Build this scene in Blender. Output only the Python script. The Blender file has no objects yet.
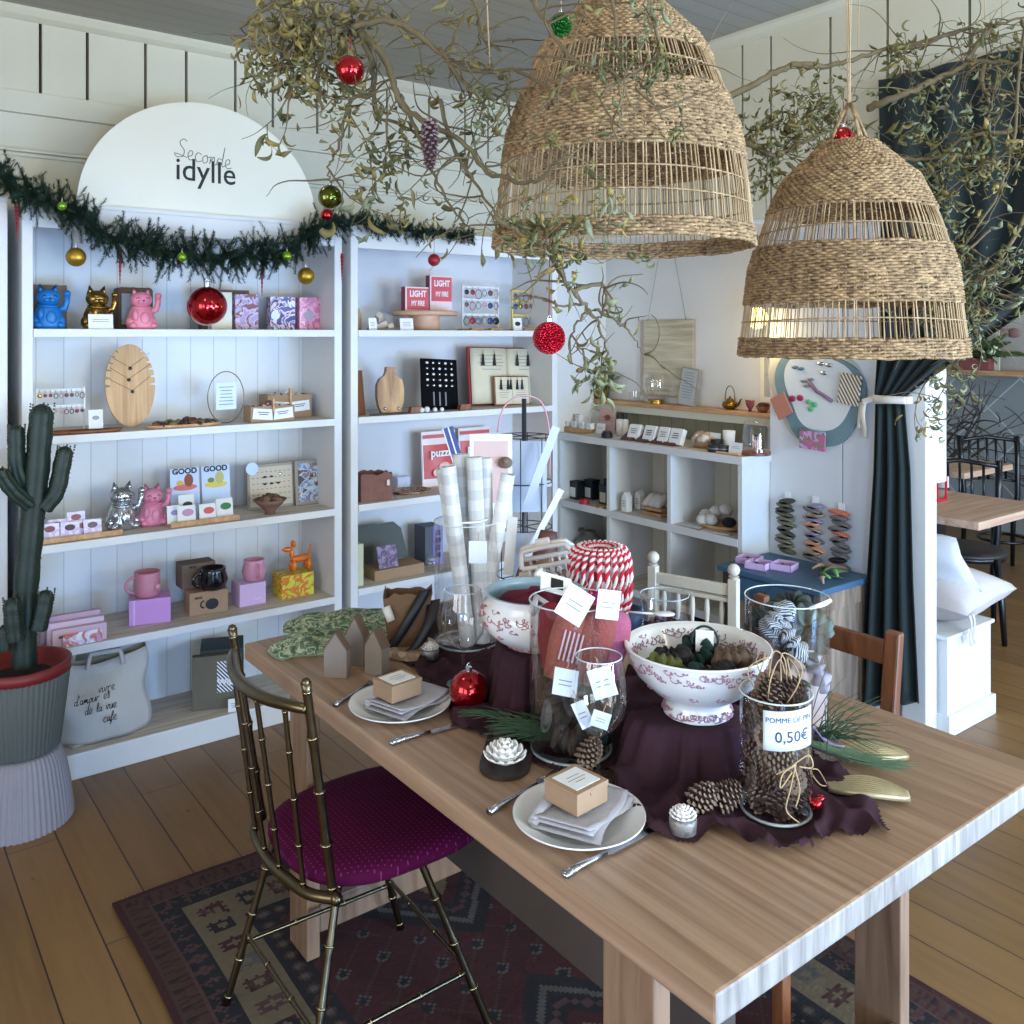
import bpy, math, random
from mathutils import Matrix, Vector, Euler, noise
C = bpy.context.scene.collection
PI = math.pi
rnd = random.Random(7)

# ---------------------------------------------------------------- camera geometry (a level camera, 1.6 m up)
FPX = 896.0; TH = math.radians(52.75); CH = 1.6; HZ = 335.0
FW = (math.cos(TH), math.sin(TH)); RT = (math.sin(TH), -math.cos(TH))
def ray(u, v):
    a = (u-512)/FPX
    return (FW[0]+a*RT[0], FW[1]+a*RT[1], -(v-HZ)/FPX)
def onz(u, v, z):
    d = ray(u, v); t = (z-CH)/d[2]; return Vector((d[0]*t, d[1]*t, z))
def ony(u, v, y):
    d = ray(u, v); t = y/d[1]; return Vector((d[0]*t, y, CH+d[2]*t))
def onx(u, v, x):
    d = ray(u, v); t = x/d[0]; return Vector((x, d[1]*t, CH+d[2]*t))
def dep(u, v, t):
    d = ray(u, v); return Vector((d[0]*t, d[1]*t, CH+d[2]*t))
def zat(p, v):
    t = p[0]*FW[0]+p[1]*FW[1]; return CH-(v-HZ)/FPX*t

# ---------------------------------------------------------------- mesh builder
class MB:
    def __init__(s): s.v = []; s.f = []; s.m = []; s.s = []
    def add(s, vs, fs, mi=0, sm=False, M=None):
        o = len(s.v)
        for p in vs:
            p = Vector(p)
            s.v.append(tuple(M @ p) if M else tuple(p))
        for q in fs:
            s.f.append([i+o for i in q]); s.m.append(mi); s.s.append(sm)
    def box(s, x0, x1, y0, y1, z0, z1, mi=0, M=None):
        vs = [(x0,y0,z0),(x1,y0,z0),(x1,y1,z0),(x0,y1,z0),(x0,y0,z1),(x1,y0,z1),(x1,y1,z1),(x0,y1,z1)]
        s.add(vs, [(0,3,2,1),(4,5,6,7),(0,1,5,4),(1,2,6,5),(2,3,7,6),(3,0,4,7)], mi, False, M)
    def tube(s, pts, r, n=6, mi=0, cap=True, sm=True, M=None):
        pts = [Vector(p) for p in pts]; L = len(pts)
        if L < 2: return
        rs = r if isinstance(r, (list, tuple)) else [r]*L
        d = (pts[1]-pts[0]).normalized()
        up = Vector((0,0,1)) if abs(d.z) < .9 else Vector((1,0,0))
        a = d.cross(up).normalized(); vs = []
        for i, p in enumerate(pts):
            d2 = (pts[min(i+1,L-1)]-pts[max(i-1,0)])
            if d2.length > 1e-9: d2.normalize()
            else: d2 = d
            a = (a - d2*a.dot(d2))
            if a.length < 1e-6: a = d2.orthogonal()
            a.normalize(); b = d2.cross(a)
            for k in range(n):
                t = 2*PI*k/n; vs.append(p + (a*math.cos(t)+b*math.sin(t))*rs[i])
        fs = [(i*n+k, i*n+(k+1)%n, (i+1)*n+(k+1)%n, (i+1)*n+k) for i in range(L-1) for k in range(n)]
        if cap: fs += [tuple(range(n))[::-1], tuple((L-1)*n+k for k in range(n))]
        s.add(vs, fs, mi, sm, M)
    def lathe(s, prof, n=32, c=(0,0,0), mi=0, sm=True, M=None, ell=(1,1), rib=0, ribn=0):
        vs = []; L = len(prof)
        for (r, z) in prof:
            for k in range(n):
                t = 2*PI*k/n; q = r*(1+(rib*math.cos(ribn*t) if rib else 0))
                vs.append((c[0]+q*math.cos(t)*ell[0], c[1]+q*math.sin(t)*ell[1], c[2]+z))
        fs = [(i*n+k, i*n+(k+1)%n, (i+1)*n+(k+1)%n, (i+1)*n+k) for i in range(L-1) for k in range(n)]
        if prof[0][0] > 1e-6: pass
        s.add(vs, fs, mi, sm, M)
    def disc(s, r, z, n=32, c=(0,0,0), mi=0, up=True, M=None, ell=(1,1)):
        vs = [(c[0]+r*math.cos(2*PI*k/n)*ell[0], c[1]+r*math.sin(2*PI*k/n)*ell[1], c[2]+z) for k in range(n)]
        s.add(vs, [tuple(range(n)) if up else tuple(range(n))[::-1]], mi, False, M)
    def cyl(s, r0, r1, z0, z1, n=24, c=(0,0,0), mi=0, M=None, sm=True):
        s.lathe([(r0,z0),(r1,z1)], n, c, mi, sm, M); s.disc(r0, z0, n, c, mi, False, M); s.disc(r1, z1, n, c, mi, True, M)
    def ball(s, c, r, n=12, mi=0, M=None, sc=(1,1,1), rot=None):
        m = n//2; vs = []; R = rot or Matrix.Identity(3)
        for i in range(m+1):
            th = PI*i/m
            for k in range(n):
                ph = 2*PI*k/n
                p = R @ Vector((r*sc[0]*math.sin(th)*math.cos(ph), r*sc[1]*math.sin(th)*math.sin(ph), r*sc[2]*math.cos(th)))
                vs.append((c[0]+p.x, c[1]+p.y, c[2]+p.z))
        fs = [(i*n+k, (i+1)*n+k, (i+1)*n+(k+1)%n, i*n+(k+1)%n) for i in range(m) for k in range(n)]
        s.add(vs, fs, mi, True, M)
    def prism(s, ol, z0, z1, mi=0, M=None, sm=False):
        n = len(ol)
        vs = [(p[0],p[1],z0) for p in ol]+[(p[0],p[1],z1) for p in ol]
        fs = [tuple(range(n))[::-1], tuple(range(n,2*n))]
        s.add(vs, fs, mi, False, M)
        s.add(vs, [(k,(k+1)%n,n+(k+1)%n,n+k) for k in range(n)], mi, sm, M)
    def grid(s, fn, nu, nv, mi=0, sm=True, mf=None, keep=None, M=None):
        vs = [fn(i/nu, j/nv) for i in range(nu+1) for j in range(nv+1)]
        fs = []; ms = []
        for i in range(nu):
            for j in range(nv):
                if keep and not keep((i+.5)/nu, (j+.5)/nv): continue
                fs.append((i*(nv+1)+j, (i+1)*(nv+1)+j, (i+1)*(nv+1)+j+1, i*(nv+1)+j+1))
                ms.append(mf((i+.5)/nu, (j+.5)/nv) if mf else mi)
        o = len(s.v)
        for p in vs:
            p = Vector(p); s.v.append(tuple(M @ p) if M else tuple(p))
        for q, m_ in zip(fs, ms):
            s.f.append([a+o for a in q]); s.m.append(m_); s.s.append(sm)
    def strip(s, pts, side, w, mi=0):       # a leaf: a ribbon that narrows at both ends
        L = len(pts); vs = []
        for i, p in enumerate(pts):
            q = w*math.sin(PI*(i+.35)/(L-.3))*.5; sd = side[i] if isinstance(side, list) else side
            vs += [p-sd*q, p+sd*q]
        s.add(vs, [(2*i,2*i+1,2*i+3,2*i+2) for i in range(L-1)], mi, True)
    def build(s, name, mats, parent=None, loc=None, rz=0, solid=0, bev=0, rot=None, sub=0):
        me = bpy.data.meshes.new(name)
        me.from_pydata(s.v, [], s.f)
        if not isinstance(mats, (list, tuple)): mats = [mats]
        for m_ in mats: me.materials.append(m_)
        me.polygons.foreach_set('material_index', s.m)
        me.polygons.foreach_set('use_smooth', s.s)
        me.validate(); me.update()
        o = bpy.data.objects.new(name, me); C.objects.link(o)
        if parent: o.parent = parent
        if loc is not None: o.location = loc
        if rot: o.rotation_euler = rot
        elif rz: o.rotation_euler = (0,0,rz)
        if solid:
            d = o.modifiers.new('Solidify','SOLIDIFY'); d.thickness = solid; d.offset = 0
        if sub:
            d = o.modifiers.new('Subsurf','SUBSURF'); d.levels = sub; d.render_levels = sub
        if bev:
            d = o.modifiers.new('Bevel','BEVEL'); d.width = bev; d.segments = 2; d.limit_method = 'ANGLE'; d.angle_limit = .7
        return o

def tag(o, label, cat, group=None, kind=None):
    o['label'] = label; o['category'] = cat
    if group: o['group'] = group
    if kind: o['kind'] = kind
    return o
def thing(name, label, cat, loc=(0,0,0), rz=0, group=None, rot=None):
    o = bpy.data.objects.new(name, None); C.objects.link(o); o.empty_display_size = .05
    o.location = loc; o.rotation_euler = rot if rot else (0,0,rz)
    return tag(o, label, cat, group)
def struct(o): o['kind'] = 'structure'; return o
def dup(root, loc, rz=None, label=None, group=None, rot=None):
    def cp(o, par):
        c = o.copy(); C.objects.link(c); c.parent = par
        for ch in o.children: cp(ch, c)
        return c
    r = cp(root, None); r.location = loc
    if rz is not None: r.rotation_euler = (0,0,rz)
    if rot: r.rotation_euler = rot
    if label: r['label'] = label
    if group: r['group'] = group
    return r
def text(name, body, size, m, parent, loc, rot=(PI/2,0,0), ext=.0006, align='CENTER', sx=1, shear=0, bold=0, label=None):
    cu = bpy.data.curves.new('t','FONT'); cu.body = body; cu.size = size; cu.extrude = ext; cu.align_x = align; cu.align_y = 'CENTER'; cu.shear = shear; cu.offset = bold
    cu.resolution_u = 3
    t = bpy.data.objects.new('t', cu); C.objects.link(t)
    bpy.context.view_layer.update(); dg = bpy.context.evaluated_depsgraph_get()
    me = bpy.data.meshes.new_from_object(t.evaluated_get(dg)); bpy.data.objects.remove(t)
    me.name = name; me.materials.clear(); me.materials.append(m)
    o = bpy.data.objects.new(name, me); C.objects.link(o); o.parent = parent; o.location = loc; o.rotation_euler = rot; o.scale = (sx,1,1)
    if label: o['label'] = label
    return o

# ---------------------------------------------------------------- materials
def lin(c): return tuple((x/12.92 if x <= .04045 else ((x+.055)/1.055)**2.4) for x in c)
def rgb(r, g, b): return lin((r/255, g/255, b/255))
def newmat(name):
    m = bpy.data.materials.new(name); m.use_nodes = True; nt = m.node_tree
    return m, nt, nt.nodes['Principled BSDF']
def N(nt, t, **k):
    n = nt.nodes.new(t)
    for a, b in k.items(): setattr(n, a, b)
    return n
def mixc(nt, fac, a, b, mode='MIX'):
    n = N(nt, 'ShaderNodeMix', data_type='RGBA', blend_type=mode)
    if isinstance(fac, (int, float)): n.inputs[0].default_value = fac
    else: nt.links.new(fac, n.inputs[0])
    for i, x in ((6,a),(7,b)):
        if isinstance(x, tuple): n.inputs[i].default_value = (*x[:3],1)
        else: nt.links.new(x, n.inputs[i])
    return n.outputs[2]
def math_(nt, op, a, b=None):
    n = N(nt, 'ShaderNodeMath', operation=op)
    for i, x in enumerate((a,b)):
        if x is None: continue
        if isinstance(x, (int,float)): n.inputs[i].default_value = x
        else: nt.links.new(x, n.inputs[i])
    return n.outputs[0]
def coords(nt, scale=(1,1,1)):
    tc = N(nt,'ShaderNodeTexCoord'); mp = N(nt,'ShaderNodeMapping'); mp.inputs['Scale'].default_value = scale
    nt.links.new(tc.outputs['Object'], mp.inputs['Vector']); return mp.outputs[0], tc
def bump(nt, bs, h, strength=.3, dist=.01):
    b = N(nt,'ShaderNodeBump'); b.inputs['Strength'].default_value = strength; b.inputs['Distance'].default_value = dist
    nt.links.new(h, b.inputs['Height']); nt.links.new(b.outputs[0], bs.inputs['Normal'])
_mc = {}
def M_(name, col, rough=.6, metal=0, var=.08, scale=20, bmp=0, spec=.5, emit=0, sheen=0, coat=0):
    """plain material with a faint mottling of its own colour"""
    if name in _mc: return _mc[name]
    m, nt, bs = newmat(name); c = rgb(*col)
    vec, tc = coords(nt, (scale,)*3); nz = N(nt,'ShaderNodeTexNoise'); nz.inputs['Detail'].default_value = 4; nz.inputs['Scale'].default_value = 1
    nt.links.new(vec, nz.inputs['Vector'])
    out = mixc(nt, nz.outputs['Fac'], tuple(x*(1-var) for x in c), tuple(min(1,x*(1+var)) for x in c))
    nt.links.new(out, bs.inputs['Base Color'])
    bs.inputs['Roughness'].default_value = rough; bs.inputs['Metallic'].default_value = metal
    bs.inputs['Specular IOR Level'].default_value = spec
    if sheen: bs.inputs['Sheen Weight'].default_value = sheen
    if coat: bs.inputs['Coat Weight'].default_value = coat
    if bmp: bump(nt, bs, nz.outputs['Fac'], bmp)
    if emit: bs.inputs['Emission Color'].default_value = (*c,1); bs.inputs['Emission Strength'].default_value = emit
    _mc[name] = m; return m
def wood(name, a, b, scale=(3,40,40), rough=.55, bmp=.1, knots=0):
    m, nt, bs = newmat(name); vec, tc = coords(nt, scale)
    nz = N(nt,'ShaderNodeTexNoise'); nz.inputs['Scale'].default_value = 1; nz.inputs['Detail'].default_value = 6; nz.inputs['Distortion'].default_value = .6
    nt.links.new(vec, nz.inputs['Vector'])
    r = N(nt,'ShaderNodeValToRGB'); nt.links.new(nz.outputs['Fac'], r.inputs[0])
    r.color_ramp.elements[0].position = .3; r.color_ramp.elements[0].color = (*rgb(*a),1); r.color_ramp.elements[1].position = .7; r.color_ramp.elements[1].color = (*rgb(*b),1)
    out = r.outputs[0]
    if knots:
        vo = N(nt,'ShaderNodeTexNoise'); vo.inputs['Scale'].default_value = 2.3; nt.links.new(tc.outputs['Object'], vo.inputs['Vector'])
        out = mixc(nt, math_(nt,'MULTIPLY', vo.outputs['Fac'], knots), out, rgb(*[x*.7 for x in a]))
    nt.links.new(out, bs.inputs['Base Color']); bs.inputs['Roughness'].default_value = rough
    bump(nt, bs, nz.outputs['Fac'], bmp); return m
def planks(name, a, b, across, width, gap, gapc, along=None, length=0, rough=.5, stretch=12, knots=False, gstr=.5):
    """boards laid side by side: 'across' and 'along' are the axis letters"""
    m, nt, bs = newmat(name); tc = N(nt,'ShaderNodeTexCoord'); sp = N(nt,'ShaderNodeSeparateXYZ'); nt.links.new(tc.outputs['Object'], sp.inputs[0])
    u = math_(nt,'DIVIDE', sp.outputs[across], width); fl = math_(nt,'FLOOR', u); fr = math_(nt,'FRACT', u)
    g1 = math_(nt,'LESS_THAN', fr, gap/width)
    wn = N(nt,'ShaderNodeTexWhiteNoise', noise_dimensions='1D'); nt.links.new(fl, wn.inputs['W'])
    gapm = g1; tone = wn.outputs['Value']
    if length:
        w = math_(nt,'ADD', math_(nt,'DIVIDE', sp.outputs[along], length), math_(nt,'MULTIPLY', wn.outputs['Value'], 7.3))
        g2 = math_(nt,'LESS_THAN', math_(nt,'FRACT', w), .003/length); gapm = math_(nt,'MAXIMUM', g1, g2)
        w2 = N(nt,'ShaderNodeTexWhiteNoise', noise_dimensions='2D'); cb = N(nt,'ShaderNodeCombineXYZ')
        nt.links.new(fl, cb.inputs[0]); nt.links.new(math_(nt,'FLOOR', w), cb.inputs[1]); nt.links.new(cb.outputs[0], w2.inputs['Vector']); tone = w2.outputs['Value']
    # grain, shifted from board to board
    mp = N(nt,'ShaderNodeMapping'); sc = {'X':[stretch*3]*3,'Y':[stretch*3]*3,'Z':[stretch*3]*3}[across]
    ax = along or {'X':'Y','Y':'X','Z':'X'}[across]; sc[{'X':0,'Y':1,'Z':2}[ax]] = 2.0
    mp.inputs['Scale'].default_value = sc; cb2 = N(nt,'ShaderNodeCombineXYZ')
    for i in range(3): nt.links.new(math_(nt,'MULTIPLY', fl, 3.7), cb2.inputs[i])
    nt.links.new(tc.outputs['Object'], mp.inputs['Vector']); nt.links.new(cb2.outputs[0], mp.inputs['Location'])
    nz = N(nt,'ShaderNodeTexNoise'); nz.inputs['Scale'].default_value = 1; nz.inputs['Detail'].default_value = 5; nz.inputs['Distortion'].default_value = .8; nt.links.new(mp.outputs[0], nz.inputs['Vector'])
    f = math_(nt,'ADD', math_(nt,'MULTIPLY', tone, 1-gstr), math_(nt,'MULTIPLY', nz.outputs['Fac'], gstr))
    col = mixc(nt, f, rgb(*a), rgb(*b))
    if knots:
        vo = N(nt,'ShaderNodeTexVoronoi'); vo.inputs['Scale'].default_value = 5.5; nt.links.new(tc.outputs['Object'], vo.inputs['Vector'])
        k = math_(nt,'LESS_THAN', vo.outputs['Distance'], .055); col = mixc(nt, math_(nt,'MULTIPLY', k, .7), col, rgb(70,42,22))
    col = mixc(nt, gapm, col, rgb(*gapc)); nt.links.new(col, bs.inputs['Base Color'])
    bs.inputs['Roughness'].default_value = rough
    bump(nt, bs, math_(nt,'SUBTRACT', math_(nt,'MULTIPLY', nz.outputs['Fac'], .15), gapm), .5, .004)
    return m
def glass(name, tint=(1,1,1), rough=.02):
    """thin clear glass: see-through with a Fresnel sheen"""
    m = bpy.data.materials.new(name); m.use_nodes = True; nt = m.node_tree; nt.nodes.clear()
    o = N(nt,'ShaderNodeOutputMaterial'); t = N(nt,'ShaderNodeBsdfTransparent'); g = N(nt,'ShaderNodeBsdfGlossy'); f = N(nt,'ShaderNodeLayerWeight'); f.inputs[0].default_value = .35
    t.inputs[0].default_value = (*tint,1); g.inputs['Roughness'].default_value = rough
    mx = N(nt,'ShaderNodeMixShader'); a = math_(nt,'ADD', math_(nt,'MULTIPLY', f.outputs['Facing'], .5), .08)
    nt.links.new(a, mx.inputs[0]); nt.links.new(t.outputs[0], mx.inputs[1]); nt.links.new(g.outputs[0], mx.inputs[2]); nt.links.new(mx.outputs[0], o.inputs[0]); return m
def stripes(name, a, b, axis, period, duty=.5, rough=.6, diag=0):
    m, nt, bs = newmat(name); tc = N(nt,'ShaderNodeTexCoord'); sp = N(nt,'ShaderNodeSeparateXYZ'); nt.links.new(tc.outputs['Object'], sp.inputs[0])
    u = sp.outputs[axis]
    if diag: u = math_(nt,'ADD', u, math_(nt,'MULTIPLY', sp.outputs['Z' if axis != 'Z' else 'X'], diag))
    k = math_(nt,'LESS_THAN', math_(nt,'FRACT', math_(nt,'DIVIDE', u, period)), duty)
    nt.links.new(mixc(nt, k, rgb(*a), rgb(*b)), bs.inputs['Base Color']); bs.inputs['Roughness'].default_value = rough; return m
def blotch(name, cols, scale=25, rough=.6, metal=0, dist=1.0, det=2):
    """patches of several colours"""
    m, nt, bs = newmat(name); vec, tc = coords(nt, (scale,)*3)
    nz = N(nt,'ShaderNodeTexNoise'); nz.inputs['Scale'].default_value = 1; nz.inputs['Detail'].default_value = det; nz.inputs['Distortion'].default_value = dist; nt.links.new(vec, nz.inputs['Vector'])
    r = N(nt,'ShaderNodeValToRGB'); nt.links.new(nz.outputs['Fac'], r.inputs[0]); r.color_ramp.interpolation = 'CONSTANT' if det <= 2 else 'LINEAR'
    el = r.color_ramp.elements; n = len(cols); el[0].position = 0; el[0].color = (*rgb(*cols[0]),1); el[1].position = .34+.32/n if n > 1 else 1; el[1].color = (*rgb(*cols[1]),1)
    for i in range(2, n): e = el.new(.34+.32*i/n); e.color = (*rgb(*cols[i]),1)
    nt.links.new(r.outputs[0], bs.inputs['Base Color']); bs.inputs['Roughness'].default_value = rough; bs.inputs['Metallic'].default_value = metal; return m

WHITE = M_('shelf_paint', (214,214,212), .45, var=.05, scale=9, bmp=.03)
CREAM = M_('cream_paint', (206,201,180), .6, var=.03, scale=5)
PLASTER = M_('white_plaster', (222,221,216), .8, var=.02, scale=30, bmp=.05)
BLACK = M_('black_gap', (24,12,16), .8)
SHADOWWOOD = M_('dark_wood_gap', (60,26,24), .8)
KRAFT = M_('kraft_card', (158,128,98), .8, var=.08, scale=60)
DKRAFT = M_('dark_kraft_card', (110,90,74), .8, var=.08, scale=60)
PAPER = M_('white_paper', (228,228,226), .7, var=.02)
INK = M_('black_ink', (28,26,28), .6)
PINK = M_('pink_ceramic', (226,134,152), .45, var=.04)
MAUVE = M_('mauve_card', (196,140,200), .55, var=.05)
LILAC = M_('lilac_card', (206,176,214), .55, var=.05)
REDGLASS = M_('red_glass', (176,6,22), .06, metal=.85, var=.03, coat=.6)
GOLD = M_('gold_metal', (190,150,70), .25, metal=1, var=.1)
ENDW = wood('oak_end_grain_lit', (118,110,102), (166,158,150), (60,60,5), .6, .15)  # table's end face: same oak, daylight painted in as paler grey
BRASS = M_('aged_brass', (104,92,70), .3, metal=1, var=.15, scale=30)
SILVER = M_('silver_metal', (205,208,212), .2, metal=1, var=.05)
STEEL = M_('cutlery_steel', (170,172,178), .22, metal=1, var=.05)
GLASS = glass('clear_glass')
JUTE = M_('jute_string', (178,150,112), .9, var=.15, scale=80)
STRAW = wood('seagrass', (92,69,42), (184,152,110), (60,60,60), .75, .2)
STICK = wood('sea_grass_stake', (128,100,66), (186,158,118), (60,60,8), .75, .1)
TABLEW = wood('light_oak', (140,108,82), (182,150,122), (48,1.8,48), .45, .05, knots=.35)
SHELFW = wood('worn_shelf_top', (176,164,150), (214,206,194), (4,40,40), .7, .05)
OAK = wood('oak_wood', (170,124,82), (206,164,118), (40,6,40), .55, .05)
BROWNW = wood('brown_wood', (96,54,30), (144,90,54), (30,30,4), .5, .08)
OLIVEW = wood('olive_wood', (120,76,44), (214,170,112), (16,16,3), .5, .05)
# ================================================================ THE SETTING
FLOOR = planks('floor_boards', (96,69,37), (146,108,62), 'X', .143, .004, (46,28,16), along='Y', length=2.6, rough=.42, stretch=9, knots=True, gstr=.65)
CEIL = planks('ceiling_boards', (150,146,134), (164,160,148), 'Y', .09, .003, (120,116,104), rough=.7)
BEAD = planks('white_back_boards', (214,215,214), (228,229,228), 'X', .098, .0022, (168,168,168), rough=.55, stretch=5)
BEADY = planks('white_side_boards', (206,208,210), (226,228,230), 'Y', .12, .002, (160,160,160), rough=.55, stretch=5)
BEADX = planks('olive_bead_boards', (128,124,104), (142,138,116), 'Y', .085, .003, (88,84,70), rough=.6, stretch=5)
YW = 3.88; XB = 3.03; XA = 3.64; ZC = 2.85
b = MB(); b.box(-1.9, 7.7, -2.1, 5.1, -.05, 0); struct(b.build('floor', FLOOR))
b = MB(); b.box(-1.9, 7.7, -2.1, 5.1, ZC, ZC+.05); struct(b.build('ceiling', CEIL))
b = MB(); b.box(-1.9, XA+.1, YW, YW+.1, 0, 2.45); struct(b.build('wall_left', CREAM))
b = MB(); b.box(2.975, XA, YW-.008, YW, 0, 2.06); struct(b.build('wall_left_alcove', PLASTER))
b = MB(); b.box(-1.9, XA+.1, YW+.02, YW+.1, 2.45, ZC); struct(b.build('wall_left_backing', SHADOWWOOD))
slits = [-1.9,-1.2,-.7,-.35,-.05,.2,.43,.647,.815,1.037,1.203,1.415,1.587,1.803,1.967,2.172,2.414,2.634,2.782,XB+.02]
b = MB()
for i in range(len(slits)-1): b.box(slits[i]+.006, slits[i+1]-.006, YW-.012, YW+.02, 2.53, ZC)
struct(b.build('wall_left_boards', CREAM))
b = MB(); b.box(-1.9, XB, YW-.022, YW, 2.45, 2.535); b.box(-1.9, XB, YW-.012, YW, 2.285, 2.30); b.box(-1.9, XB, YW-.03, YW, 2.30, 2.312); struct(b.build('trim_1', CREAM, bev=.003))
def crown(name, p0, p1, nrm):
    b = MB(); pr = [(0,0),(.045,0),(.045,-.012),(.03,-.03),(.012,-.04),(0,-.045)]; vs = []
    for p in (p0, p1):
        for (d, z) in pr: vs.append((p[0]+nrm[0]*d, p[1]+nrm[1]*d, ZC+z))
    n = len(pr); b.add(vs, [(i,(i+1)%n,n+(i+1)%n,n+i) for i in range(n)]+[tuple(range(n)),tuple(range(n,2*n))[::-1]]); struct(b.build(name, CREAM))
crown('trim_2', (-1.9,YW-.012), (XB,YW-.012), (0,-1)); crown('trim_3', (XB-.012,-2), (XB-.012,YW), (-1,0))
# the upper wall over the alcove and the opening
b = MB(); b.box(XB+.02, XA, 1.83, YW, 2.09, ZC); b.box(XB+.02, XB+.25, -2, 1.83, 2.09, ZC); struct(b.build('wall_right_backing', SHADOWWOOD))
ys = [YW]+[3.6,3.38,3.2,2.98,2.8,2.6]+[2.387,2.245,1.975,1.744,1.453,1.2,.95,.7,.3,0,-.4,-.9,-1.4,-2.0]
b = MB()
for i in range(len(ys)-1): b.box(XB-.012, XB+.02, ys[i+1]+.006, ys[i]-.006, 2.075, ZC)
struct(b.build('wall_right_boards', CREAM))
b = MB(); b.box(XB, XA, 1.83, YW, 2.06, 2.075); b.box(XB, XB+.25, -2, 1.83, 2.06, 2.075); struct(b.build('trim_4', PLASTER))
b = MB(); b.box(XA, XA+.1, 2.5, YW+.1, 0, 2.1); struct(b.build('wall_right', PLASTER))
b = MB(); b.box(3.46, 3.50, 2.207, 2.578, 0, 2.06); b.box(3.46, 3.50, 1.845, 2.203, 0, 2.06); b.box(3.463, 3.497, 2.203, 2.207, 0, 2.06, 1); b.box(3.50,XA,1.845,2.5,1.0,2.06)
struct(b.build('wall_partition', [M_('partition_paint',(212,214,216),.55,var=.03,scale=6), BLACK], bev=.002))
b = MB(); b.box(3.445, 3.53, 1.828, 1.93, 0, 2.06); struct(b.build('trim_5', WHITE, bev=.004))
b = MB(); b.box(3.60, XA, 2.5, YW, 0, 1.215); struct(b.build('wall_wainscot', BEADX))
b = MB(); b.box(3.53, XA, 2.5, YW, 1.205, 1.228, 1); b.box(3.545, XA, 2.5, YW, 1.165, 1.205, 0); struct(b.build('trim_6', [CREAM, OAK], bev=.003))
b = MB(); b.box(3.53, 7.7, 4.9, 5.1, 0, ZC); struct(b.build('wall_far_left', PLASTER))
# papered wall at the end of the next room
def paper_mat():
    m, nt, bs = newmat('grey_triangle_wallpaper'); vec, tc = coords(nt, (1,1,1)); sp = N(nt,'ShaderNodeSeparateXYZ'); nt.links.new(tc.outputs['Object'], sp.inputs[0])
    y = math_(nt,'DIVIDE', sp.outputs['Y'], .5); z = math_(nt,'DIVIDE', sp.outputs['Z'], .5)
    a = math_(nt,'ADD', y, z); c = math_(nt,'SUBTRACT', y, z)
    k = math_(nt,'MAXIMUM', math_(nt,'LESS_THAN', math_(nt,'FRACT', a), .03), math_(nt,'LESS_THAN', math_(nt,'FRACT', c), .03))
    cb = N(nt,'ShaderNodeCombineXYZ'); nt.links.new(math_(nt,'FLOOR', a), cb.inputs[0]); nt.links.new(math_(nt,'FLOOR', c), cb.inputs[1])
    wn = N(nt,'ShaderNodeTexWhiteNoise', noise_dimensions='3D'); nt.links.new(cb.outputs[0], wn.inputs['Vector'])
    base = mixc(nt, wn.outputs['Value'], rgb(122,128,128), rgb(152,156,154)); nt.links.new(mixc(nt, k, base, rgb(184,186,182)), bs.inputs['Base Color']); bs.inputs['Roughness'].default_value = .8; return m
b = MB(); b.box(7.6, 7.7, -2.1, 5.1, 0, 1.30); struct(b.build('wall_far', paper_mat()))
b = MB(); b.box(7.62, 7.7, -2.1, 5.1, 1.30, ZC); struct(b.build('wall_far_upper', M_('taupe_paint',(176,168,156),.8)))
b = MB(); b.box(7.48, 7.62, -2.1, 5.1, 1.27, 1.31); struct(b.build('trim_7', OAK))
# outer walls with windows, behind and to the right of the viewer
def win_wall(name, axis, pos, lo, hi, openings, z0, z1, thick):
    b = MB(); cur = lo
    def seg(a, c, za, zb):
        if c-a < .001: return
        if axis == 'y': b.box(a, c, min(pos,pos+thick), max(pos,pos+thick), za, zb)
        else: b.box(min(pos,pos+thick), max(pos,pos+thick), a, c, za, zb)
    for (a, c) in openings: seg(cur, a, 0, ZC); seg(a, c, 0, z0); seg(a, c, z1, ZC); cur = c
    seg(cur, hi, 0, ZC); struct(b.build(name, CREAM))
    f = MB()
    for (a, c) in openings:
        def bar(p, q, za, zb):
            if axis == 'y': f.box(p, q, pos-.02 if thick < 0 else pos, pos if thick < 0 else pos+.02, za, zb)
            else: f.box(pos-.02 if thick < 0 else pos, pos if thick < 0 else pos+.02, p, q, za, zb)
        for p in (a, (a+c)/2-.02, c-.04): bar(p, p+.04, z0, z1)
        bar(a, c, z0, z0+.04); bar(a, c, z1-.04, z1); bar(a, c, z0+(z1-z0)*.7, z0+(z1-z0)*.7+.03)
    return f
f = win_wall('wall_back', 'y', -2.0, -1.9, 7.7, [(-.6,.8),(1.3,2.7),(4.0,5.4),(5.9,7.2)], .75, 2.15, -.1); o = f.build('window_1', WHITE); struct(o)
f = win_wall('wall_front', 'x', -1.8, -2.1, YW, [(-1.2,.1),(.6,1.9)], .75, 2.15, -.1); struct(f.build('window_2', WHITE))
def area(name, loc, rot, sx, sy, e, col):
    l = bpy.data.lights.new(name, 'AREA'); l.shape = 'RECTANGLE'; l.size = sx; l.size_y = sy; l.energy = e; l.color = col
    o = bpy.data.objects.new(name, l); C.objects.link(o); o.location = loc; o.rotation_euler = rot; return o
SKYC = (.70,.86,1.0)
for i, (a, c, e) in enumerate(((-.6,.8,56),(1.3,2.7,215),(4.0,5.4,170),(5.9,7.2,110))):
    area('window_daylight', ((a+c)/2, -2.05, 1.45), (PI/2,0,0), c-a, 1.4, e, SKYC)
for (a, c, e) in ((-1.2,.1,38),(.6,1.9,44)):
    area('window_daylight', (-1.85, (a+c)/2, 1.45), (PI/2,0,-PI/2), c-a, 1.4, e, (.97,.97,1.0))
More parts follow.
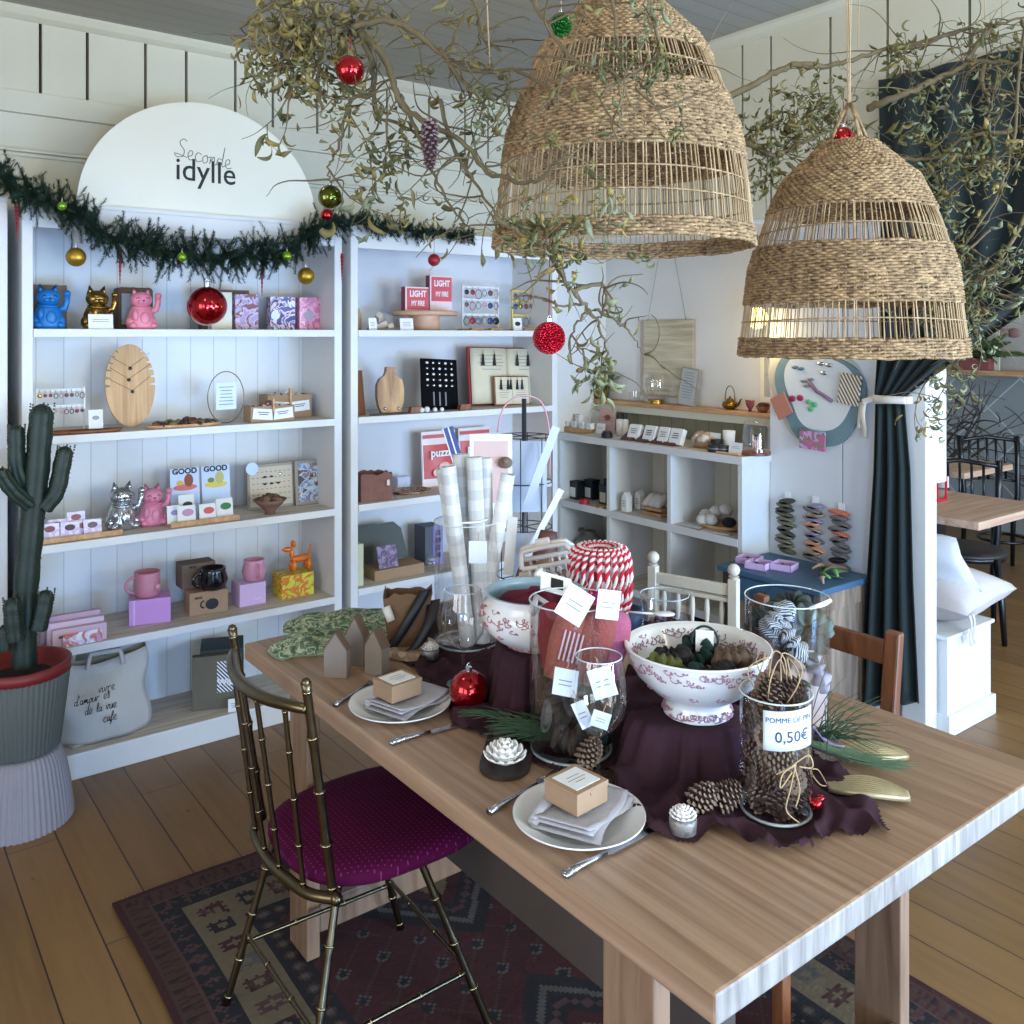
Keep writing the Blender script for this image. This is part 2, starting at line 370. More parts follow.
for (x, y, e) in ((.3,-.6,12),(1.6,1.2,5),(.4,2.2,9),(2.2,-.8,10),(5.6,1.5,20)):
    l = bpy.data.lights.new('warm_fill','POINT'); l.energy = e; l.shadow_soft_size = .09; l.color = (1,.86,.66)  # unseen warm points added to light the upper walls
    o = bpy.data.objects.new('warm_fill', l); C.objects.link(o); o.location = (x, y, 2.62)
for (x0, e) in ((-.45, 90), (2.95, 150)):
    area('low_blue_fill', (x0, -1.975, .42), (PI/2,0,0), .8, .6, e, (.22,.48,1.0))  # unseen blue light added low to tint the lower shelves
    b = MB(); b.box(x0-.45,x0-.40,-1.99,-1.96,0,.74); b.box(x0+.40,x0+.45,-1.99,-1.96,0,.74); b.box(x0-.45,x0+.45,-1.99,-1.96,.0,.08); b.box(x0-.45,x0+.45,-1.99,-1.96,.74,.79); struct(b.build('fill_frame_%d'%(1 if x0 < 0 else 2), WHITE))  # made-up frame round each added blue light
w = bpy.data.worlds.new('World'); bpy.context.scene.world = w; w.use_nodes = True
w.node_tree.nodes['Background'].inputs[0].default_value = (.55,.7,1,1); w.node_tree.nodes['Background'].inputs[1].default_value = .25

# ================================================================ BOOKCASES
def bookcase(name, label, x0, x1, tops, header=True, group=None, back=None):
    y0, y1 = 3.52, 3.868
    t = thing(name, label, 'bookcase', (x0,y0,0)); W = x1-x0; D = y1-y0
    b = MB(); b.box(0,W,D-.012,D,0.05,2.02); b.build('back_panel', back or BEAD, t)
    for a in (0, W-.036):
        b = MB(); b.box(a,a+.036,0,D-.012,0,2.06); b.build('side_panel', WHITE, t, bev=.003)
    for z in tops:
        b = MB(); b.box(.036,W-.036,.002,D-.012,z-.028,z); b.build('shelf', SHELFW if z < 1.5 else WHITE, t, bev=.002)
        b = MB(); b.box(.036,W-.036,-.004,.004,z-.029,z+.001); b.build('shelf_edge', WHITE, t, bev=.002)
    b = MB(); b.box(.036,W-.036,0,.02,1.98,2.06); b.build('header_board', WHITE, t, bev=.003)
    b = MB(); b.box(.0,W,0,D,2.06,2.075); b.build('top_board', WHITE, t)
    b = MB(); b.box(.036,W-.036,-.006,.012,0,.089); b.build('kickboard', WHITE, t, bev=.003)
    return t
bookcase('bookcase', 'tall white bookcase under the half-round sign, holding lucky cats and mugs', .53, 1.756, (1.621,1.24,.854,.477,.09))
bookcase('bookcase', 'tall white bookcase in the corner, holding earring stands and the big open book', 1.797, 2.972, (1.621,1.24,.857,.49,.09), back=M_('plain_back_paint',(212,212,214),.6,var=.03,scale=6))
bookcase('bookcase', 'edge of a white bookcase cut off by the left side, behind the cactus', -.74, .487, (1.621,1.24,.83,.477,.09))

# half-round sign on top
t = thing('shop_sign', 'large cream half-round shop sign standing on the bookcase behind the fir garland', 'sign', (1.18,3.56,2.076))
ol = [(.468*math.cos(PI*k/48), .437*math.sin(PI*k/48)) for k in range(49)]
b = MB(); b.prism(ol, 0, .012); b.build('panel', M_('sign_cream',(224,221,204),.35,var=.03,scale=6,spec=.6), t, rot=(PI/2,0,0), bev=.002)
text('lettering', 'idylle', .125, INK, t, (.0,-.0135,.165), sx=.93, bold=.0004)
# handwritten word over it, as one pen line
pen = []
def penl(pts, r=.0014):
    # smooth the control points
    P = [Vector(p) for p in pts]; out = []
    for i in range(len(P)-1):
        p0 = P[max(i-1,0)]; p1 = P[i]; p2 = P[i+1]; p3 = P[min(i+2,len(P)-1)]
        for k in range(6):
            s = k/6; out.append(.5*((2*p1)+(p2-p0)*s+(2*p0-5*p1+4*p2-p3)*s*s+(3*p1-p0-3*p2+p3)*s**3))
    out.append(P[-1]); return out
def hand(b, word, size, x0, z0, y=-.0135, r=.0013, slope=0):
    G = {'S':[(.75,1.6),(.45,1.75),(.15,1.45),(.3,1.1),(.6,.75),(.5,.2),(.0,.1),(-.2,.35),(.3,.3),(.9,.2)],'e':[(0,.3),(.35,.5),(.35,.85),(.1,.8),(.0,.4),(.2,.05),(.6,.2)],'c':[(.5,.75),(.2,.85),(0,.45),(.2,.05),(.6,.2)],
     'o':[(.3,.8),(0,.5),(.15,.05),(.45,.3),(.35,.8),(.4,.65),(.65,.7)],'n':[(0,.1),(.08,.8),(.05,.3),(.3,.8),(.4,.6),(.4,.1),(.65,.25)],'d':[(.4,.7),(.1,.75),(0,.3),(.25,.1),(.45,.6),(.55,1.9),(.45,.6),(.5,.1),(.75,.25)],
     'u':[(0,.8),(0,.2),(.25,.1),(.45,.8),(.45,.2),(.65,.25)],'i':[(0,.8),(0,.15),(.25,.2)],'v':[(0,.8),(.2,.1),(.4,.8),(.55,.7)],'r':[(0,.1),(.05,.8),(.1,.6),(.35,.8),(.5,.7)],'a':[(.4,.75),(.05,.7),(.05,.15),(.35,.3),(.42,.8),(.42,.1),(.65,.25)],
     'm':[(0,.1),(.05,.8),(.1,.3),(.28,.8),(.32,.2),(.5,.8),(.58,.1),(.75,.25)],'t':[(.1,1.4),(.08,.2),(.3,.15),(.15,1.0),(-.1,1.0),(.4,1.05)],'l':[(0,.3),(.25,1.2),(.12,1.6),(.02,1.2),(.05,.2),(.3,.2)],'f':[(0,.3),(.3,1.4),(.15,1.6),(.05,.9),(.0,-.5),(.15,.1),(.4,.2)],
     'b':[(0,1.5),(0,.1),(.3,.1),(.4,.5),(.1,.7)],'y':[(0,.8),(.15,.2),(.4,.8),(.3,-.3),(.1,-.5),(.0,-.2),(.6,.25)],'s':[(.0,.1),(.3,.8),(.3,.3),(.1,.05),(.5,.2)],'p':[(0,.7),(0,-.6),(.05,.7),(.35,.7),(.3,.15),(.05,.2),(.6,.25)],'g':[(.4,.7),(.1,.7),(.05,.3),(.35,.3),(.4,.8),(.35,-.4),(.05,-.4),(.6,.25)],"'":[(0,1.6),(-.05,1.3)],'z':[(0,.8),(.4,.8),(0,.1),(.5,.1)],'q':[(.4,.7),(.05,.6),(.1,.1),(.4,.4),(.4,-.6)]}
    x = 0
    for ch in word:
        if ch == ' ': x += .6; continue
        g = G[ch]; b.tube(penl([(x0+(x+p[0]+.12*p[1])*size, y, z0+p[1]*size+slope*(x+p[0])*size) for p in g]), r, 4, sm=False, cap=False); x += {'m':.85,'d':.75,'S':.95,'f':.45,'l':.35,'i':.3,"'":.2,'t':.4}.get(ch,.65)
    return x*size
b = MB(); hand(b, 'Seconde', .044, -.115, .212, slope=-.12); b.build('handwritten_word', M_('grey_ink',(90,88,86),.6), t)

# ================================================================ SHELF GOODS
def place(u, v, y, z=None):
    p = ony(u, v, y); return Vector((p.x, y, z if z is not None else p.z))
def wpx(u0, u1, y): return ony(u1, 400, y).x-ony(u0, 400, y).x
S1, S2, S3, S4, S5 = 1.622, 1.241, .855, .478, .091

def lucky_cat(loc, mt, label, group, rz=0, s=1.0, plaque=None, face=None):
    t = thing('lucky_cat', label, 'figurine', loc, rz, group); k = s
    b = MB(); b.lathe([(.001,0),(.047,0),(.052,.012),(.05,.035),(.045,.06),(.036,.08),(.028,.09),(.001,.092)], 24, ell=(1,.85))
    for sx in (-1,1):
        b.ball((sx*.036,-.026,.014),.017,10,sc=(1,1.35,.8)); b.ball((sx*.04,-.004,.026),.022,10,sc=(.8,1.2,1.1))
    b.ball((-.03,-.036,.052),.013,10,sc=(.9,1,1.7)); o = b.build('body', mt, t); o.scale = (k,k,k)
    b = MB(); b.ball((0,-.003,.113),.038,18,sc=(1.06,.9,.84))
    for sx in (-1,1): b.add([(sx*.036,.006,.125),(sx*.008,.006,.142),(sx*.026,-.012,.132),(sx*.027,.002,.164)],[(0,1,3),(1,2,3),(2,0,3),(0,2,1)],sm=True)
    for sx in (-1,1): b.ball((sx*.009,-.036,.104),.011,8,sc=(1,.6,.75))
    hd = b.build('head', mt, t); hd.scale = (k,k,k)
    b = MB()
    for sx in (-1,1): b.tube([(sx*.024,-.030,.116),(sx*.018,-.035,.121),(sx*.011,-.036,.117)],.0013,5)
    b.ball((0,-.0405,.110),.003,6); b.build('face', face or INK, hd)
    b = MB(); b.tube([(.036,-.005,.070),(.054,-.008,.076),(.060,-.010,.098),(.060,-.012,.122)],[.013,.012,.0105,.011],10); b.ball((.060,-.016,.129),.0135,10,sc=(1,1.1,.9)); o = b.build('raised_paw', mt, t); o.scale = (k,k,k)
    b = MB(); b.ball((.004,-.040,.040),.022,12,sc=(.8,.35,1.15)); o = b.build('coin', plaque or mt, t); o.scale = (k,k,k)
    b = MB(); b.tube([(.032*math.cos(a),.028*math.sin(a)-.006,.086-.006*math.sin(-a)) for a in [PI+PI*i/10 for i in range(11)]],.004,6); o = b.build('collar', plaque or mt, t); o.scale = (k,k,k)
    return t
BLUEC = M_('blue_ceramic',(18,110,178),.45); GOLDC = M_('gold_ceramic',(150,118,60),.25,metal=.9); SILC = M_('silver_ceramic',(190,194,200),.18,metal=.9)
lucky_cat(place(48,0,3.60,S1), BLUEC, 'blue lucky cat with raised paw at the left end of the top shelf', 'lucky cats')
lucky_cat(place(97,0,3.60,S1), GOLDC, 'gold lucky cat with a white card leaning on its belly', 'lucky cats')
lucky_cat(place(141,0,3.60,S1), PINK, 'pink lucky cat on the top shelf in front of an open grey box', 'lucky cats')
lucky_cat(place(122,0,3.65,S3), SILC, 'silver lucky cat on the third shelf down', 'lucky cats', s=1.12)
lucky_cat(place(152,0,3.66,S3), M_('bright_pink_ceramic',(212,130,156),.45,var=.04), 'pink lucky cat beside the silver one on the third shelf', 'lucky cats')

def carton(loc, w, d, h, m, label, cat='box', rz=0, group=None, name='gift_box', lidm=None, front=None, thick=True):
    t = thing(name, label, cat, loc, rz, group)
    b = MB(); b.box(-w/2,w/2,0,d,0,h); bo = b.build('body', m, t, bev=.0015)
    if lidm: b = MB(); b.box(-w/2-.001,w/2+.001,-.001,d+.001,h-.006,h+.002); b.build('lid', lidm, t, bev=.001)
    if front: b = MB(); fx0,fx1,fz0,fz1 = front[0]; b.box(fx0,fx1,-.0015,0,fz0,fz1); b.build('printed_label', front[1], bo)
    return t
carton(place(44,0,3.70,S1), .155,.09,.165, DKRAFT, 'brown box standing behind the blue cat')
t = thing('window_box', 'open grey box with rounded corners standing behind the pink cat on the top shelf', 'box', place(137,0,3.69,S1))
b = MB(); b.box(-.066,.066,.01,.10,0,.165); b.build('body', DKRAFT, t, bev=.012)
b = MB(); b.box(-.055,-.015,.006,.01,.02,.14); b.build('window_film', M_('pale_film',(196,196,200),.2), t)
def lines(t, x0, x1, z0, dz, n, y=-.0022, m=None, h=.0022, rndw=.3, name='printed_lines'):
    b = MB()
    for i in range(n):
        q = (x1-x0)*rnd.uniform(0,rndw)/2; b.box(x0+q,x1-q,y-.0004,y,z0-i*dz,z0-i*dz+h)
    return b.build(name, m or M_('print_grey',(120,120,126),.7), t)
def card(loc, w, h, label, rz=0, tilt=-.12, m=None, group=None, ln=3, cat='card', name='card', th=.0016, blot=None, glyph=None):
    t = thing(name, label, cat, loc, rot=(tilt,0,rz), group=group)
    b = MB(); b.box(-w/2,w/2,-th/2,th/2,0,h); sh = b.build('sheet', m or PAPER, t)
    if ln: lines(sh, -w*.36, w*.36, h*.62, h*.14, ln, y=-th/2, h=max(.0012,h*.035))
    if blot:
        b = MB(); bx, bz, br, bm = blot
        b.prism([(bx+br*math.cos(2*PI*k/14)*1.25, bz+br*math.sin(2*PI*k/14)*.8) for k in range(14)],0,.0012,M=Matrix.Translation((0,-th/2,0))@Matrix.Rotation(PI/2,4,'X')); b.build('picture', bm, sh)
    return t
card(place(101,0,3.545,S1),.085,.055,'white price card propped in front of the gold lucky cat', ln=2)
# packs at the right of the top shelf
PK1 = blotch('lilac_print',[(176,156,190),(206,190,214),(150,90,96),(190,176,206)],22); PK2 = blotch('blue_rose_print',[(66,78,128),(232,202,206),(92,104,158),(240,226,226)],24); PK3 = blotch('rose_foil',[(196,110,146),(226,160,186),(206,128,160)],30,.25)
carton(place(222,0,3.66,S1),.085,.05,.155,M_('cream_card',(222,216,196),.6),'cream gift pack half hidden by the large red bauble')
carton(place(247,0,3.665,S1),.10,.05,.15,PK1,'lilac printed gift pack with a red picture on the top shelf')
carton(place(226,0,3.72,S1),.20,.05,.168,DKRAFT,'flat brown box standing behind the cream and lilac packs')
t = carton(place(283,0,3.66,S1),.112,.045,.142,PK2,'blue and pale pink printed gift pack with a round white sticker')
b = MB(); b.cyl(.019,.019,0,.002,20,M=Matrix.Translation((-.035,-.0005,.062))@Matrix.Rotation(PI/2,4,'X')); b.build('sticker', PAPER, t)
t = carton(place(310,0,3.66,S1),.098,.045,.142,PK3,'rose pink printed gift pack at the right end of the top shelf')
b = MB(); b.cyl(.024,.024,0,.002,20,M=Matrix.Translation((-.005,-.0005,.062))@Matrix.Rotation(PI/2,4,'X')); b.build('sticker', M_('grey_rose',(170,150,160),.5), t)

# --- second shelf: earrings, necklace board, trays
def earring_stand(loc, w, rows, m, label, cols, group='earring stands', rowz=(.05,.11,.17), big=1):
    t = thing('earring_stand', label, 'jewellery stand', loc, 0, group); H = rowz[-1]+.015
    b = MB(); b.box(-w/2-.01,w/2+.01,0,.05,0,.008); b.build('base', OAK, t, bev=.002)
    for z in rowz: b = MB(); b.box(-w/2,w/2,.02,.024,z,z+.010); b.build('rail', m, t)
    for sx in (-1,1): b = MB(); b.box(sx*w/2-.003,sx*w/2+.003,.018,.026,0,H); b.build('upright', m, t)
    for z in rowz:
        n = rows
        for i in range(n):
            x = -w/2+w*(i+.5)/n; c = rnd.choice(cols); k = MB()
            k.tube([(x,.018,z+.006),(x,.014,z-.004)],.0007,4)
            q = rnd.random(); s_ = rnd.uniform(.7,1.1)*w/n*.42*big
            if q < .5: k.ball((x,.012,z-.006-s_),s_,8,sc=(1,.25,1))
            else: k.tube([(x+s_*math.sin(a),.013,z-.006-s_*1.3+s_*1.3*math.cos(a)) for a in [2*PI*j/12 for j in range(13)]],.0016,5)
            k.build('earring', c, t)
    return t
EC = [M_('ear_black',(30,28,30),.3), M_('ear_red',(150,30,40),.4), M_('ear_brown',(110,66,60),.4), M_('ear_rose',(196,150,150),.4), GOLD, M_('ear_grey',(120,120,130),.3), M_('ear_blue',(50,60,110),.4), M_('ear_mustard',(190,150,40),.5)]
earring_stand(place(62,0,3.63,S2),.16,9,WHITE,'white earring stand with drop earrings at the left end of the second shelf',EC[:4]+EC[4:6],rowz=(.09,.15))
t = thing('oval_tray','low oval wooden tray lying under the left earring stand','tray',place(85,0,3.56,S2))
b = MB(); b.lathe([(.001,.004),(.11,.004),(.13,.012),(.135,.012),(.118,0),(.001,0)],32,ell=(1,.3)); b.build('tray', BROWNW, t)
card(place(96,0,3.58,S2+.012),.05,.07,'small white card with silver earrings leaning beside the oval board',ln=0,blot=(0,.04,.01,M_('ear_grey',(120,120,130),.3)))
t = thing('necklace_board','tall oval light-wood board with notches, hung with fine necklaces','jewellery stand',place(131,0,3.66,S2+.004), rot=(-.12,0,0))
ol = []
for k in range(288):
    a = 2*PI*k/288; r = 1.0
    if (abs(math.cos(a)) > .42 and math.sin(a) > -.15) and (k % 9 in (0,1)): r = .80
    ol.append((.092*r*math.cos(a), .160+.160*(math.sin(a) if r == 1 else math.sin(a)*.97)))
b = MB(); b.prism(ol,0,.012,M=Matrix.Rotation(PI/2,4,'X')); b.build('board', wood('board_oak',(176,134,90),(208,168,120),(60,60,3),.55,.05), t)
for (x, z) in ((0,.225),(-.006,.180),(.006,.134)):
    b = MB(); b.tube([(-.075,-.014,z+.05),(x,-.0145,z+.004),(.075,-.014,z+.06)],.0006,4); b.ball((x,-.017,z),.007,8,sc=(1,.4,1)); b.build('necklace', EC[0], t)
t = thing('oval_tray','shallow oval wooden tray heaped with dark dried petals on the second shelf','tray',place(184,0,3.57,S2))
b = MB(); b.lathe([(.001,.003),(.135,.003),(.145,.013),(.15,.013),(.138,0),(.001,0)],36,ell=(1,.3)); b.build('tray', OAK, t)
def bits(t, name, n, rx, ry, z, s, mats, flat=.5, c=(0,0)):
    per = [MB() for _ in mats]
    for i in range(n):
        a = rnd.uniform(0,2*PI); q = math.sqrt(rnd.random()); k = rnd.randrange(len(mats))
        per[k].ball((c[0]+rx*q*math.cos(a), c[1]+ry*q*math.sin(a), z+s*flat+rnd.uniform(0,s)*(1-q)), s*rnd.uniform(.6,1.1), 6, sc=(1,rnd.uniform(.5,1),flat), rot=Euler((rnd.uniform(-.6,.6),rnd.uniform(-.6,.6),rnd.uniform(0,3))).to_matrix())
    for k, p in enumerate(per):
        if p.v: o = p.build(name, mats[k], t); o['kind'] = 'stuff'
bits(t,'dried_petals',120,.125,.034,.004,.019,[M_('dark_petal',(60,26,30),.7),M_('brown_petal',(100,60,40),.7),M_('olive_petal',(110,104,60),.7)])
t = thing('wire_hoop_holder','thin wire hoop holding a printed white card on the second shelf','card holder',place(226,0,3.62,S2))
b = MB(); b.tube([(.075*math.sin(a),0,.105-.105*math.cos(a)) for a in [2*PI*i/36 for i in range(37)]],.002,6); b.build('hoop', BRASS, t)
b = MB(); b.box(-.042,.042,-.003,-.001,.055,.165); b.build('card', M_('pale_blue_card',(206,218,226),.6), t)
lines(t,-.03,.03,.145,.014,6,y=-.003,h=.003)
def basket(loc, w, d, h, label, m=KRAFT, lab=True, rz=0, fill=None):
    t = thing('kraft_tray', label, 'tray', loc, rz, 'kraft trays with labels')
    b = MB(); q = .008; b.box(-w/2,w/2,0,d,0,.004)
    for (x0,x1,y0,y1) in ((-w/2,w/2,0,q),(-w/2,w/2,d-q,d),(-w/2,-w/2+q,q,d-q),(w/2-q,w/2,q,d-q)): b.box(x0,x1,y0,y1,.004,h)
    b.build('body', m, t)
    if lab:
        for sx,r in ((-1,.1),(1,-.08)):
            b = MB(); b.box(-.045,.045,-.003,-.0015,-.022,.022,M=Matrix.Translation((sx*w*.22,0,h*.5))@Matrix.Rotation(r,4,'Y')); b.build('paper_label', PAPER, t)
            b = MB(); b.box(-.025,.025,-.0036,-.003,-.002,.001,M=Matrix.Translation((sx*w*.22,0,h*.5+.008))@Matrix.Rotation(r,4,'Y')); b.box(-.02,.02,-.0036,-.003,-.002,.001,M=Matrix.Translation((sx*w*.22,0,h*.5))@Matrix.Rotation(r,4,'Y')); b.build('printed_lines', INK, t)
        b = MB(); b.box(-.004,.004,-.01,.004,h*.55,h+.03); b.build('wooden_peg', OAK, t)
    if fill: bits(t,'contents',26,w*.42,d*.38,h-.014,.018,fill,c=(0,d/2))
    return t
FIL = [M_('fil_a',(190,180,170),.7),M_('fil_b',(110,60,56),.6),M_('fil_c',(206,200,196),.6)]
basket(place(273,0,3.56,S2),.19,.08,.065,'kraft tray with two white labels and a peg, before its twin on the second shelf',fill=FIL)
basket(place(290,0,3.67,S2),.20,.10,.10,'kraft tray behind another, holding wrapped bits at the right of the second shelf',lab=True,fill=FIL)

# --- third shelf
LIP = blotch('lip_card',[(210,190,220),(232,222,238),(220,206,230)],40)
t = thing('card_tray','long pale wooden tray under the lip cards on the third shelf','tray',place(73,0,3.545,S3), .0)
b = MB(); b.box(-.16,.17,0,.09,0,.006); b.box(-.16,.17,-.004,0,0,.02); b.build('tray', OAK, t, bev=.002)
for i, (u, y, dz, lb, mm) in enumerate(((50,3.575,0,'leftmost','red'),(57,3.60,.01,'second from left','red'),(70,3.565,0,'front middle with black lips','blk'),(77,3.60,.035,'back middle, raised','red'),(84,3.575,.0,'second from the right','red'),(93,3.565,.0,'rightmost with dark lips','blk'))):
    card(place(u,0,y,S3+.007+dz*0), .062,.058+dz*.8,'lilac hair-clip card, %s on the tray of lip pictures'%lb,tilt=-.2,rz=rnd.uniform(-.2,.1),m=LIP,group='lip hair-clip cards',ln=0,blot=(0,.038+dz*.8,.014,M_('lips_'+mm,(70,20,34) if mm=='blk' else (120,16,34),.35)))
for i, (u, w_, body) in enumerate(((186,.125,0),(217,.125,1))):
    t = thing('postcard',('postcard headed GOOD with a brown and pink picture, left of the pair' if i==0 else 'postcard headed GOOD with a yellow and green picture, right of the pair'),'postcard',place(u,0,3.67,S3+.012),rot=(-.1,0,0),group='postcards at the back of the third shelf')
    b = MB(); b.box(-.058,.058,0,.002,0,.195); b.build('sheet', M_('ice_blue_card',(196,212,236),.6), t)
    text('lettering','GOOD',.030,INK,t,(0,-.0008,.182),sx=1.05,bold=.0012)
    for (x,z,rx,rz_,mm) in ((.0,.118,.048,.013,((206,110,100),(214,196,90))[i]),(.015,.145,.018,.026,((140,70,40),(190,180,110))[i]),(-.02,.137,.014,.010,((214,176,60),(110,130,60))[i])):
        b = MB(); b.prism([(x+rx*math.cos(2*PI*k/16),z+rz_*math.sin(2*PI*k/16)) for k in range(16)],0,.001+.0004*(z*10),M=Matrix.Rotation(PI/2,4,'X')); b.build('picture', M_('pc%d%d'%(i,int(z*1000)),mm,.6), t)
t = thing('card_tray','pale wooden tray holding four white illustrated cards on the third shelf','tray',place(206,0,3.545,S3))
b = MB(); b.box(-.135,.135,0,.09,0,.008); b.box(-.135,.135,-.004,0,0,.022); b.build('tray', OAK, t, bev=.002)
for (u,y,w_,h_,c_,lb) in ((174,3.58,.05,.07,(150,140,190),'white card with lilac sketch at the left back of the card tray'),(187,3.56,.07,.068,(190,140,170),'white card with pink bird sketch in the front of the card tray'),(187,3.62,.06,.10,(60,50,46),'tall white card with a black mark behind the bird card'),(208,3.56,.065,.066,(206,90,80),'white card with red flower sketch in the middle of the card tray'),(225,3.57,.068,.078,(60,120,60),'white card with green cactus picture at the right of the card tray')):
    card(place(u,0,y,S3+.009),w_,h_,lb,tilt=-.15,group='illustrated cards in the tray',ln=0,blot=(.005,h_*.6,w_*.26,M_('blot'+str(c_),c_,.6)))
t = thing('jewellery_board','grey framed board with rows of small brooches and a round blue sticker','jewellery stand',place(272,0,3.70,S3),rot=(-.08,0,0))
b = MB(); b.box(-.105,.105,0,.012,0,.19); b.build('frame', M_('taupe_wood',(150,140,128),.6), t, bev=.002)
b = MB(); b.box(-.095,.095,-.002,0,.012,.178); b.build('linen_panel', M_('linen',(196,184,164),.9,bmp=.1,scale=200), t)
b = MB()
for r_ in range(6):
    for c_ in range(9): b.box(-.085+c_*.02,-.077+c_*.02,-.004,-.002,.155-r_*.024,.158-r_*.024)
b.build('slots', M_('slot_brown',(130,112,92),.8), t)
for (x,z) in ((-.03,.135),(.0,.135),(-.03,.105),(.0,.105),(.03,.105),(.04,.145)): b = MB(); b.ball((x,-.006,z),.009,8,sc=(1,.3,.5)); b.build('brooch', EC[0] if z < .14 else SILVER, t)
b = MB(); b.cyl(.027,.027,0,.002,24,M=Matrix.Translation((-.085,-.004,.175))@Matrix.Rotation(PI/2,4,'X')); b.build('round_sticker', M_('pale_blue_sticker',(190,210,236),.5), t)
t = thing('photo_frame','grey framed photograph in blue and brown at the right end of the third shelf','picture frame',place(311,0,3.68,S3),rot=(-.08,0,0))
b = MB(); b.box(-.07,.07,0,.012,0,.195); b.build('frame', M_('taupe_wood',(150,140,128),.6), t, bev=.002)
b = MB(); b.box(-.056,.056,-.002,0,.014,.181); b.build('photograph', blotch('photo_print',[(60,34,34),(150,120,116),(110,170,214),(206,206,210),(90,70,66)],30,det=3), t)
t = thing('wooden_bowl','rough brown bowl piled with crumpled bark pieces on the third shelf','bowl',place(270,0,3.585,S3))
b = MB(); b.lathe([(.001,0),(.022,0),(.02,.012),(.05,.04),(.07,.062),(.066,.062),(.045,.045),(.001,.02)],28); b.build('bowl', M_('rose_brown',(120,86,74),.6), t)
bits(t,'bark_pieces',40,.055,.05,.05,.02,[M_('bark_a',(120,92,66),.9),M_('bark_b',(86,62,46),.9)])

# --- fourth shelf: mugs on their boxes
def mug(loc, m, label, r=.04, h=.082, bulge=1.0, side=-1, rz=0, nose=False):
    t = thing('mug', label, 'mug', loc, rz, 'mugs on their boxes')
    b = MB(); b.lathe([(.001,0),(r*.8,0),(r*.95,.008),(r*bulge,h*.45),(r*.95,h*.85),(r*.98,h),(r*.9,h),(r*.86,h*.6),(.001,.012)],28); b.build('cup', m, t)
    b = MB(); b.tube([(side*(r*.85+.036*math.sin(a)),0,h*.5+h*.32*math.cos(a)) for a in [PI*i/14 for i in range(15)]],.0065,8); b.build('handle', m, t)
    if nose:
        b = MB()
        for sx in (-1,1): b.ball((r*.55+sx*.001,-r*.62+sx*.012,h*.42),.016,10)
        b.build('moulding', m, t)
    return t
MUGP = M_('rose_mug',(196,128,142),.4); MUGP2 = M_('pale_rose_mug',(206,146,170),.4); MUGB = M_('black_mug',(12,12,18),.12,coat=.5)
t = carton(place(150,0,3.615,S4),.150,.115,.098,MAUVE,'bright mauve mug box at the left of the fourth shelf, under the shapely pink mug',rz=-.25,group='mug boxes')
b = MB(); b.box(-.06,-.053,-.001,.0,0,.098); b.build('stripe', LILAC, t)
mug(place(147,0,3.67,S4+.099), MUGP, 'dusty pink body-shaped mug with handle on the mauve box', nose=True, r=.050, h=.095)
t = carton(place(209,0,3.605,S4),.150,.105,.092,KRAFT,'brown mug box printed with a black mug picture, under the black mug',rz=-.1,group='mug boxes')
b = MB(); b.ball((.012,-.001,.04),.026,16,sc=(1,.04,.85)); b.tube([(-.018+.014*math.cos(a),-.001,.042+.014*math.sin(a)) for a in [PI/2+PI*i/10 for i in range(11)]],.003,5); b.build('printed_mug', INK, t)
text('lettering','MUG',.013,INK,t,(-.04,-.001,.07),bold=.0004)
t = carton(place(199,0,3.68,S4+.094),.135,.085,.098,DKRAFT,'second brown box stacked behind the black mug',group='mug boxes'); text('lettering','MUG',.012,INK,t,(-.025,-.001,.085),bold=.0004)
mug(place(213,0,3.63,S4+.093), MUGB, 'glossy black skull-shaped mug standing on the brown box', r=.052,h=.086,bulge=1.15)
t = carton(place(253,0,3.61,S4),.112,.10,.092,LILAC,'pale lilac mug box with small print, right of the black mug',group='mug boxes'); text('lettering','MUG',.013,PAPER,t,(.02,-.001,.025))
mug(place(254,0,3.66,S4+.093), MUGP2, 'pale rose round mug with no handle showing, on the lilac box', r=.044,h=.086,bulge=1.15,rz=PI/2)
YB = blotch('yellow_orange_print',[(190,190,40),(206,110,30),(200,196,50)],26,.5,dist=.4)
carton(place(298,0,3.61,S4),.148,.10,.098,YB,'yellow and orange patterned box at the right end of the fourth shelf',group='mug boxes')
t = thing('balloon_dog','shiny orange balloon dog figure standing on the yellow box','figurine',place(299,0,3.66,S4+.099),rz=.0); t.scale=(1.2,1.2,1.15)
OR = M_('orange_balloon',(214,110,30),.15,coat=.4)
b = MB(); b.tube([(-.018,0,.045),(.03,0,.047)],[.014,.014],12); b.ball((-.018,0,.045),.014,10); b.ball((.032,0,.047),.014,10)
for x in (-.024,.034):
    for y in (-.011,.011): b.ball((x,y,.022),.011,10,sc=(1,1,2))
b.build('body', OR, t)
b = MB(); b.ball((-.028,0,.068),.009,10,sc=(1,1,2.2)); b.ball((-.044,0,.086),.011,10,sc=(1.8,1,.9)); b.ball((-.062,0,.088),.005,8); b.build('head', OR, t)
for y in (-.008,.008): b = MB(); b.ball((-.022,y,.103),.007,8,sc=(1,.8,2.0)); b.build('ear', OR, t)
b = MB(); b.ball((.042,0,.072),.007,8,sc=(.9,.9,2.1)); b.ball((.045,0,.09),.004,8); b.build('tail', OR, t)
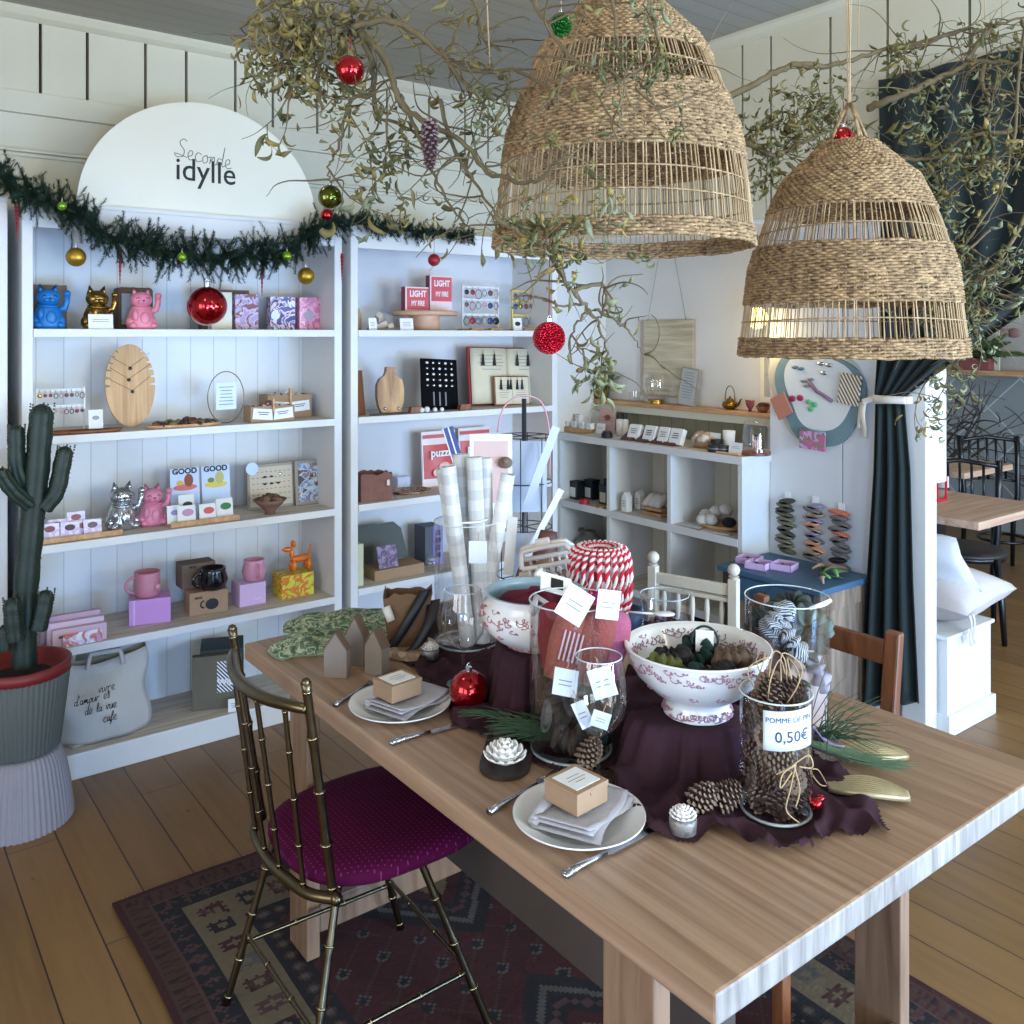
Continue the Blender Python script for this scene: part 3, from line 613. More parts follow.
for i,(u,v0,hh,cm) in enumerate(((69,0,.075,(186,156,176)),(74,1,.062,(214,186,206)),(78,2,.05,(206,176,190)))):
    t = carton(place(u+2,0,3.60-.028*i,S4),.20-.01*i,.022,.098-.018*i,M_('kit%d'%i,cm,.6),'flat pink craft kit on edge, %s of three at the left of the fourth shelf'%('rearmost','middle','frontmost')[i],group='flat pink craft kits',rz=-.05,name='craft_kit')
    b = MB(); b.box(-.07,.06,-.001,0,.058-.014*i,.066-.014*i); b.build('printed_band', M_('kitband%d'%i,(90,60,70),.6), t)
card(place(83,0,3.53,S4),.13,.045,'small glossy leaflet with orange and pink pictures at the shelf edge by the cactus',m=blotch('leaflet',[(230,226,232),(200,196,226),(206,110,90),(190,150,190)],30),ln=0,cat='leaflet',name='leaflet')

# --- bottom shelf
TOTE = M_('tote_linen',(198,194,186),.9,bmp=.15,scale=160)
t = thing('tote_bag','large grey linen tote bag with handwritten lines, slumped on the bottom shelf','bag',place(99,0,3.66,S5),rz=-.12); t.scale=(.88,.95,1.0)
def tf(u, v):
    x = (u-.5)*.40; z = v*.30; s = math.sin(PI*u); bulge = .05*math.sin(PI*min(1,v*1.1))*s+.05*s*(1-v)
    return (x*(1-.10*v)+.012*math.sin(9*v), -.03-bulge*1.4+.006*math.sin(14*u+5*v), z*(1-.10*math.sin(3*u+.4))+.002)
def tbk(u, v): p = tf(u, v); return (p[0], .06+.25*abs(p[1]+.03)-.03*v, p[2])
b = MB(); b.grid(tf,18,14); b.grid(tbk,18,14)
b.grid(lambda u,v:(lambda p,q:(p[0]+(q[0]-p[0])*v,p[1]+(q[1]-p[1])*v,p[2]))(tf(0,u),tbk(0,u)),14,3); b.grid(lambda u,v:(lambda p,q:(p[0]+(q[0]-p[0])*v,p[1]+(q[1]-p[1])*v,p[2]))(tf(1,u),tbk(1,u)),14,3)
b.build('bag', TOTE, t, solid=.003)
for y,c_ in ((-.05,.02),(.05,-.03)):
    b = MB(); pts = [(c_-.07+.003*i,y*(1-.02*i),.26+.055*math.sin(PI*i/10)) for i in range(6)]+[(c_+.07-.003*i,y*(1-.02*i),.26+.055*math.sin(PI*(10-i)/10)) for i in range(5,-1,-1)]
    b.tube(pts,.010,5); b.build('handle', TOTE, t)
b = MB()
for i,(w_,x,z) in enumerate((('vivre',-.02,.205),("d'amour et",-.11,.17),('de la vue',-.07,.13),('cafe',.0,.09))): hand(b,w_,.022,x,z,y=-.168+.004*i,r=.0014,slope=.08)
b.build('handwriting', INK, t)
t = thing('magazine','thin magazine with a red cover spot lying at the front of the bottom shelf','magazine',onz(128,700,S5),rz=.45)
b = MB(); b.box(-.12,.12,-.05,.06,.001,.006); b.build('pages', M_('mag',(190,184,174),.6), t); b = MB(); b.box(.0,.07,-.03,-.01,.006,.0068); b.build('cover_spot', M_('magred',(130,40,60),.6), t)
t = thing('paper_sheet','folded beige paper sheet hanging over the bottom shelf edge by the tote bag','paper',onz(92,742,S5)+Vector((.04,.06,0)),rz=.3)
b = MB(); b.grid(lambda u,v:((u-.5)*.26,(v-.5)*.1,.003+.010*math.sin(3*u)**2),10,4); b.build('sheet', M_('beige_paper',(176,166,150),.8), t, solid=.002)
carton(place(222,0,3.63,S5),.17,.16,.225,M_('dark_green_card',(46,54,50),.6),'dark green flat box standing rearmost on the bottom shelf',rz=-.35,name='book_box')
t = carton(place(217,0,3.60,S5),.19,.035,.215,M_('khaki_card',(98,92,76),.7),'khaki boxed game with a zebra-striped WILD label on the bottom shelf',rz=-.35,name='book_box')
b = MB(); b.box(.0,.085,-.0015,0,.065,.19); b.build('zebra_label', stripes('zebra',(20,20,22),(230,230,230),'X',.014,.5,.5,diag=.9), t)
text('lettering','WILD',.034,PAPER,t,(.045,-.003,.105),bold=.0015)
card(place(236,0,3.53,S5),.06,.05,'white card in a wooden holder before the WILD box on the bottom shelf',rz=-.3)
# ================================================================ SECOND BOOKCASE
s1 = 1.622
t = thing('cake_stand','pale wooden cake stand on the top shelf carrying two pink-red boxes','stand',place(425,0,3.66,s1))
b = MB(); b.lathe([(.001,0),(.075,0),(.068,.07),(.068,.072)],28); b.lathe([(.001,.07),(.152,.07),(.156,.076),(.156,.088),(.15,.092),(.001,.092)],36); b.build('stand', M_('pale_wood',(206,164,134),.5), t)
def lightbox(u, y, z, h, label, plus=0):
    t = thing('boxed_game', label, 'box', place(u,0,y,z), 0, 'pink-red boxes on the cake stand')
    b = MB(); b.box(-.057,.057,0,.035,0,h+plus); b.build('body', M_('game_pale',(232,206,206),.5), t, bev=.001)
    b = MB(); b.box(-.049,.055,-.0012,0,.004+plus,h+plus-.006); b.build('red_panel', M_('game_red',(206,78,88),.5), t)
    b = MB(); b.box(-.0585,-.057,0,.035,0,h+plus); b.build('dark_side', M_('game_side',(120,40,50),.5), t)
    text('lettering','LIGHT',.036,PAPER,t,(.004,-.0018,h*.70+plus),bold=.0012,sx=.8); text('lettering','MY FIRE',.03,PAPER,t,(.004,-.0018,h*.3+plus),bold=.0008,sx=.62)
    t.scale=(1.12,1,1.12)
lightbox(417,3.63,s1+.0925,.10,'smaller pink-red boxed game reading LIGHT MY FIRE, lower and in front on the cake stand')
lightbox(441,3.68,s1+.0925,.115,'taller pink-red boxed game reading LIGHT MY FIRE, standing behind on the cake stand',plus=.04)
t = thing('soap_heap','heap of pale cut soap pieces at the left of the second bookcase top shelf','soap',place(380,0,3.62,s1))
b = MB()
for (x,y,z,s,r) in ((-.03,0,.018,.05,.3),(.02,.02,.024,.055,-.5),(.0,.01,.06,.045,.9),(.05,0,.014,.04,1.2)): b.box(-s/2,s/2,-s*.3,s*.3,-.015,.015,M=Matrix.Translation((x,y,z))@Matrix.Rotation(r,4,'Y')@Matrix.Rotation(r,4,'Z'))
b.build('soap_pieces', M_('soap_cream',(206,190,170),.5), t, bev=.004)
t = thing('slate_board','thin grey board under the soap pieces','board',place(386,0,3.56,s1)); b = MB(); b.box(-.075,.075,0,.04,0,.008); b.build('board', M_('grey_board',(120,110,100),.7), t)
card(place(373,0,3.56,s1),.04,.055,'small white card standing at the left end of the soap heap'); card(place(407,0,3.56,s1),.07,.055,'white price card in front of the cake stand foot')
t = thing('wood_offcut','orange-brown piece of wood at the left end of the second bookcase top shelf','wood',place(358,0,3.63,s1)); b = MB(); b.prism([(-.016,0),(.016,0),(.018,.07),(.006,.10),(-.014,.095)],0,.04,M=Matrix.Rotation(PI/2,4,'X')@Matrix.Translation((0,0,-.04))); b.build('block', OLIVEW, t, bev=.004)
earring_stand(place(483,0,3.68,s1),.175,6,WHITE,'white earring stand with three rows of coloured earrings on the top shelf',EC[:1]+EC[5:]+EC[1:4],rowz=(.065,.13,.185),big=1.25).scale=(1.25,1,1.15)
earring_stand(place(525,0,3.68,s1),.125,4,M_('pale_gold',(226,206,120),.3,metal=.6),'pale gold frame of earrings at the right end of the top shelf',EC[2:5]+EC[5:7],rowz=(.065,.13,.175),big=1.1).scale=(1.1,1,1.15)
card(place(518,0,3.60,s1),.055,.065,'white card with a black feather picture before the gold frame',ln=0,blot=(0,.035,.014,INK))
for u in (478,497,531): 
    t = thing('wood_plinth','low wooden plinth under the earring stands, '+{478:'left',497:'middle',531:'right'}[u],'stand',place(u,0,3.58,s1)); b = MB(); b.box(-.035,.035,0,.03,0,.012); b.build('block', OAK, t, bev=.002)
# second shelf
t = thing('jewellery_bust','olive-wood necklace bust with two metal studs at its foot','jewellery stand',place(389,0,3.64,S2),rot=(-.06,0,-.2))
ol = [(-.045,0),(.045,0),(.062,.05),(.064,.11),(.056,.15),(.034,.165),(.022,.175),(.02,.195),(.024,.21),(-.018,.212),(-.02,.19),(-.028,.172),(-.05,.158),(-.064,.13),(-.066,.07),(-.058,.03)]
b = MB(); b.prism(ol,0,.035,M=Matrix.Rotation(PI/2,4,'X')); b.build('bust', OLIVEW, t, bev=.01)
for x in (-.03,.034): b = MB(); b.ball((x,-.037,.02),.008,8); b.build('stud', SILVER, t)
t = thing('leaning_frame','brown wooden frame leaning at the left wall of the second shelf','frame',place(362,0,3.62,S2),rot=(-.1,0,.5))
b = MB(); b.box(-.03,.03,0,.02,0,.20); b.build('frame', BROWNW, t)
t = thing('ring_display','black velvet ring display board with rows of silver rings','jewellery stand',place(441,0,3.62,S2),rot=(-.16,.06,0))
b = MB(); b.box(-.085,.085,0,.014,0,.235); b.build('board', M_('black_velvet',(14,14,16),.95,spec=.1), t, bev=.002)
for i in range(5):
    for j in range(5): b = MB(); b.ball((-.060+.029*i,-.004,.215-.026*j),.0075,7,sc=(1,.5,.8)); b.build('ring', SILVER if (i+j)%3 else PAPER, t)
t.scale=(1.2,1,1.05)
for i in range(3): b = MB(); b.box(-.035+.028*i,-.029+.028*i,-.003,0,.02,.082); b.build('bracelet', M_('ear_grey',(120,120,130),.3), t)
for u,lb in ((414,'left of the black ring display'),(463,'right of the black ring display, before the open book')):
    t = thing('wood_block','small brown wooden block, '+lb,'block',place(u,0,3.57,S2)); b = MB(); b.prism([(-.034,0),(.034,0),(.028,.028),(-.028,.028)],0,.025,M=Matrix.Rotation(PI/2,4,'X')); b.build('block', BROWNW, t, bev=.002)
for u,s_,lb in ((422,.012,'leftmost'),(427,.014,'second'),(435,.011,'third'),(442,.010,'rightmost')):
    t = thing('pearl_piece','small white pearl piece, %s of four below the ring display'%lb,'ornament',place(u,0,3.545,S2)+Vector((0,0,s_)),group='pearl pieces'); b = MB(); b.ball((0,0,0),s_,10); b.build('pearl', PAPER, t)
t = thing('grey_tray','thin dark tray along the front of the second shelf under the bust','tray',place(393,0,3.535,S2)); b = MB(); b.lathe([(.001,0),(.10,0),(.105,.005),(.001,.004)],24,ell=(1,.25),c=(0,.03,0)); b.build('tray', M_('dark_slate',(80,76,72),.7), t)
t = thing('open_book','large open antique book with red edges, used to hang black tassel earrings','book',place(510,0,3.70,S2),rot=(-.12,.03,.04))
OLDP = M_('old_paper',(214,204,176),.8,var=.06,scale=14)
b = MB(); b.box(-.205,.205,.012,.022,0,.275); b.build('cover', M_('book_red',(140,40,40),.6), t)
b = MB()
b.grid(lambda u,v:(-.195+.195*u,.008-.02*math.sin(PI*u)**.7,.006+.262*v),10,3); b.grid(lambda u,v:(.195*u,.008-.02*math.sin(PI*u)**.7,.006+.262*v),10,3); b.build('pages', OLDP, t, solid=.006)
lines(t,-.17,-.03,.23,.016,5,y=-.016); lines(t,.03,.17,.23,.016,5,y=-.016)
def tassel(t, x, z, y=-.022, L=.05): b = MB(); b.tube([(x,y,z+.02),(x,y,z)],.0012,4); b.ball((x,y,z),.005,6); b.tube([(x,y,z),(x-.002,y,z-L)],[.003,.008],6); b.build('tassel_earring', INK, t)
for x in (-.145,-.085,.04,.10): tassel(t,x,.235)
t.scale=(1.22,1,1.08)
t = thing('small_open_book','smaller open book with necklaces leaning against the antique book','book',place(513,0,3.65,S2),rot=(-.12,.03,.02))
b = MB(); b.box(-.115,.115,.004,.010,0,.15); b.build('cover', BROWNW, t); b = MB(); b.box(-.108,-.001,-.002,.004,.006,.144); b.box(.001,.108,-.002,.004,.006,.144); b.build('pages', OLDP, t)
lines(t,-.09,-.02,.10,.012,6,y=-.002); lines(t,.02,.09,.10,.012,6,y=-.002)
for x in (-.075,-.03,-.012,.03,.062): tassel(t,x,.125,y=-.008,L=.045)
# third shelf of the second bookcase
CRB = M_('crumpled_brown',(134,92,80),.8,bmp=.4,scale=40)
def crumple(w,d,h,seed,taper=0,amp=.01):
    b = MB()
    def side(p,q):
        def fn(u,v):
            x = p[0]+(q[0]-p[0])*u; y = p[1]+(q[1]-p[1])*u; k = 1-taper*v
            n_ = noise.noise_vector(Vector((x*18+seed,y*18,v*h*22)))*amp*math.sin(PI*min(1,max(0,u)))
            return (x*k+n_.x, y*k+n_.y, v*h+(noise.noise(Vector((u*5+seed,v,p[0]*9)))*amp*2.0 if v > .9 else 0))
        b.grid(fn,8,6,sm=False)
    c = [(-w/2,-d/2),(w/2,-d/2),(w/2,d/2),(-w/2,d/2)]
    for i in range(4): side(c[i],c[(i+1)%4])
    b.add([(x,y,.001) for x,y in c],[(0,1,2,3)]); return b
t = thing('paper_basket','crumpled brown washable-paper basket at the left of the third shelf','basket',place(372,0,3.61,S3),rz=-.1)
crumple(.15,.11,.125,3).build('basket', CRB, t, solid=.002); b = MB(); b.box(.045,.058,-.066,-.0635,.07,.095); b.build('white_label', PAPER, t)
t = thing('glass_candle_box','small clear box on the third shelf behind the brown plate','box',place(404,0,3.76,S3)); b = MB(); b.box(-.035,.035,0,.05,0,.06); b.build('box', M_('frosted',(196,200,214),.3), t, bev=.003)
t = thing('brown_plate','flat brown mottled plate on the third shelf','plate',place(411,0,3.66,S3)); b = MB(); b.lathe([(.001,.003),(.07,.004),(.10,.014),(.102,.014),(.075,0),(.001,0)],28,ell=(1,.8)); b.build('plate', blotch('plate_brown',[(120,80,60),(196,164,140),(96,60,44)],50), t)
for i,(u,y) in enumerate(((440,3.74),(476,3.78))):
    t = thing('puzzle_pouch',('left red and white puzzle pouch on the third shelf' if i==0 else 'right red and white puzzle pouch, mostly behind the card rack'),'puzzle',place(u,0,y,S3),rot=(-.06,0,0),group='puzzle pouches')
    b = MB(); b.grid(lambda u_,v:((u_-.5)*.20*(1-.03*math.sin(PI*v)),-.03*math.sin(PI*u_)*math.sin(PI*min(1,v*1.15))*(1 if v<.86 else 0),v*.27),8,12); b.grid(lambda u_,v:((u_-.5)*.20,.004,v*.27),2,2); b.build('pouch', M_('pouch_white',(226,214,214),.4), t)
    b = MB(); b.grid(lambda u_,v:((u_-.5)*.184,-.003-.03*math.sin(PI*u_)*math.sin(PI*min(1,(.15+.62*v)*1.15)),.04+v*.165),8,6); b.grid(lambda u_,v:((u_-.5)*.184,-.004,.236+v*.018),4,1); b.build('red_panel', M_('pouch_red',(196,84,84),.45), t)
    text('lettering','puzzle',.055,PAPER,t,(0,-.037,.165),bold=.0015)
    b = MB(); b.ball((.01,-.034,.095),.03,12,sc=(1.2,.15,.8)); b.ball((-.04,-.032,.07),.018,10,sc=(1,.15,1)); b.build('picture', M_('pouch_pic',(226,176,160),.5), t)
# fourth shelf of the second bookcase
t = thing('mailer_box','dark open mailer box with raised lid on the fourth shelf','box',place(400,0,3.585,.49),rz=.0)
b = MB(); b.box(-.13,.13,0,.14,0,.045); b.build('tray', KRAFT, t); ol = [(-.16,0),(.13,0),(.10,.14),(.06,.175),(-.16,.175)]; b = MB(); b.prism(ol,0,.004,M=Matrix.Translation((0,.15,.045))@Matrix.Rotation(PI/2-.12,4,'X')); b.build('lid', M_('grey_green_card',(84,88,82),.7), t)
card(place(389,0,3.60,.537),.10,.10,'purple flowered card standing in the open mailer box',tilt=-.3,m=blotch('purple_flower',[(90,76,104),(120,100,130),(150,130,160)],40),ln=0)
carton(place(360,0,3.56,.49),.035,.14,.185,M_('yellow_cream_card',(206,206,170),.6),'pale yellow slim box at the left end of the fourth shelf',name='slim_box')
t = carton(place(434,0,3.68,.49),.10,.10,.185,M_('slate_card',(76,80,90),.6),'slate and violet game box standing at the back of the fourth shelf',name='game_box')
b = MB(); b.box(-.005,.05,-.0015,0,0,.187); b.build('violet_face', M_('violet_card',(120,110,190),.5), t)
b = MB()
for i in range(4): b.box(.008,.038,-.0025,-.0015,.03+i*.036,.055+i*.036)
b.build('printed_marks', INK, t)
t = thing('small_jar','small glass jar with a pale lid beside the mailer box','jar',place(412,0,3.60,.49)+Vector((.11,0,0))); b = MB(); b.lathe([(.001,0),(.03,0),(.032,.04),(.026,.05)],20); b.build('jar', GLASS, t); b = MB(); b.cyl(.027,.027,.05,.06,20); b.build('lid', M_('lid_grey',(160,168,180),.4), t)

# ================================================================ CUBE SHELF
cx0, cx1, cy0, cy1, cz = 3.263, 3.598, 2.58, 3.868, 1.052
t = thing('cube_shelf','white six-cube shelf unit against the alcove wall, displaying cosmetics','shelf unit',(cx0,cy0,0))
D = cx1-cx0; W = cy1-cy0
b = MB(); b.box(-.012,D,-.008,W,cz-.035,cz-.001); b.build('top_board', SHELFW, t, bev=.002)
b = MB(); b.box(-.014,-.010,-.009,W,cz-.036,cz); b.box(-.012,D,-.010,-.006,cz-.036,cz); b.build('top_edge', WHITE, t, bev=.001)
for y in (0, .43, .86, W-.028):
    b = MB(); b.box(0,D-.01,y,y+.026,.06,cz-.036); b.build('upright_panel', WHITE, t, bev=.002)
for z in (.675,.30): b = MB(); b.box(.003,D-.012,.026,W-.028,z-.034,z); b.build('shelf', SHELFW, t, bev=.002)
for z in (.675,.30): b = MB(); b.box(-.002,.004,.026,W-.028,z-.035,z+.001); b.build('shelf_edge', WHITE, t, bev=.001)
b = MB(); b.box(D-.012,D,0,W,.06,cz-.036); b.build('back_panel', planks('shelf_back_boards',(196,194,180),(214,212,200),'Y',.11,.003,(140,138,124),rough=.6,stretch=5), t)
b = MB(); b.box(.01,D-.01,0,W,0,.06); b.build('plinth', WHITE, t)
RZ = -PI/2
def placex(u, x, z): p = onx(u, 400, x); return Vector((x, p.y, z))
def xcard(u, x, z, w, h, label, m=None, tilt=-.15, **k): return card(placex(u,x,z), w, h, label, rz=RZ, tilt=tilt, m=m, **k)
CZ = 1.053
# products on top
t = thing('wooden_riser','oak tray holding two rows of tiny white boxes on the cube shelf','tray',placex(574,3.36,CZ),rz=RZ)
b = MB(); b.box(-.115,.115,-.045,.05,0,.028); b.build('tray', OAK, t, bev=.002)
k = 0
for r_ in range(2):
    for i in range(5 if r_ == 0 else 3):
        q = thing('soap_box',['front row first tiny white soap box on the oak tray','front row second tiny white soap box on the oak tray','front row middle tiny white soap box on the oak tray','front row fourth tiny white soap box on the oak tray','front row last tiny white soap box on the oak tray','back row left tiny white soap box on the oak tray','back row middle tiny white soap box on the oak tray','back row right tiny white soap box on the oak tray'][k],'box',placex(560+7.6*i if r_==0 else 562+8.6*i,3.335+.05*r_,CZ+.0285+.0*r_),rz=RZ,group='tiny white soap boxes'); k += 1
        b = MB(); hh = .032 if r_ == 0 else .066; b.box(-.017,.017,-.014,.014,0,hh); b.build('box', PAPER, q, bev=.001); lines(q,-.010,.010,hh-.010,.008,2,y=-.0145,h=.0016)
xcard(577,3.50,CZ,.23,.175,'large white notice card with small pictures behind the tiny soap boxes',ln=3,blot=(-.07,.07,.014,M_('ear_grey',(120,120,130),.3)))
xcard(606,3.46,CZ,.13,.135,'pink notice card with a flower and white panel beside the large notice',m=M_('dusty_pink_card',(196,160,150),.7),ln=2,blot=(0,.085,.02,M_('rust',(140,70,56),.6)))
xcard(600,3.39,CZ,.07,.058,'small white folded card right of the tiny soap boxes',ln=2)
t = thing('black_jar','low black jar in front of the small folded card','jar',placex(607,3.30,CZ)); b = MB(); b.cyl(.03,.03,0,.022,24); b.build('jar', INK, t, bev=.002); b = MB(); b.cyl(.024,.024,.022,.034,24); b.build('lid', INK, t, bev=.002)
for i,u in enumerate((619.5,625)):
    t = thing('lotion_bottle','white bottle with black cap, %s of the pair on the cube shelf'%('left','right')[i],'bottle',placex(u,3.43+.02*i,CZ),group='capped bottles'); b = MB(); b.lathe([(.001,0),(.018,0),(.019,.004),(.019,.082),(.012,.09),(.001,.09)],20); b.build('bottle', M_('bottle_white',(214,208,200),.35), t); b = MB(); b.cyl(.0135,.0135,.09,.118,16); b.build('cap', INK, t)
for i,(u,w_) in enumerate(((632,.085),(647,.08),(661,.07),(673.5,.08))):
    t = thing('soap_pack','white boxed soap with printed label leaning back, %s of four in the row'%('leftmost','second from left','second from right','rightmost')[i],'soap',placex(u,3.315,CZ+.008),group='leaning boxed soaps',rot=(-.38,0,RZ+(.0 if i else .1)))
    b = MB(); b.box(-w_/2,w_/2,0,.03,0,.082); b.build('pack', PAPER, t, bev=.003 if i else .01); lines(t,-.022,.022,.052,.011,3,h=.004,m=INK if i%2 else None)
    t = thing('soap_stand','dark red wooden rest under the %s leaning boxed soap'%('leftmost','second','third','rightmost')[i],'stand',placex(u,3.345,CZ),group='soap rests',rz=RZ); b = MB(); b.prism([(-.05,0),(.03,0),(.028,.05)],-w_/2,w_/2,M=Matrix.Rotation(PI/2,4,'Z')@Matrix.Rotation(PI/2,4,'X')); b.build('rest', M_('maroon_wood',(86,36,36),.6), t)
SCR = [M_('cotton_white',(214,210,204),.9,bmp=.2,scale=60), M_('cotton_beige',(176,150,132),.9,bmp=.2,scale=60)]
t = thing('cotton_basket','round pale basket heaped with white and beige cotton rounds','basket',placex(706,3.40,CZ)); b = MB(); b.lathe([(.001,0),(.055,0),(.065,.03),(.062,.03),(.05,.006),(.001,.006)],24); b.build('basket', KRAFT, t); bits(t,'cotton_rounds',26,.055,.055,.02,.034,SCR,.6)
for i,(u,x,z,r_,h_,lb) in enumerate(((715,3.31,CZ,.034,.03,'low black tin at the front, left of the white cards'),(722,3.33,CZ,.036,.028,'low black tin with silver band, right of its twin'),(717,3.36,CZ,.03,.05,'taller black tin behind the two low ones'))):
    t = thing('black_tin',lb,'tin',placex(u,x,z),group='black tins'); b = MB(); b.cyl(r_,r_,0,h_,24); b.build('tin', INK, t, bev=.002); b = MB(); b.cyl(r_+.001,r_+.001,h_*.45,h_*.6,24); b.build('band', M_('ear_grey',(120,120,130),.3), t)
xcard(714,3.39,CZ+.0,.065,.075,'white card behind the black tins'); xcard(735,3.315,CZ,.075,.052,'white business card in a holder at the right of the cube shelf top',ln=2)
t = thing('paper_cups','white ribbed paper cup standing behind the white cards','cup',placex(729,3.42,CZ)); b = MB(); b.lathe([(.024,0),(.030,.09),(.027,.09),(.022,.004)],24,rib=.03,ribn=12); b.build('cup', PAPER, t)
t = thing('bamboo_stick','pale bamboo strip lying at the front edge of the cube shelf','stick',placex(729,3.275,CZ),rz=RZ); b = MB(); b.box(-.075,.06,-.006,.008,0,.008); b.build('strip', M_('pale_wood',(206,164,134),.5), t, bev=.003)
t = thing('bell_jar','clear glass jar with a bottle and tags inside on a dark wood base','jar',placex(756,3.37,CZ)); b = MB(); b.lathe([(.062,.014),(.062,.12),(.05,.15),(.045,.152)],28); b.build('glass', GLASS, t); b = MB(); b.cyl(.066,.066,0,.014,28); b.build('base', BROWNW, t)
b = MB(); b.cyl(.014,.014,.014,.07,12,c=(-.01,-.01,0)); b.build('bottle', M_('rosebottle',(176,130,120),.4), t); b = MB(); b.cyl(.012,.012,.07,.095,12,c=(-.01,-.01,0)); b.build('bottle_cap', INK, t)
# inside the cubes
for i,(u,x,h_,lb) in enumerate(((573,3.33,.10,'leftmost black box with white label in the upper left cube'),(588,3.39,.11,'navy box with pale label, middle of the upper left cube'),(603,3.35,.105,'right-hand black box with beige label in the upper left cube'),(608,3.45,.12,'black box at the back right of the upper left cube'))):
    t = thing('candle_box',lb,'box',placex(u,x,.676),rz=RZ,group='dark candle boxes'); b = MB(); b.box(-.034,.034,0,.06,0,h_); b.build('box', M_('navy_card',(22,30,40),.5), t, bev=.002)
    if i < 3: b = MB(); b.box(-.025,.02,-.0015,0,.012,.066); b.build('label', PAPER if i < 2 else M_('beige_label',(200,190,170),.7), t)
t = thing('red_tin','small round red tin in front of the dark candle boxes','tin',placex(584,3.285,.676)); b = MB(); b.cyl(.028,.028,0,.026,24); b.build('tin', M_('tin_red',(170,40,46),.4), t, bev=.002)
t = thing('tea_light','small orange-brown tin at the right of the upper left cube','tin',placex(601,3.285,.676)); b = MB(); b.cyl(.026,.026,0,.01,24); b.build('tin', M_('amber_tin',(170,120,70),.4), t)
t = thing('stone_jug','round grey jug lying in the lower left cube','jug',placex(590,3.40,.301)); b = MB(); b.lathe([(.001,0),(.07,.01),(.1,.07),(.09,.13),(.05,.17),(.03,.18),(.03,.20)],28); b.build('jug', M_('warm_grey',(120,116,112),.6), t); b = MB(); b.tube([(0,.03+.05*math.sin(a)+.03,.15+.05*math.cos(a)) for a in [PI*i/8 for i in range(9)]],.008,6); b.build('handle', M_('warm_grey',(120,116,112),.6), t)
for i,(u,x,lb) in enumerate(((624,3.30,'front white milk-carton soap in the upper middle cube'),(637,3.40,'back white milk-carton soap in the upper middle cube'))):
    t = thing('carton_soap',lb,'carton',placex(u,x,.676),rz=RZ,group='milk-carton soaps'); b = MB(); b.box(-.02,.02,0,.04,0,.075); b.prism([(-.02,.075),(.02,.075),(.0,.10)],-.04,0,M=Matrix.Rotation(PI/2,4,'X')); b.build('carton', PAPER, t, bev=.002); lines(t,-.012,.012,.055,.012,3,y=-.001,h=.003)
t = thing('wire_crate','small wooden crate with rolled white cloths in the upper middle cube','crate',placex(652,3.33,.676),rz=RZ)
for (x0,x1,y0,y1) in ((-.065,.065,0,.008),(-.065,.065,.09,.098),(-.065,-.058,.008,.09),(.058,.065,.008,.09)):
    b = MB(); b.box(x0,x1,y0,y1,.008,.018); b.box(x0,x1,y0,y1,.03,.042); b.build('slat', OAK, t)
b = MB(); b.box(-.065,.065,0,.098,0,.006); b.build('base', OAK, t)
for i,x in enumerate((-.032,.005,.042)):
    q = thing('rolled_cloth','rolled white cloth, %s of three in the wooden crate'%('left','middle','right')[i],'cloth',placex(652,3.38,.683)+Vector((0,-x,0)),rot=(-.35,.1,RZ),group='rolled cloths'); b = MB(); b.tube([(0,-.03,.022),(0,.0,.075),(0,.03,.10)],[.022,.024,.018],12); b.build('roll', SCR[0], q)
t = thing('wood_tray','round wooden tray under white balls in the upper right cube','tray',placex(721,3.40,.677)); b = MB(); b.lathe([(.001,.004),(.10,.005),(.12,.022),(.125,.022),(.11,0),(.001,0)],32,ell=(.75,1)); b.build('tray', OAK, t)
for i,(u,x,dz,lb) in enumerate(((703,3.34,0,'front left'),(711,3.35,.005,'front middle'),(716,3.43,.03,'back middle'),(726,3.42,.05,'back right, highest'),(706,3.40,.012,'back left'))):
    q = thing('cotton_ball','white fluffy cotton ball, '+lb,'ball',placex(u,x,.70+dz+.012),group='white cotton balls'); b = MB(); b.ball((0,0,0),.033,14,sc=(1,1,.85)); b.build('ball', SCR[0], q)
t = thing('black_sponge','black round sponge beside the white cotton balls','sponge',placex(729,3.35,.70)); b = MB(); b.ball((0,0,.022),.034,14,sc=(1,1,.7)); b.build('sponge', M_('sponge_black',(26,26,28),.95), t)
for i,(u,x,w_,h_,lb) in enumerate(((690,3.31,.13,.08,'flat white paper lying at the left front of the upper right cube'),(716,3.29,.15,.07,'flat cream booklet lying at the right front of the upper right cube'))):
    t = thing('flat_booklet',lb,'booklet',placex(u,x,.676),rz=RZ+.2*i,group='flat booklets'); b = MB(); b.box(-w_/2,w_/2,-h_/4,h_/2,.0005,.004+.002*i); b.build('booklet', M_('bookl%d'%i,(206-20*i,204-30*i,200-40*i),.7), t)
t = thing('storage_basket','dark round basket low in the bottom right cube','basket',placex(716,3.42,.061)); b = MB(); b.lathe([(.001,0),(.10,0),(.12,.16),(.112,.16),(.09,.01),(.001,.01)],28); b.build('basket', M_('dark_basket',(50,38,34),.8), t)
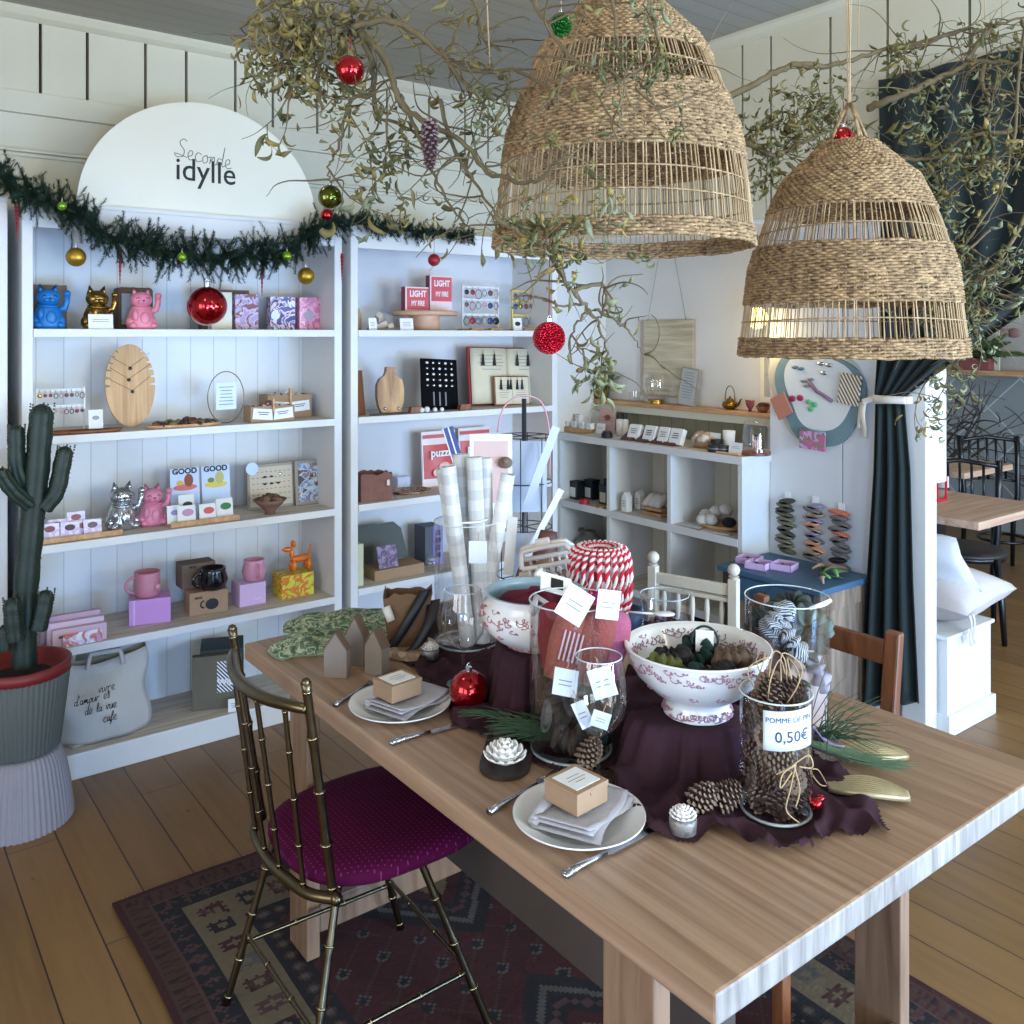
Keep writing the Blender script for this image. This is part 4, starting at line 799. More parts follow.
# ================================================================ LEDGE AND ALCOVE WALL
LZ = 1.229
t = thing('potted_plant','grey-green leafy houseplant in a mossy pot at the left end of the ledge','potted plant',placex(601,3.585,LZ))
b = MB(); b.lathe([(.001,0),(.042,0),(.055,.09),(.05,.09),(.048,.075),(.001,.075)],24); b.build('pot', M_('moss_pot',(108,98,40),.8,var=.3,scale=40,bmp=.3), t)
b = MB(); PL = Random = random.Random(3)
for i in range(110):
    a = PL.uniform(0,2*PI); e = PL.uniform(-.2,1.3); L = PL.uniform(.05,.13); d = Vector((math.cos(a)*math.cos(e)*.55,math.sin(a)*math.cos(e),math.sin(e)*.8)); o_ = Vector((0,0,.08)); m_ = o_+d*L
    b.tube([o_,o_+d*L*.5+Vector((0,0,.01)),m_],.0012,4,mi=0)
    for j in range(2):
        dd = (d+Vector((PL.uniform(-.7,.7),PL.uniform(-.7,.7),PL.uniform(-.7,.5)))).normalized(); sd = dd.cross(Vector((PL.uniform(-1,1),PL.uniform(-1,1),1))).normalized(); q = m_+Vector((PL.uniform(-.01,.01),)*3)
        b.strip([q+dd*.035*s+Vector((0,0,-.012*s*s)) for s in (0,.33,.66,1)], sd, .02, 1)
b.build('foliage', [M_('twig_brown',(90,76,50),.8), M_('sage_leaf',(120,128,98),.6,var=.25,scale=30)], t, solid=.0005)
t = thing('hanging_picture','cream wavy-textured hanging picture on two long cords','picture',(3.632,3.40,1.26),rz=RZ)
b = MB(); b.box(-.18,.22,-.004,.004,0,.425); b.build('back_board', M_('pinkish_board',(196,180,166),.8), t)
def wavy(u,v):
    n_ = noise.noise(Vector((u*2.2,v*9+1.6*math.sin(u*3),1)))*.5+noise.noise(Vector((u*5,v*22,4)))*.3
    return (-.15+.37*u,-.010-.010*abs(n_),.01+.41*v)
b = MB(); b.grid(wavy,40,60); b.build('wavy_panel', wood('wavy_linen',(176,164,136),(214,204,178),(3,3,42),.8,.6), t, solid=.003)
for s_ in (-1,1): b = MB(); b.tube([(.02+s_*.14,-.004,.42),(.02+s_*.05,-.004,.80)],.0013,4); b.build('cord', M_('cord_grey',(130,124,114),.8), t)
t = thing('glass_vase','rounded clear glass lantern on a brass foot standing on the ledge','vase',placex(656,3.575,LZ))
b = MB(); b.lathe([(.045,.018),(.06,.03),(.074,.06),(.078,.09),(.078,.125),(.07,.152),(.055,.165),(.05,.166)],32); b.build('glass', GLASS, t); b = MB(); b.cyl(.048,.044,0,.02,28); b.build('foot', GOLD, t)
t = thing('glass_cup','small clear glass cup with saucer left of the glass lantern','cup',placex(635,3.57,LZ)); b = MB(); b.lathe([(.001,.002),(.04,.004),(.052,.012),(.054,.012)],24); b.lathe([(.028,.006),(.034,.05),(.034,.055)],24); b.build('cup', GLASS, t)
t = thing('menu_frame','slim grey framed notice leaning on the ledge beside the glass lantern','picture frame',placex(685,3.57,LZ),rot=(-.1,.12,RZ)); t.scale=(1.35,1,1.05); b = MB(); b.box(-.045,.045,0,.012,0,.19); b.build('frame', M_('taupe_wood',(150,140,128),.6), t, bev=.001); b = MB(); b.box(-.039,.039,-.002,0,.006,.184); b.build('sheet', M_('grey_sheet',(172,174,172),.5), t); lines(t,-.03,.03,.165,.014,10,h=.003)
t = thing('teapot','tiny antique brass teapot with hoop handle on the wooden ledge','teapot',placex(730,3.575,LZ),rz=RZ); BR2 = M_('antique_brass',(140,104,40),.25,metal=.9)
b = MB(); b.lathe([(.001,0),(.02,0),(.036,.012),(.04,.024),(.034,.038),(.018,.046),(.018,.05),(.01,.055),(.001,.058)],24); b.build('body', BR2, t); b = MB(); b.ball((0,0,.062),.005,8); b.build('lid_knob', BR2, t)
b = MB(); b.tube([(.032,0,.018),(.052,0,.026),(.066,0,.052),(.072,0,.054)],[.009,.007,.004,.004],8); b.build('spout', BR2, t)
b = MB(); b.tube([(.030*math.cos(a)*1.0,0,.045+.072*math.sin(a)**.8) for a in [PI*i/16 for i in range(17)]],.0025,6); b.build('handle', BR2, t)
t = thing('framed_print','white framed print with warm light on it at the right of the alcove wall','picture frame',(3.632,2.635,1.27),rz=RZ)
b = MB(); b.box(-.115,.115,-.02,0,0,.34); b.build('frame', M_('frame_white',(238,234,220),.4), t, bev=.003); b = MB(); b.box(-.088,.088,-.022,-.02,.03,.31); b.build('print', blotch('print_grey',[(150,152,156),(180,180,178),(166,166,166)],9,det=3), t)
t = thing('paper_tulip','small dusky red paper flower standing on the ledge','ornament',placex(751,3.56,LZ)+Vector((0,0,0)),rz=RZ)
for i in range(5):
    a = -.6+.3*i; b = MB(); b.strip([Vector((math.sin(a)*.055*s,-.004*i,.055*s)) for s in (0,.3,.6,1)],Vector((1,0,0)),.026); b.build('petal', M_('dusky_red',(140,60,70),.6), t, solid=.002)
t = thing('small_basket','little brown bowl with pale rim at the right end of the ledge','bowl',placex(763,3.56,LZ)); b = MB(); b.lathe([(.001,0),(.02,0),(.036,.03),(.033,.03),(.001,.008)],20); b.build('bowl', BROWNW, t); b = MB(); b.ball((0,0,.033),.028,12,sc=(1,1,.55)); b.build('contents', M_('dark_petal',(60,26,30),.7), t)
# warm bulb hanging in the alcove
t = thing('hanging_bulb','lit warm globe bulb seen through the right woven lampshade','lamp',onx(757,318,3.38))
b = MB(); b.ball((0,0,0),.05,16); b.build('bulb', M_('bulb_glow',(255,214,120),.4,emit=9), t); b = MB(); b.cyl(.016,.018,.045,.085,16); b.build('socket', BRASS, t); b = MB(); b.tube([(0,0,.085),(0,0,2.06-t.location.z)],.003,6); b.build('cable', INK, t)
l = bpy.data.lights.new('bulb_light','POINT'); l.energy = 7; l.color = (1,.78,.42); l.shadow_soft_size = .05; o = bpy.data.objects.new('bulb_light', l); C.objects.link(o); o.location = t.location+Vector((0,0,-.08)); l.energy = 3
# ================================================================ PARTITION: wavy board, clips, dresser
t = thing('wavy_board','large grey-green wavy-edged wall board with pinned earrings, necklaces and cards','display board',(3.457,2.31,1.335),rz=RZ)
def blob(s,sx=1): 
    out = []
    for k in range(72):
        a = 2*PI*k/72; r = s*(1+.09*math.cos(2*a+.8)+.07*math.cos(3*a-1.0)+.03*math.sin(5*a)); out.append((.205*r*math.cos(a)*sx,.23*r*math.sin(a)))
    return out
b = MB(); b.prism([(x-.03,z+.02) for x,z in blob(1.07)],0,.008,M=Matrix.Rotation(PI/2,4,'X')); b.build('cream_edge', M_('cream_rim',(190,186,170),.7), t)
b = MB(); b.prism(blob(1.0),.008,.022,M=Matrix.Rotation(PI/2,4,'X')); b.build('green_frame', M_('sage_grey',(106,132,138),.7), t, bev=.004)
b = MB(); b.prism([(x+.004,z+.025) for x,z in blob(.80,.98)],.022,.024,M=Matrix.Rotation(PI/2,4,'X')); b.build('linen_panel', M_('speckled_linen',(206,208,206),.9,var=.1,scale=120), t)
def pin(pts,r,m,nm,kk=.5):
    for (x,z) in pts: b = MB(); b.ball((x,-.028,z),r,8,sc=(1.2,.35,kk+.2)); b.build(nm, m, t)
pin([(-.11,.12),(-.08,.115)],.016,M_('teal',(80,110,120),.5),'teal_earring',.3); pin([(.02,.14),(.06,.135),(.035,.10)],.017,SILVER,'silver_earring',.4)
pin([(-.065,.06),(-.03,.07),(-.05,.04)],.015,M_('ear_grey',(120,120,130),.3),'grey_earring',.3); pin([(-.125,-.02),(-.085,-.015)],.015,M_('berry',(150,30,70),.5),'berry_earring',.8); pin([(-.04,-.03),(-.01,-.04),(-.03,-.06)],.013,M_('green_enamel',(90,170,110),.5),'green_earring',.8)
b = MB(); b.tube([(-.04,-.028,.06),(.0,-.028,.02),(.04,-.028,.0),(.075,-.028,-.02)],.008,6); b.build('beaded_necklace', M_('mauve_beads',(126,96,116),.5), t)
for (w_,h_,x,z,r_,m_,nm,lb) in ((.10,.13,.165,.045,.15,stripes('striped_cloth',(96,78,60),(214,204,184),'X',.018,.5,.8,diag=.8),'striped_pouch','beige pouch with brown diagonal stripes hanging at the right edge of the wavy board'),(.085,.105,-.175,-.045,-.5,M_('terracotta_card',(176,116,92),.8),'terracotta_card','terracotta card pinned at the lower left edge of the wavy board'),(.13,.085,-.015,-.185,.05,blotch('tropical',[(206,60,130),(214,150,200),(70,130,60),(200,90,150)],30,det=3),'tropical_pouch','bright pink and green patterned pouch hanging at the bottom of the wavy board')):
    q = thing(nm, lb, 'pouch' if 'pouch' in nm else 'card', (3.457-.038, 2.31-x, 1.325+z), rot=(0,r_,RZ)); b = MB(); b.box(-w_/2,w_/2,-.004,.004,-h_/2,h_/2); b.build('body', m_, q, bev=.003)
    if 'tropical' in nm: b = MB(); b.tube([(-w_/2,-.004,h_/2),(w_/2,-.004,h_/2)],.004,6); b.build('zip', M_('sage_grey',(106,132,138),.7), q)
def clipstack(u, n, z0, z1, label, mats):
    t = thing('hair_clip_display', label, 'hair clips', onx(u,0,3.452)*1, rz=RZ); t.location.z = z0
    b = MB(); b.box(-.018,.018,-.003,0,0,z1-z0); b.build('backing_strip', M_('clear_strip',(196,198,200),.3), t)
    for i in range(n):
        z = (z1-z0)*(i+.5)/n; a = (-1)**i*rnd.uniform(.03,.24); w_ = rnd.uniform(.085,.11); M = Matrix.Translation((rnd.uniform(-.012,.012),-.012,z))@Matrix.Rotation(a,4,'Y')
        b = MB(); b.prism([(w_/2*math.cos(2*PI*k/20)**1, .0135*math.sin(2*PI*k/20)) for k in range(20)],0,.006,M=M@Matrix.Rotation(PI/2,4,'X')); b.tube([M@Vector((-w_*.4,-.010,0)),M@Vector((w_*.4,-.012,0))],.003,6); b.build('hair_clip', rnd.choice(mats), t)
    b = MB(); b.box(-.016,.016,-.004,-.001,z1-z0,z1-z0+.03); b.build('tag', PAPER, t)
CL = lambda n,c: M_('clip_'+n,c,.35)
clipstack(788,12,.615,.86,'column of olive and khaki hair clips on the wall, leftmost of the three columns',[CL('olive',(96,92,70)),CL('khaki',(120,114,92)),CL('dkolive',(70,70,56))])
clipstack(816,12,.61,.86,'column of peach, lilac and grey hair clips, middle of the three columns',[CL('peach',(206,150,120)),CL('grey',(120,116,112)),CL('lilac',(150,140,164)),CL('beige',(160,140,120))])
clipstack(842,11,.60,.85,'column of orange, black and brown hair clips, nearest the green curtain',[CL('orange',(206,120,96)),CL('grey',(120,116,112)),CL('black',(40,40,36)),CL('brown',(120,70,56))])
# dresser
t = thing('dresser','small wooden chest with a painted blue top below the hair clips','chest',(3.09,2.07,0))
BLU = M_('blue_paint',(58,92,120),.5,var=.08,scale=10); DW = wood('dresser_wood',(96,80,66),(150,130,110),(30,30,3),.7,.1)
b = MB(); b.box(-.015,.355,-.015,.50,.575,.60); b.build('top', BLU, t, bev=.005)
b = MB(); b.box(.01,.345,.01,.485,.04,.575); b.build('body', DW, t, bev=.003)
for (x0,x1,z0,z1) in ((.01,.345,.50,.575),(.01,.06,.04,.5),(.295,.345,.04,.5),(.06,.295,.04,.10)): b = MB(); b.box(x0,x1,.0,.012,z0,z1); b.build('frame_rail', DW, t, bev=.002)
b = MB(); b.box(-.002,.012,.03,.465,.47,.57); df = b.build('drawer_front', BLU, t, bev=.003); b = MB(); b.ball((-.014,.25,.52),.014,12); b.build('drawer_knob', BRASS, df)
for y in (.02,.44): b = MB(); b.box(-.004,.02,y,y+.035,0,.575); b.build('leg', M_('dark_leg',(50,40,38),.6), t)
for i,(dx,dy,lb) in enumerate(((3.21,2.50,'rear lilac tray of hair grips on the blue chest'),(3.17,2.42,'front left lilac tray of hair grips on the blue chest'),(3.24,2.34,'right lilac tray of hair grips on the blue chest'))):
    q = thing('lilac_tray',lb,'tray',(dx-.02*0,dy+.0*i,.601),rz=.25,group='lilac trays'); b = MB(); w_=.046; h_=.028
    b.box(-w_,w_,-w_,w_,0,.003); b.box(-w_,w_,-w_,-w_+.004,0,h_); b.box(-w_,w_,w_-.004,w_,0,h_); b.box(-w_,-w_+.004,-w_,w_,0,h_); b.box(w_-.004,w_,-w_,w_,0,h_); b.build('tray', LILAC, q)
    b = MB(); b.tube([(-.03,-.02,.012),(0,.01,.018),(.03,.02,.012)],.007,6); b.build('hair_grip', M_('dark_petal',(60,26,30),.7), q)
t = thing('hair_accessories','loose pile of dark bands and a green clip on the blue chest','hair accessories',(3.27,2.16,.601))
for i in range(9):
    a = rnd.uniform(0,PI); c_ = Vector((rnd.uniform(-.10,.10),rnd.uniform(-.05,.09),.007+.003*i)); b = MB(); d = Vector((math.cos(a),math.sin(a),0)); b.tube([c_-d*.05,c_+Vector((.0,.012,.006)),c_+d*.05],[.004,.010,.004],6); b.build('hair_band', [M_('band_dark',(34,40,34),.7),M_('band_green',(110,170,100),.6),M_('band_beige',(160,140,110),.8),M_('band_olive',(90,96,50),.7),M_('band_rose',(150,100,110),.6)][i%5], t)
# ================================================================ CURTAIN
CUR = M_('dark_green_velvet',(6,28,28),.75,var=.2,scale=8,sheen=.15)
t = thing('curtain','dark green curtain hung over the opening and tied back to the white post','curtain',(3.2,1.9,1.3))
def drape(rows, nf, amp, nu=90):
    # rows: (left point, right point, fold depth); folds run down through the rows
    b = MB(); n = len(rows)
    def fn(u, v):
        s = v*(n-1); i = min(int(s), n-2); f = s-i; f2 = f*f*(3-2*f) if False else f
        A = [a+(c-a)*f2 for a,c in zip(rows[i][0],rows[i+1][0])]; B_ = [a+(c-a)*f2 for a,c in zip(rows[i][1],rows[i+1][1])]; am = rows[i][2]+(rows[i+1][2]-rows[i][2])*f2
        p = Vector(A).lerp(Vector(B_),u); p.x += am*(math.sin(u*nf*2*PI)+.35*math.sin(u*nf*5.1+1)); return p
    b.grid(fn, nu, (n-1)*8); return b
k1 = onx(889,399,3.42)
def L3(u,v,x): p = onx(u,v,x); return (p.x,p.y,p.z)
rows = [(L3(878,80,2.975),L3(1130,22,2.975),.008),(L3(879,150,2.965),L3(1125,120,2.965),.018),(L3(879,205,2.965),L3(1118,190,2.965),.018),(L3(880,255,3.05),L3(1105,250,3.00),.03),(L3(879,310,3.20),L3(1020,316,3.16),.03),(L3(876,360,3.36),L3(960,356,3.33),.022),(L3(874,398,3.425),L3(903,398,3.42),.012)]
drape(rows,5.5,.02).build('upper_drape', CUR, t, solid=.004).matrix_parent_inverse = Matrix.Translation(t.location).inverted()
rows = [(L3(875,404,3.42),L3(905,404,3.42),.012),(L3(873,470,3.415),L3(911,470,3.415),.018),(L3(866,580,3.40),L3(914,580,3.40),.022),(L3(858,708,3.39),L3(920,703,3.39),.025)]
drape(rows,3.6,.02,70).build('lower_drape', CUR, t, solid=.004).matrix_parent_inverse = Matrix.Translation(t.location).inverted()
t = thing('curtain_tie','cream ribbon tieback around the green curtain, knotted beside the wavy board','curtain tie',k1)
b = MB(); RB = M_('cream_ribbon',(214,206,192),.6)
yl = onx(873,400,3.39).y; yr = onx(906,400,3.39).y
b.grid(lambda u,v:(3.39-3.42-.02*math.sin(PI*u)+.0,(yl+(yr-yl)*u)-k1.y,-.014+.030*v),14,2); b.grid(lambda u,v:(.02+.012*math.sin(PI*u),(yl+(yr-yl)*u)-k1.y,-.014+.030*v),14,2)
b.grid(lambda u,v:(-.03+.05*u,(yr-k1.y)-.006*math.sin(PI*u),-.014+.030*v),6,2); b.build('band', RB, t, solid=.003)
b = MB()
yk = onx(866,0,3.43).y-k1.y
b.grid(lambda u,v:(-.02+.03*u*0,(yl-k1.y)+(yk-yl+k1.y)*u,-.010-.02*u+.024*v),6,2); b.grid(lambda u,v:(.0-.012*math.sin(5*u),yk-.012+.022*v+.01*u,-.01-.16*u),12,2); b.grid(lambda u,v:(.005,yk+.012+.016*v+.012*u,-.02-.11*u),12,2); b.build('ribbon_tail', RB, t, solid=.002)
# ================================================================ BENCH AND CUSHIONS
t = thing('bench','white boxed-in bench end with plinth behind the post','bench',(3.54,1.79,0))
b = MB(); b.box(0,.365,0,.55,.0,.385); b.build('body', WHITE, t, bev=.003); b = MB(); b.box(-.01,.383,-.014,.56,0,.085); b.build('plinth', WHITE, t, bev=.004); b = MB(); b.box(-.02,.38,-.01,.56,.385,.40); b.build('seat_board', WHITE, t, bev=.003)
CUSH = M_('greige_linen',(196,186,182),.9,bmp=.2,scale=120); CUSH2 = M_('white_linen',(214,214,216),.9,bmp=.2,scale=120)
def cushion(name, w, d, th, m, label, loc, rot, ties=False):
    t = thing(name, label, 'cushion', loc, rot=rot)
    b = MB()
    def f(sgn): return lambda u,v: ((u-.5)*w*(1-.10*math.sin(PI*v)*(1)), (v-.5)*d*(1-.10*math.sin(PI*u)), sgn*th*.5*(max(0,math.sin(PI*u)*math.sin(PI*v))**.45)+.003*math.sin(11*u+7*v))
    b.grid(f(1),22,22); b.grid(f(-1),22,22); b.build('cover', m, t)
    if ties:
        b = MB()
        for q in (0,.03): b.grid(lambda u,v:(-w*.42+q+.02*u+.018*v,-d*.47-.006*math.sin(6*u),-.13*u-.01),8,1)
        b.build('tie', m, t, solid=.002)
    return t
cushion('cushion',.52,.46,.22,CUSH,'plump greige cushion with fabric ties lying on the white bench end',(3.82,1.97,.50),(0,-.04,.05),ties=True)
cushion('cushion',.34,.36,.11,CUSH2,'white cushion leaning upright behind the greige one',(3.68,1.95,.665),(0,.85,0))
# ================================================================ NEXT ROOM
BLK = M_('black_lacquer',(16,17,20),.3)
def cafe_table(x0, y0, x1, y1, label):
    t = thing('cafe_table', label, 'table', ((x0+x1)/2,(y0+y1)/2,0)); W=(x1-x0)/2; D=(y1-y0)/2
    b = MB(); b.box(-W,W,-D,D,.712,.75); b.build('tabletop', wood('cafe_top'+str(int(x0*10)),(176,140,116),(214,182,156),(2,30,30),.45,.03), t, bev=.005)
    b = MB(); b.box(-.045,.045,-.045,.045,.03,.712); b.build('pedestal', BLK, t, bev=.003); b = MB(); b.box(-.25,.25,-.03,.03,0,.03); b.box(-.03,.03,-.25,.25,0,.03); b.build('foot', BLK, t); return t
cafe_table(4.14,1.95,4.86,2.75,'wooden cafe table with black pedestal carrying the red lantern')
cafe_table(5.55,2.70,6.2,3.4,'farther wooden cafe table beneath the dried branches')
def cafe_chair(loc, rz, label):
    t = thing('cafe_chair', label, 'chair', loc, rz, 'black bentwood chairs')
    b = MB(); b.lathe([(.001,.455),(.17,.46),(.205,.45),(.21,.435),(.19,.425),(.001,.43)],32); b.build('seat', M_('dark_seat',(38,34,32),.5), t)
    b = MB(); b.lathe([(.19,.41),(.2,.41),(.2,.435),(.19,.435)],32); b.build('seat_ring', BLK, t)
    for sx in (-1,1):
        b = MB(); b.tube([(sx*.13,-.15,.43),(sx*.15,-.18,.2),(sx*.16,-.20,0)],[.019,.017,.013],8); b.build('leg', BLK, t)
        b = MB(); b.tube([(sx*.17,.22,0),(sx*.165,.20,.3),(sx*.18,.17,.5),(sx*.19,.19,.75),(sx*.195,.215,.9)],[.014,.018,.02,.018,.02],8); b.build('back_post', BLK, t)
    b = MB(); b.tube([(.15*math.cos(a),.15*math.sin(a),.24) for a in [2*PI*i/28 for i in range(29)]],.010,6); b.build('leg_ring', BLK, t)
    for z,bw in ((.88,.03),(.60,.02)): b = MB(); b.tube([(-.19,.205-.02*(z<.7),z-.01),(-.1,.23-.02*(z<.7),z),(0,.24-.02*(z<.7),z+.012),(.1,.23-.02*(z<.7),z),(.19,.205-.02*(z<.7),z-.01)],bw/2.4,8); b.build('back_rail', BLK, t)
    for i in range(5): x=-.12+.06*i; b = MB(); b.tube([(x,.205,.60),(x,.228,.88)],.008,6); b.build('spindle', BLK, t)
    return t
c1 = cafe_chair((4.70,1.55,0),0,'placeholder'); c1['label'] = 'black bentwood chair at the near cafe table, its round seat in view'
p = dep(965,500,4.85); c1.location = (p.x,p.y,0); c1.rotation_euler = (0,0,-1.0)
p = dep(1003,500,6.0); dup(c1,(p.x,p.y,0),-.7,'black spindle-back chair farther back, seen above the near one')
t = thing('lantern','small red metal lantern with glass sides on the near cafe table','lantern',onz(933,500,.751))
RL = M_('lantern_red',(190,24,48),.4)
b = MB(); b.box(-.05,.05,-.05,.05,0,.012); b.build('base', RL, t)
for sx in (-1,1):
    for sy in (-1,1): b = MB(); b.box(sx*.045-.005,sx*.045+.005,sy*.045-.005,sy*.045+.005,.012,.12); b.build('post', RL, t)
b = MB(); b.box(-.042,.042,-.042,.042,.013,.118); b.build('glass', GLASS, t); b = MB(); b.cyl(.062,.03,.12,.155,4); b.cyl(.025,.025,.155,.175,12); b.build('roof', RL, t)
b = MB(); b.tube([(.03*math.cos(a),0,.18+.03*math.sin(a)) for a in [2*PI*i/16 for i in range(17)]],.004,5); b.build('ring_handle', RL, t); b = MB(); b.cyl(.02,.02,.013,.06,16); b.build('candle', PAPER, t)
t = thing('lantern_candle_jar','white candle jar standing behind the red lantern','jar',onz(943,487,.751)); b = MB(); b.cyl(.03,.03,0,.06,16); b.build('jar', PAPER, t)
# dried branches against the papered wall
TW = M_('dry_twig',(66,58,54),.8); r3 = random.Random(11)
def curl(p, d, L, r0, rr, n=14, wob=.5, grav=0, r1=.3):
    pts=[Vector(p)]; d=Vector(d).normalized(); k=Vector((rr.uniform(-1,1),rr.uniform(-1,1),rr.uniform(-1,1)))
    for i in range(n):
        k=(k*.75+Vector((rr.uniform(-1,1),rr.uniform(-1,1),rr.uniform(-1,1)))*.6); d=(d+k*wob*.35+Vector((0,0,-grav))).normalized(); pts.append(pts[-1]+d*L/n)
    return pts,[r0*(1-(1-r1)*i/n) for i in range(n+1)]
t = thing('dried_branches','tall dark dried branches in a pot before the grey papered wall','branches',(6.65,3.60,0))
b = MB(); b.lathe([(.001,0),(.13,0),(.16,.32),(.15,.32),(.001,.3)],24); b.build('pot', M_('grey_pot',(110,108,104),.7), t)
b = MB()
for i in range(30):
    a = r3.uniform(0,2*PI); e = r3.uniform(.1,.75); pts,rs = curl((0,0,.3),(math.cos(a)*e,math.sin(a)*e,1),r3.uniform(.8,1.15),.011,r3,16,.28,.02); b.tube(pts,rs,5)
    for j in range(3): q = pts[r3.randrange(6,15)]; a2 = r3.uniform(0,2*PI); p2,r2 = curl(q,(math.cos(a2),math.sin(a2),.5),r3.uniform(.3,.7),.006,r3,10,.6,.05); b.tube(p2,r2,4)
b.build('branch_stems', TW, t)
t = thing('dried_branches','dark dried branches arching lower right against the papered wall','branches',(6.95,2.55,0))
b = MB(); b.lathe([(.001,0),(.11,0),(.13,.3),(.12,.3),(.001,.28)],24); b.build('pot', M_('grey_pot',(110,108,104),.7), t)
b = MB()
for i in range(22):
    a = r3.uniform(0,2*PI); e = r3.uniform(.3,1.1); pts,rs = curl((0,0,.28),(math.cos(a)*e*.4,math.sin(a)*e,1),r3.uniform(.6,1.0),.010,r3,16,.4,.06); b.tube(pts,rs,5)
b.build('branch_stems', TW, t)
t = thing('red_planter','dusky red planter box with trailing green leaves on the far ledge','potted plant',onx(975,372,7.52)+Vector((0,0,.0))); t.location.z = 1.311
b = MB(); b.box(-.05,.05,-.14,.14,0,.10); b.build('planter', M_('brick_red',(134,70,66),.7), t, bev=.01)
b = MB()
for i in range(90):
    a = r3.uniform(0,2*PI); q = Vector((r3.uniform(-.04,.03),r3.uniform(-.14,.16),.1)); d = Vector((math.cos(a)*.3-.2,math.sin(a),r3.uniform(.3,1.6))).normalized(); L=r3.uniform(.1,.4)
    b.strip([q+d*L*s+Vector((0,0,-.12*s*s)) for s in (.1,.4,.7,1)],d.cross(Vector((1,0,.2))).normalized(),.045)
b.build('foliage', M_('deep_leaf',(70,90,48),.6,var=.3), t, solid=.001)
t = thing('narrow_panel','narrow cream panel standing on the far ledge right of the planter','panel',(7.56,onx(992,350,7.56).y,1.311)); b = MB(); b.box(-.01,.01,-.06,.06,0,.33); b.build('panel', CREAM, t)
for u,lb in ((1003,'faded pink ornament hanging on the far wall, left one'),(1015,'faded pink ornament on the far wall, right one')):
    t = thing('wall_ornament',lb,'ornament',onx(u,333,7.60),group='far wall ornaments'); b = MB(); b.ball((0,0,0),.05,10,sc=(.3,1,.8)); b.build('ornament', M_('faded_pink',(150,116,106),.8), t)
# ================================================================ RUG
RW, RL_, CELL = 1.505, 2.35, .0085
rx0, ry1 = .63, 2.672
t = thing('rug','worn red, cream and navy patterned oriental rug under the table','rug',(rx0,ry1-RL_,0))
RC = [M_('rug_red',(52,12,17),.95,var=.2,scale=60,bmp=.3),M_('rug_navy',(17,15,22),.95,var=.2,scale=60,bmp=.3),M_('rug_cream',(92,80,60),.95,var=.15,scale=60,bmp=.3),M_('rug_brown',(58,36,28),.95,var=.2,scale=60,bmp=.3),M_('rug_rose',(66,42,42),.95,var=.2,scale=60,bmp=.3),M_('rug_grey',(70,68,66),.95,var=.2,scale=60,bmp=.3)]
nu, nv = int(RW/CELL), int(RL_/CELL)
def diamond(x, y, px, py): 
    a = abs((x/px) % 1-.5)*2; c = abs((y/py) % 1-.5)*2; return a+c, a, c
def rugc(u, v):
    x = u*RW; y = v*RL_; e = min(x, RW-x); g = min(y, RL_-y); d = min(e, g); al = y if e < g else x
    if d < .018: return 0
    if d < .026: return 3
    if d < .075:
        s = (al/.022) % 1; return 0 if (d-.05)*(1 if s<.5 else -1) > 0 and s % .5 < .3 else (1 if s<.12 else 3)
    if d < .083: return 4
    if d < .135:
        q,a,c = diamond(al, d-.083, .05, .052); return 4 if .55 < q < .8 or q < .25 else (1 if a > .2 else 3)
    if d < .145: return 1
    if d < .27:
        k = int(al/.088); q,a,c = diamond(al, d-.145, .088, .125)
        h = abs(a-c) < .22; m = [3,5,0,1,4][k % 5]
        if q < .3: return 2
        if q < .62: return m
        if q < .95 and h: return m if (k % 2) else 0
        return 2
    if d < .282: return 1
    if d < .33:
        q,a,c = diamond(al, d-.282, .048, .048); return 5 if q < .5 else (1 if q > .9 else 3)
    if d < .342: return 1
    # field: navy stepped medallions on red
    X = abs(x-RW/2); Y = y-RL_/2; Yk = abs(((Y+.35)/.7) % 1-.5)*.7
    m = X*1.1+Yk
    mm = math.floor(m/.026)
    if mm < 2: return 2
    if mm < 4: return 0
    if mm < 7: return 1 if (int(X/.02)+int(Yk/.02)) % 3 else 4
    if mm < 8: return 5
    if mm < 10: return 1
    q,a,c = diamond(x, y, .11, .11)
    if q < .28: return 1
    if q < .4: return 5
    if abs(a-c) < .06: return 3
    return 0
b = MB(); b.grid(lambda u,v:(u*RW+.004*math.sin(v*17), v*RL_+.004*math.sin(u*13), .008+.0012*noise.noise(Vector((u*30,v*40,0)))), nu, nv, mf=rugc, sm=False); b.build('pile', RC, t, solid=.006)
b = MB()
for i in range(120):
    x = i/119*RW
    for (y0,s) in ((RL_,1),(0,-1)): b.tube([(x,y0-.002*s,.006),(x+rnd.uniform(-.006,.006),y0+s*rnd.uniform(.008,.02),.003)],.0014,3,cap=False)
o = b.build('fringe', M_('fringe_cream',(186,170,150),.9), t); o['kind'] = 'stuff'
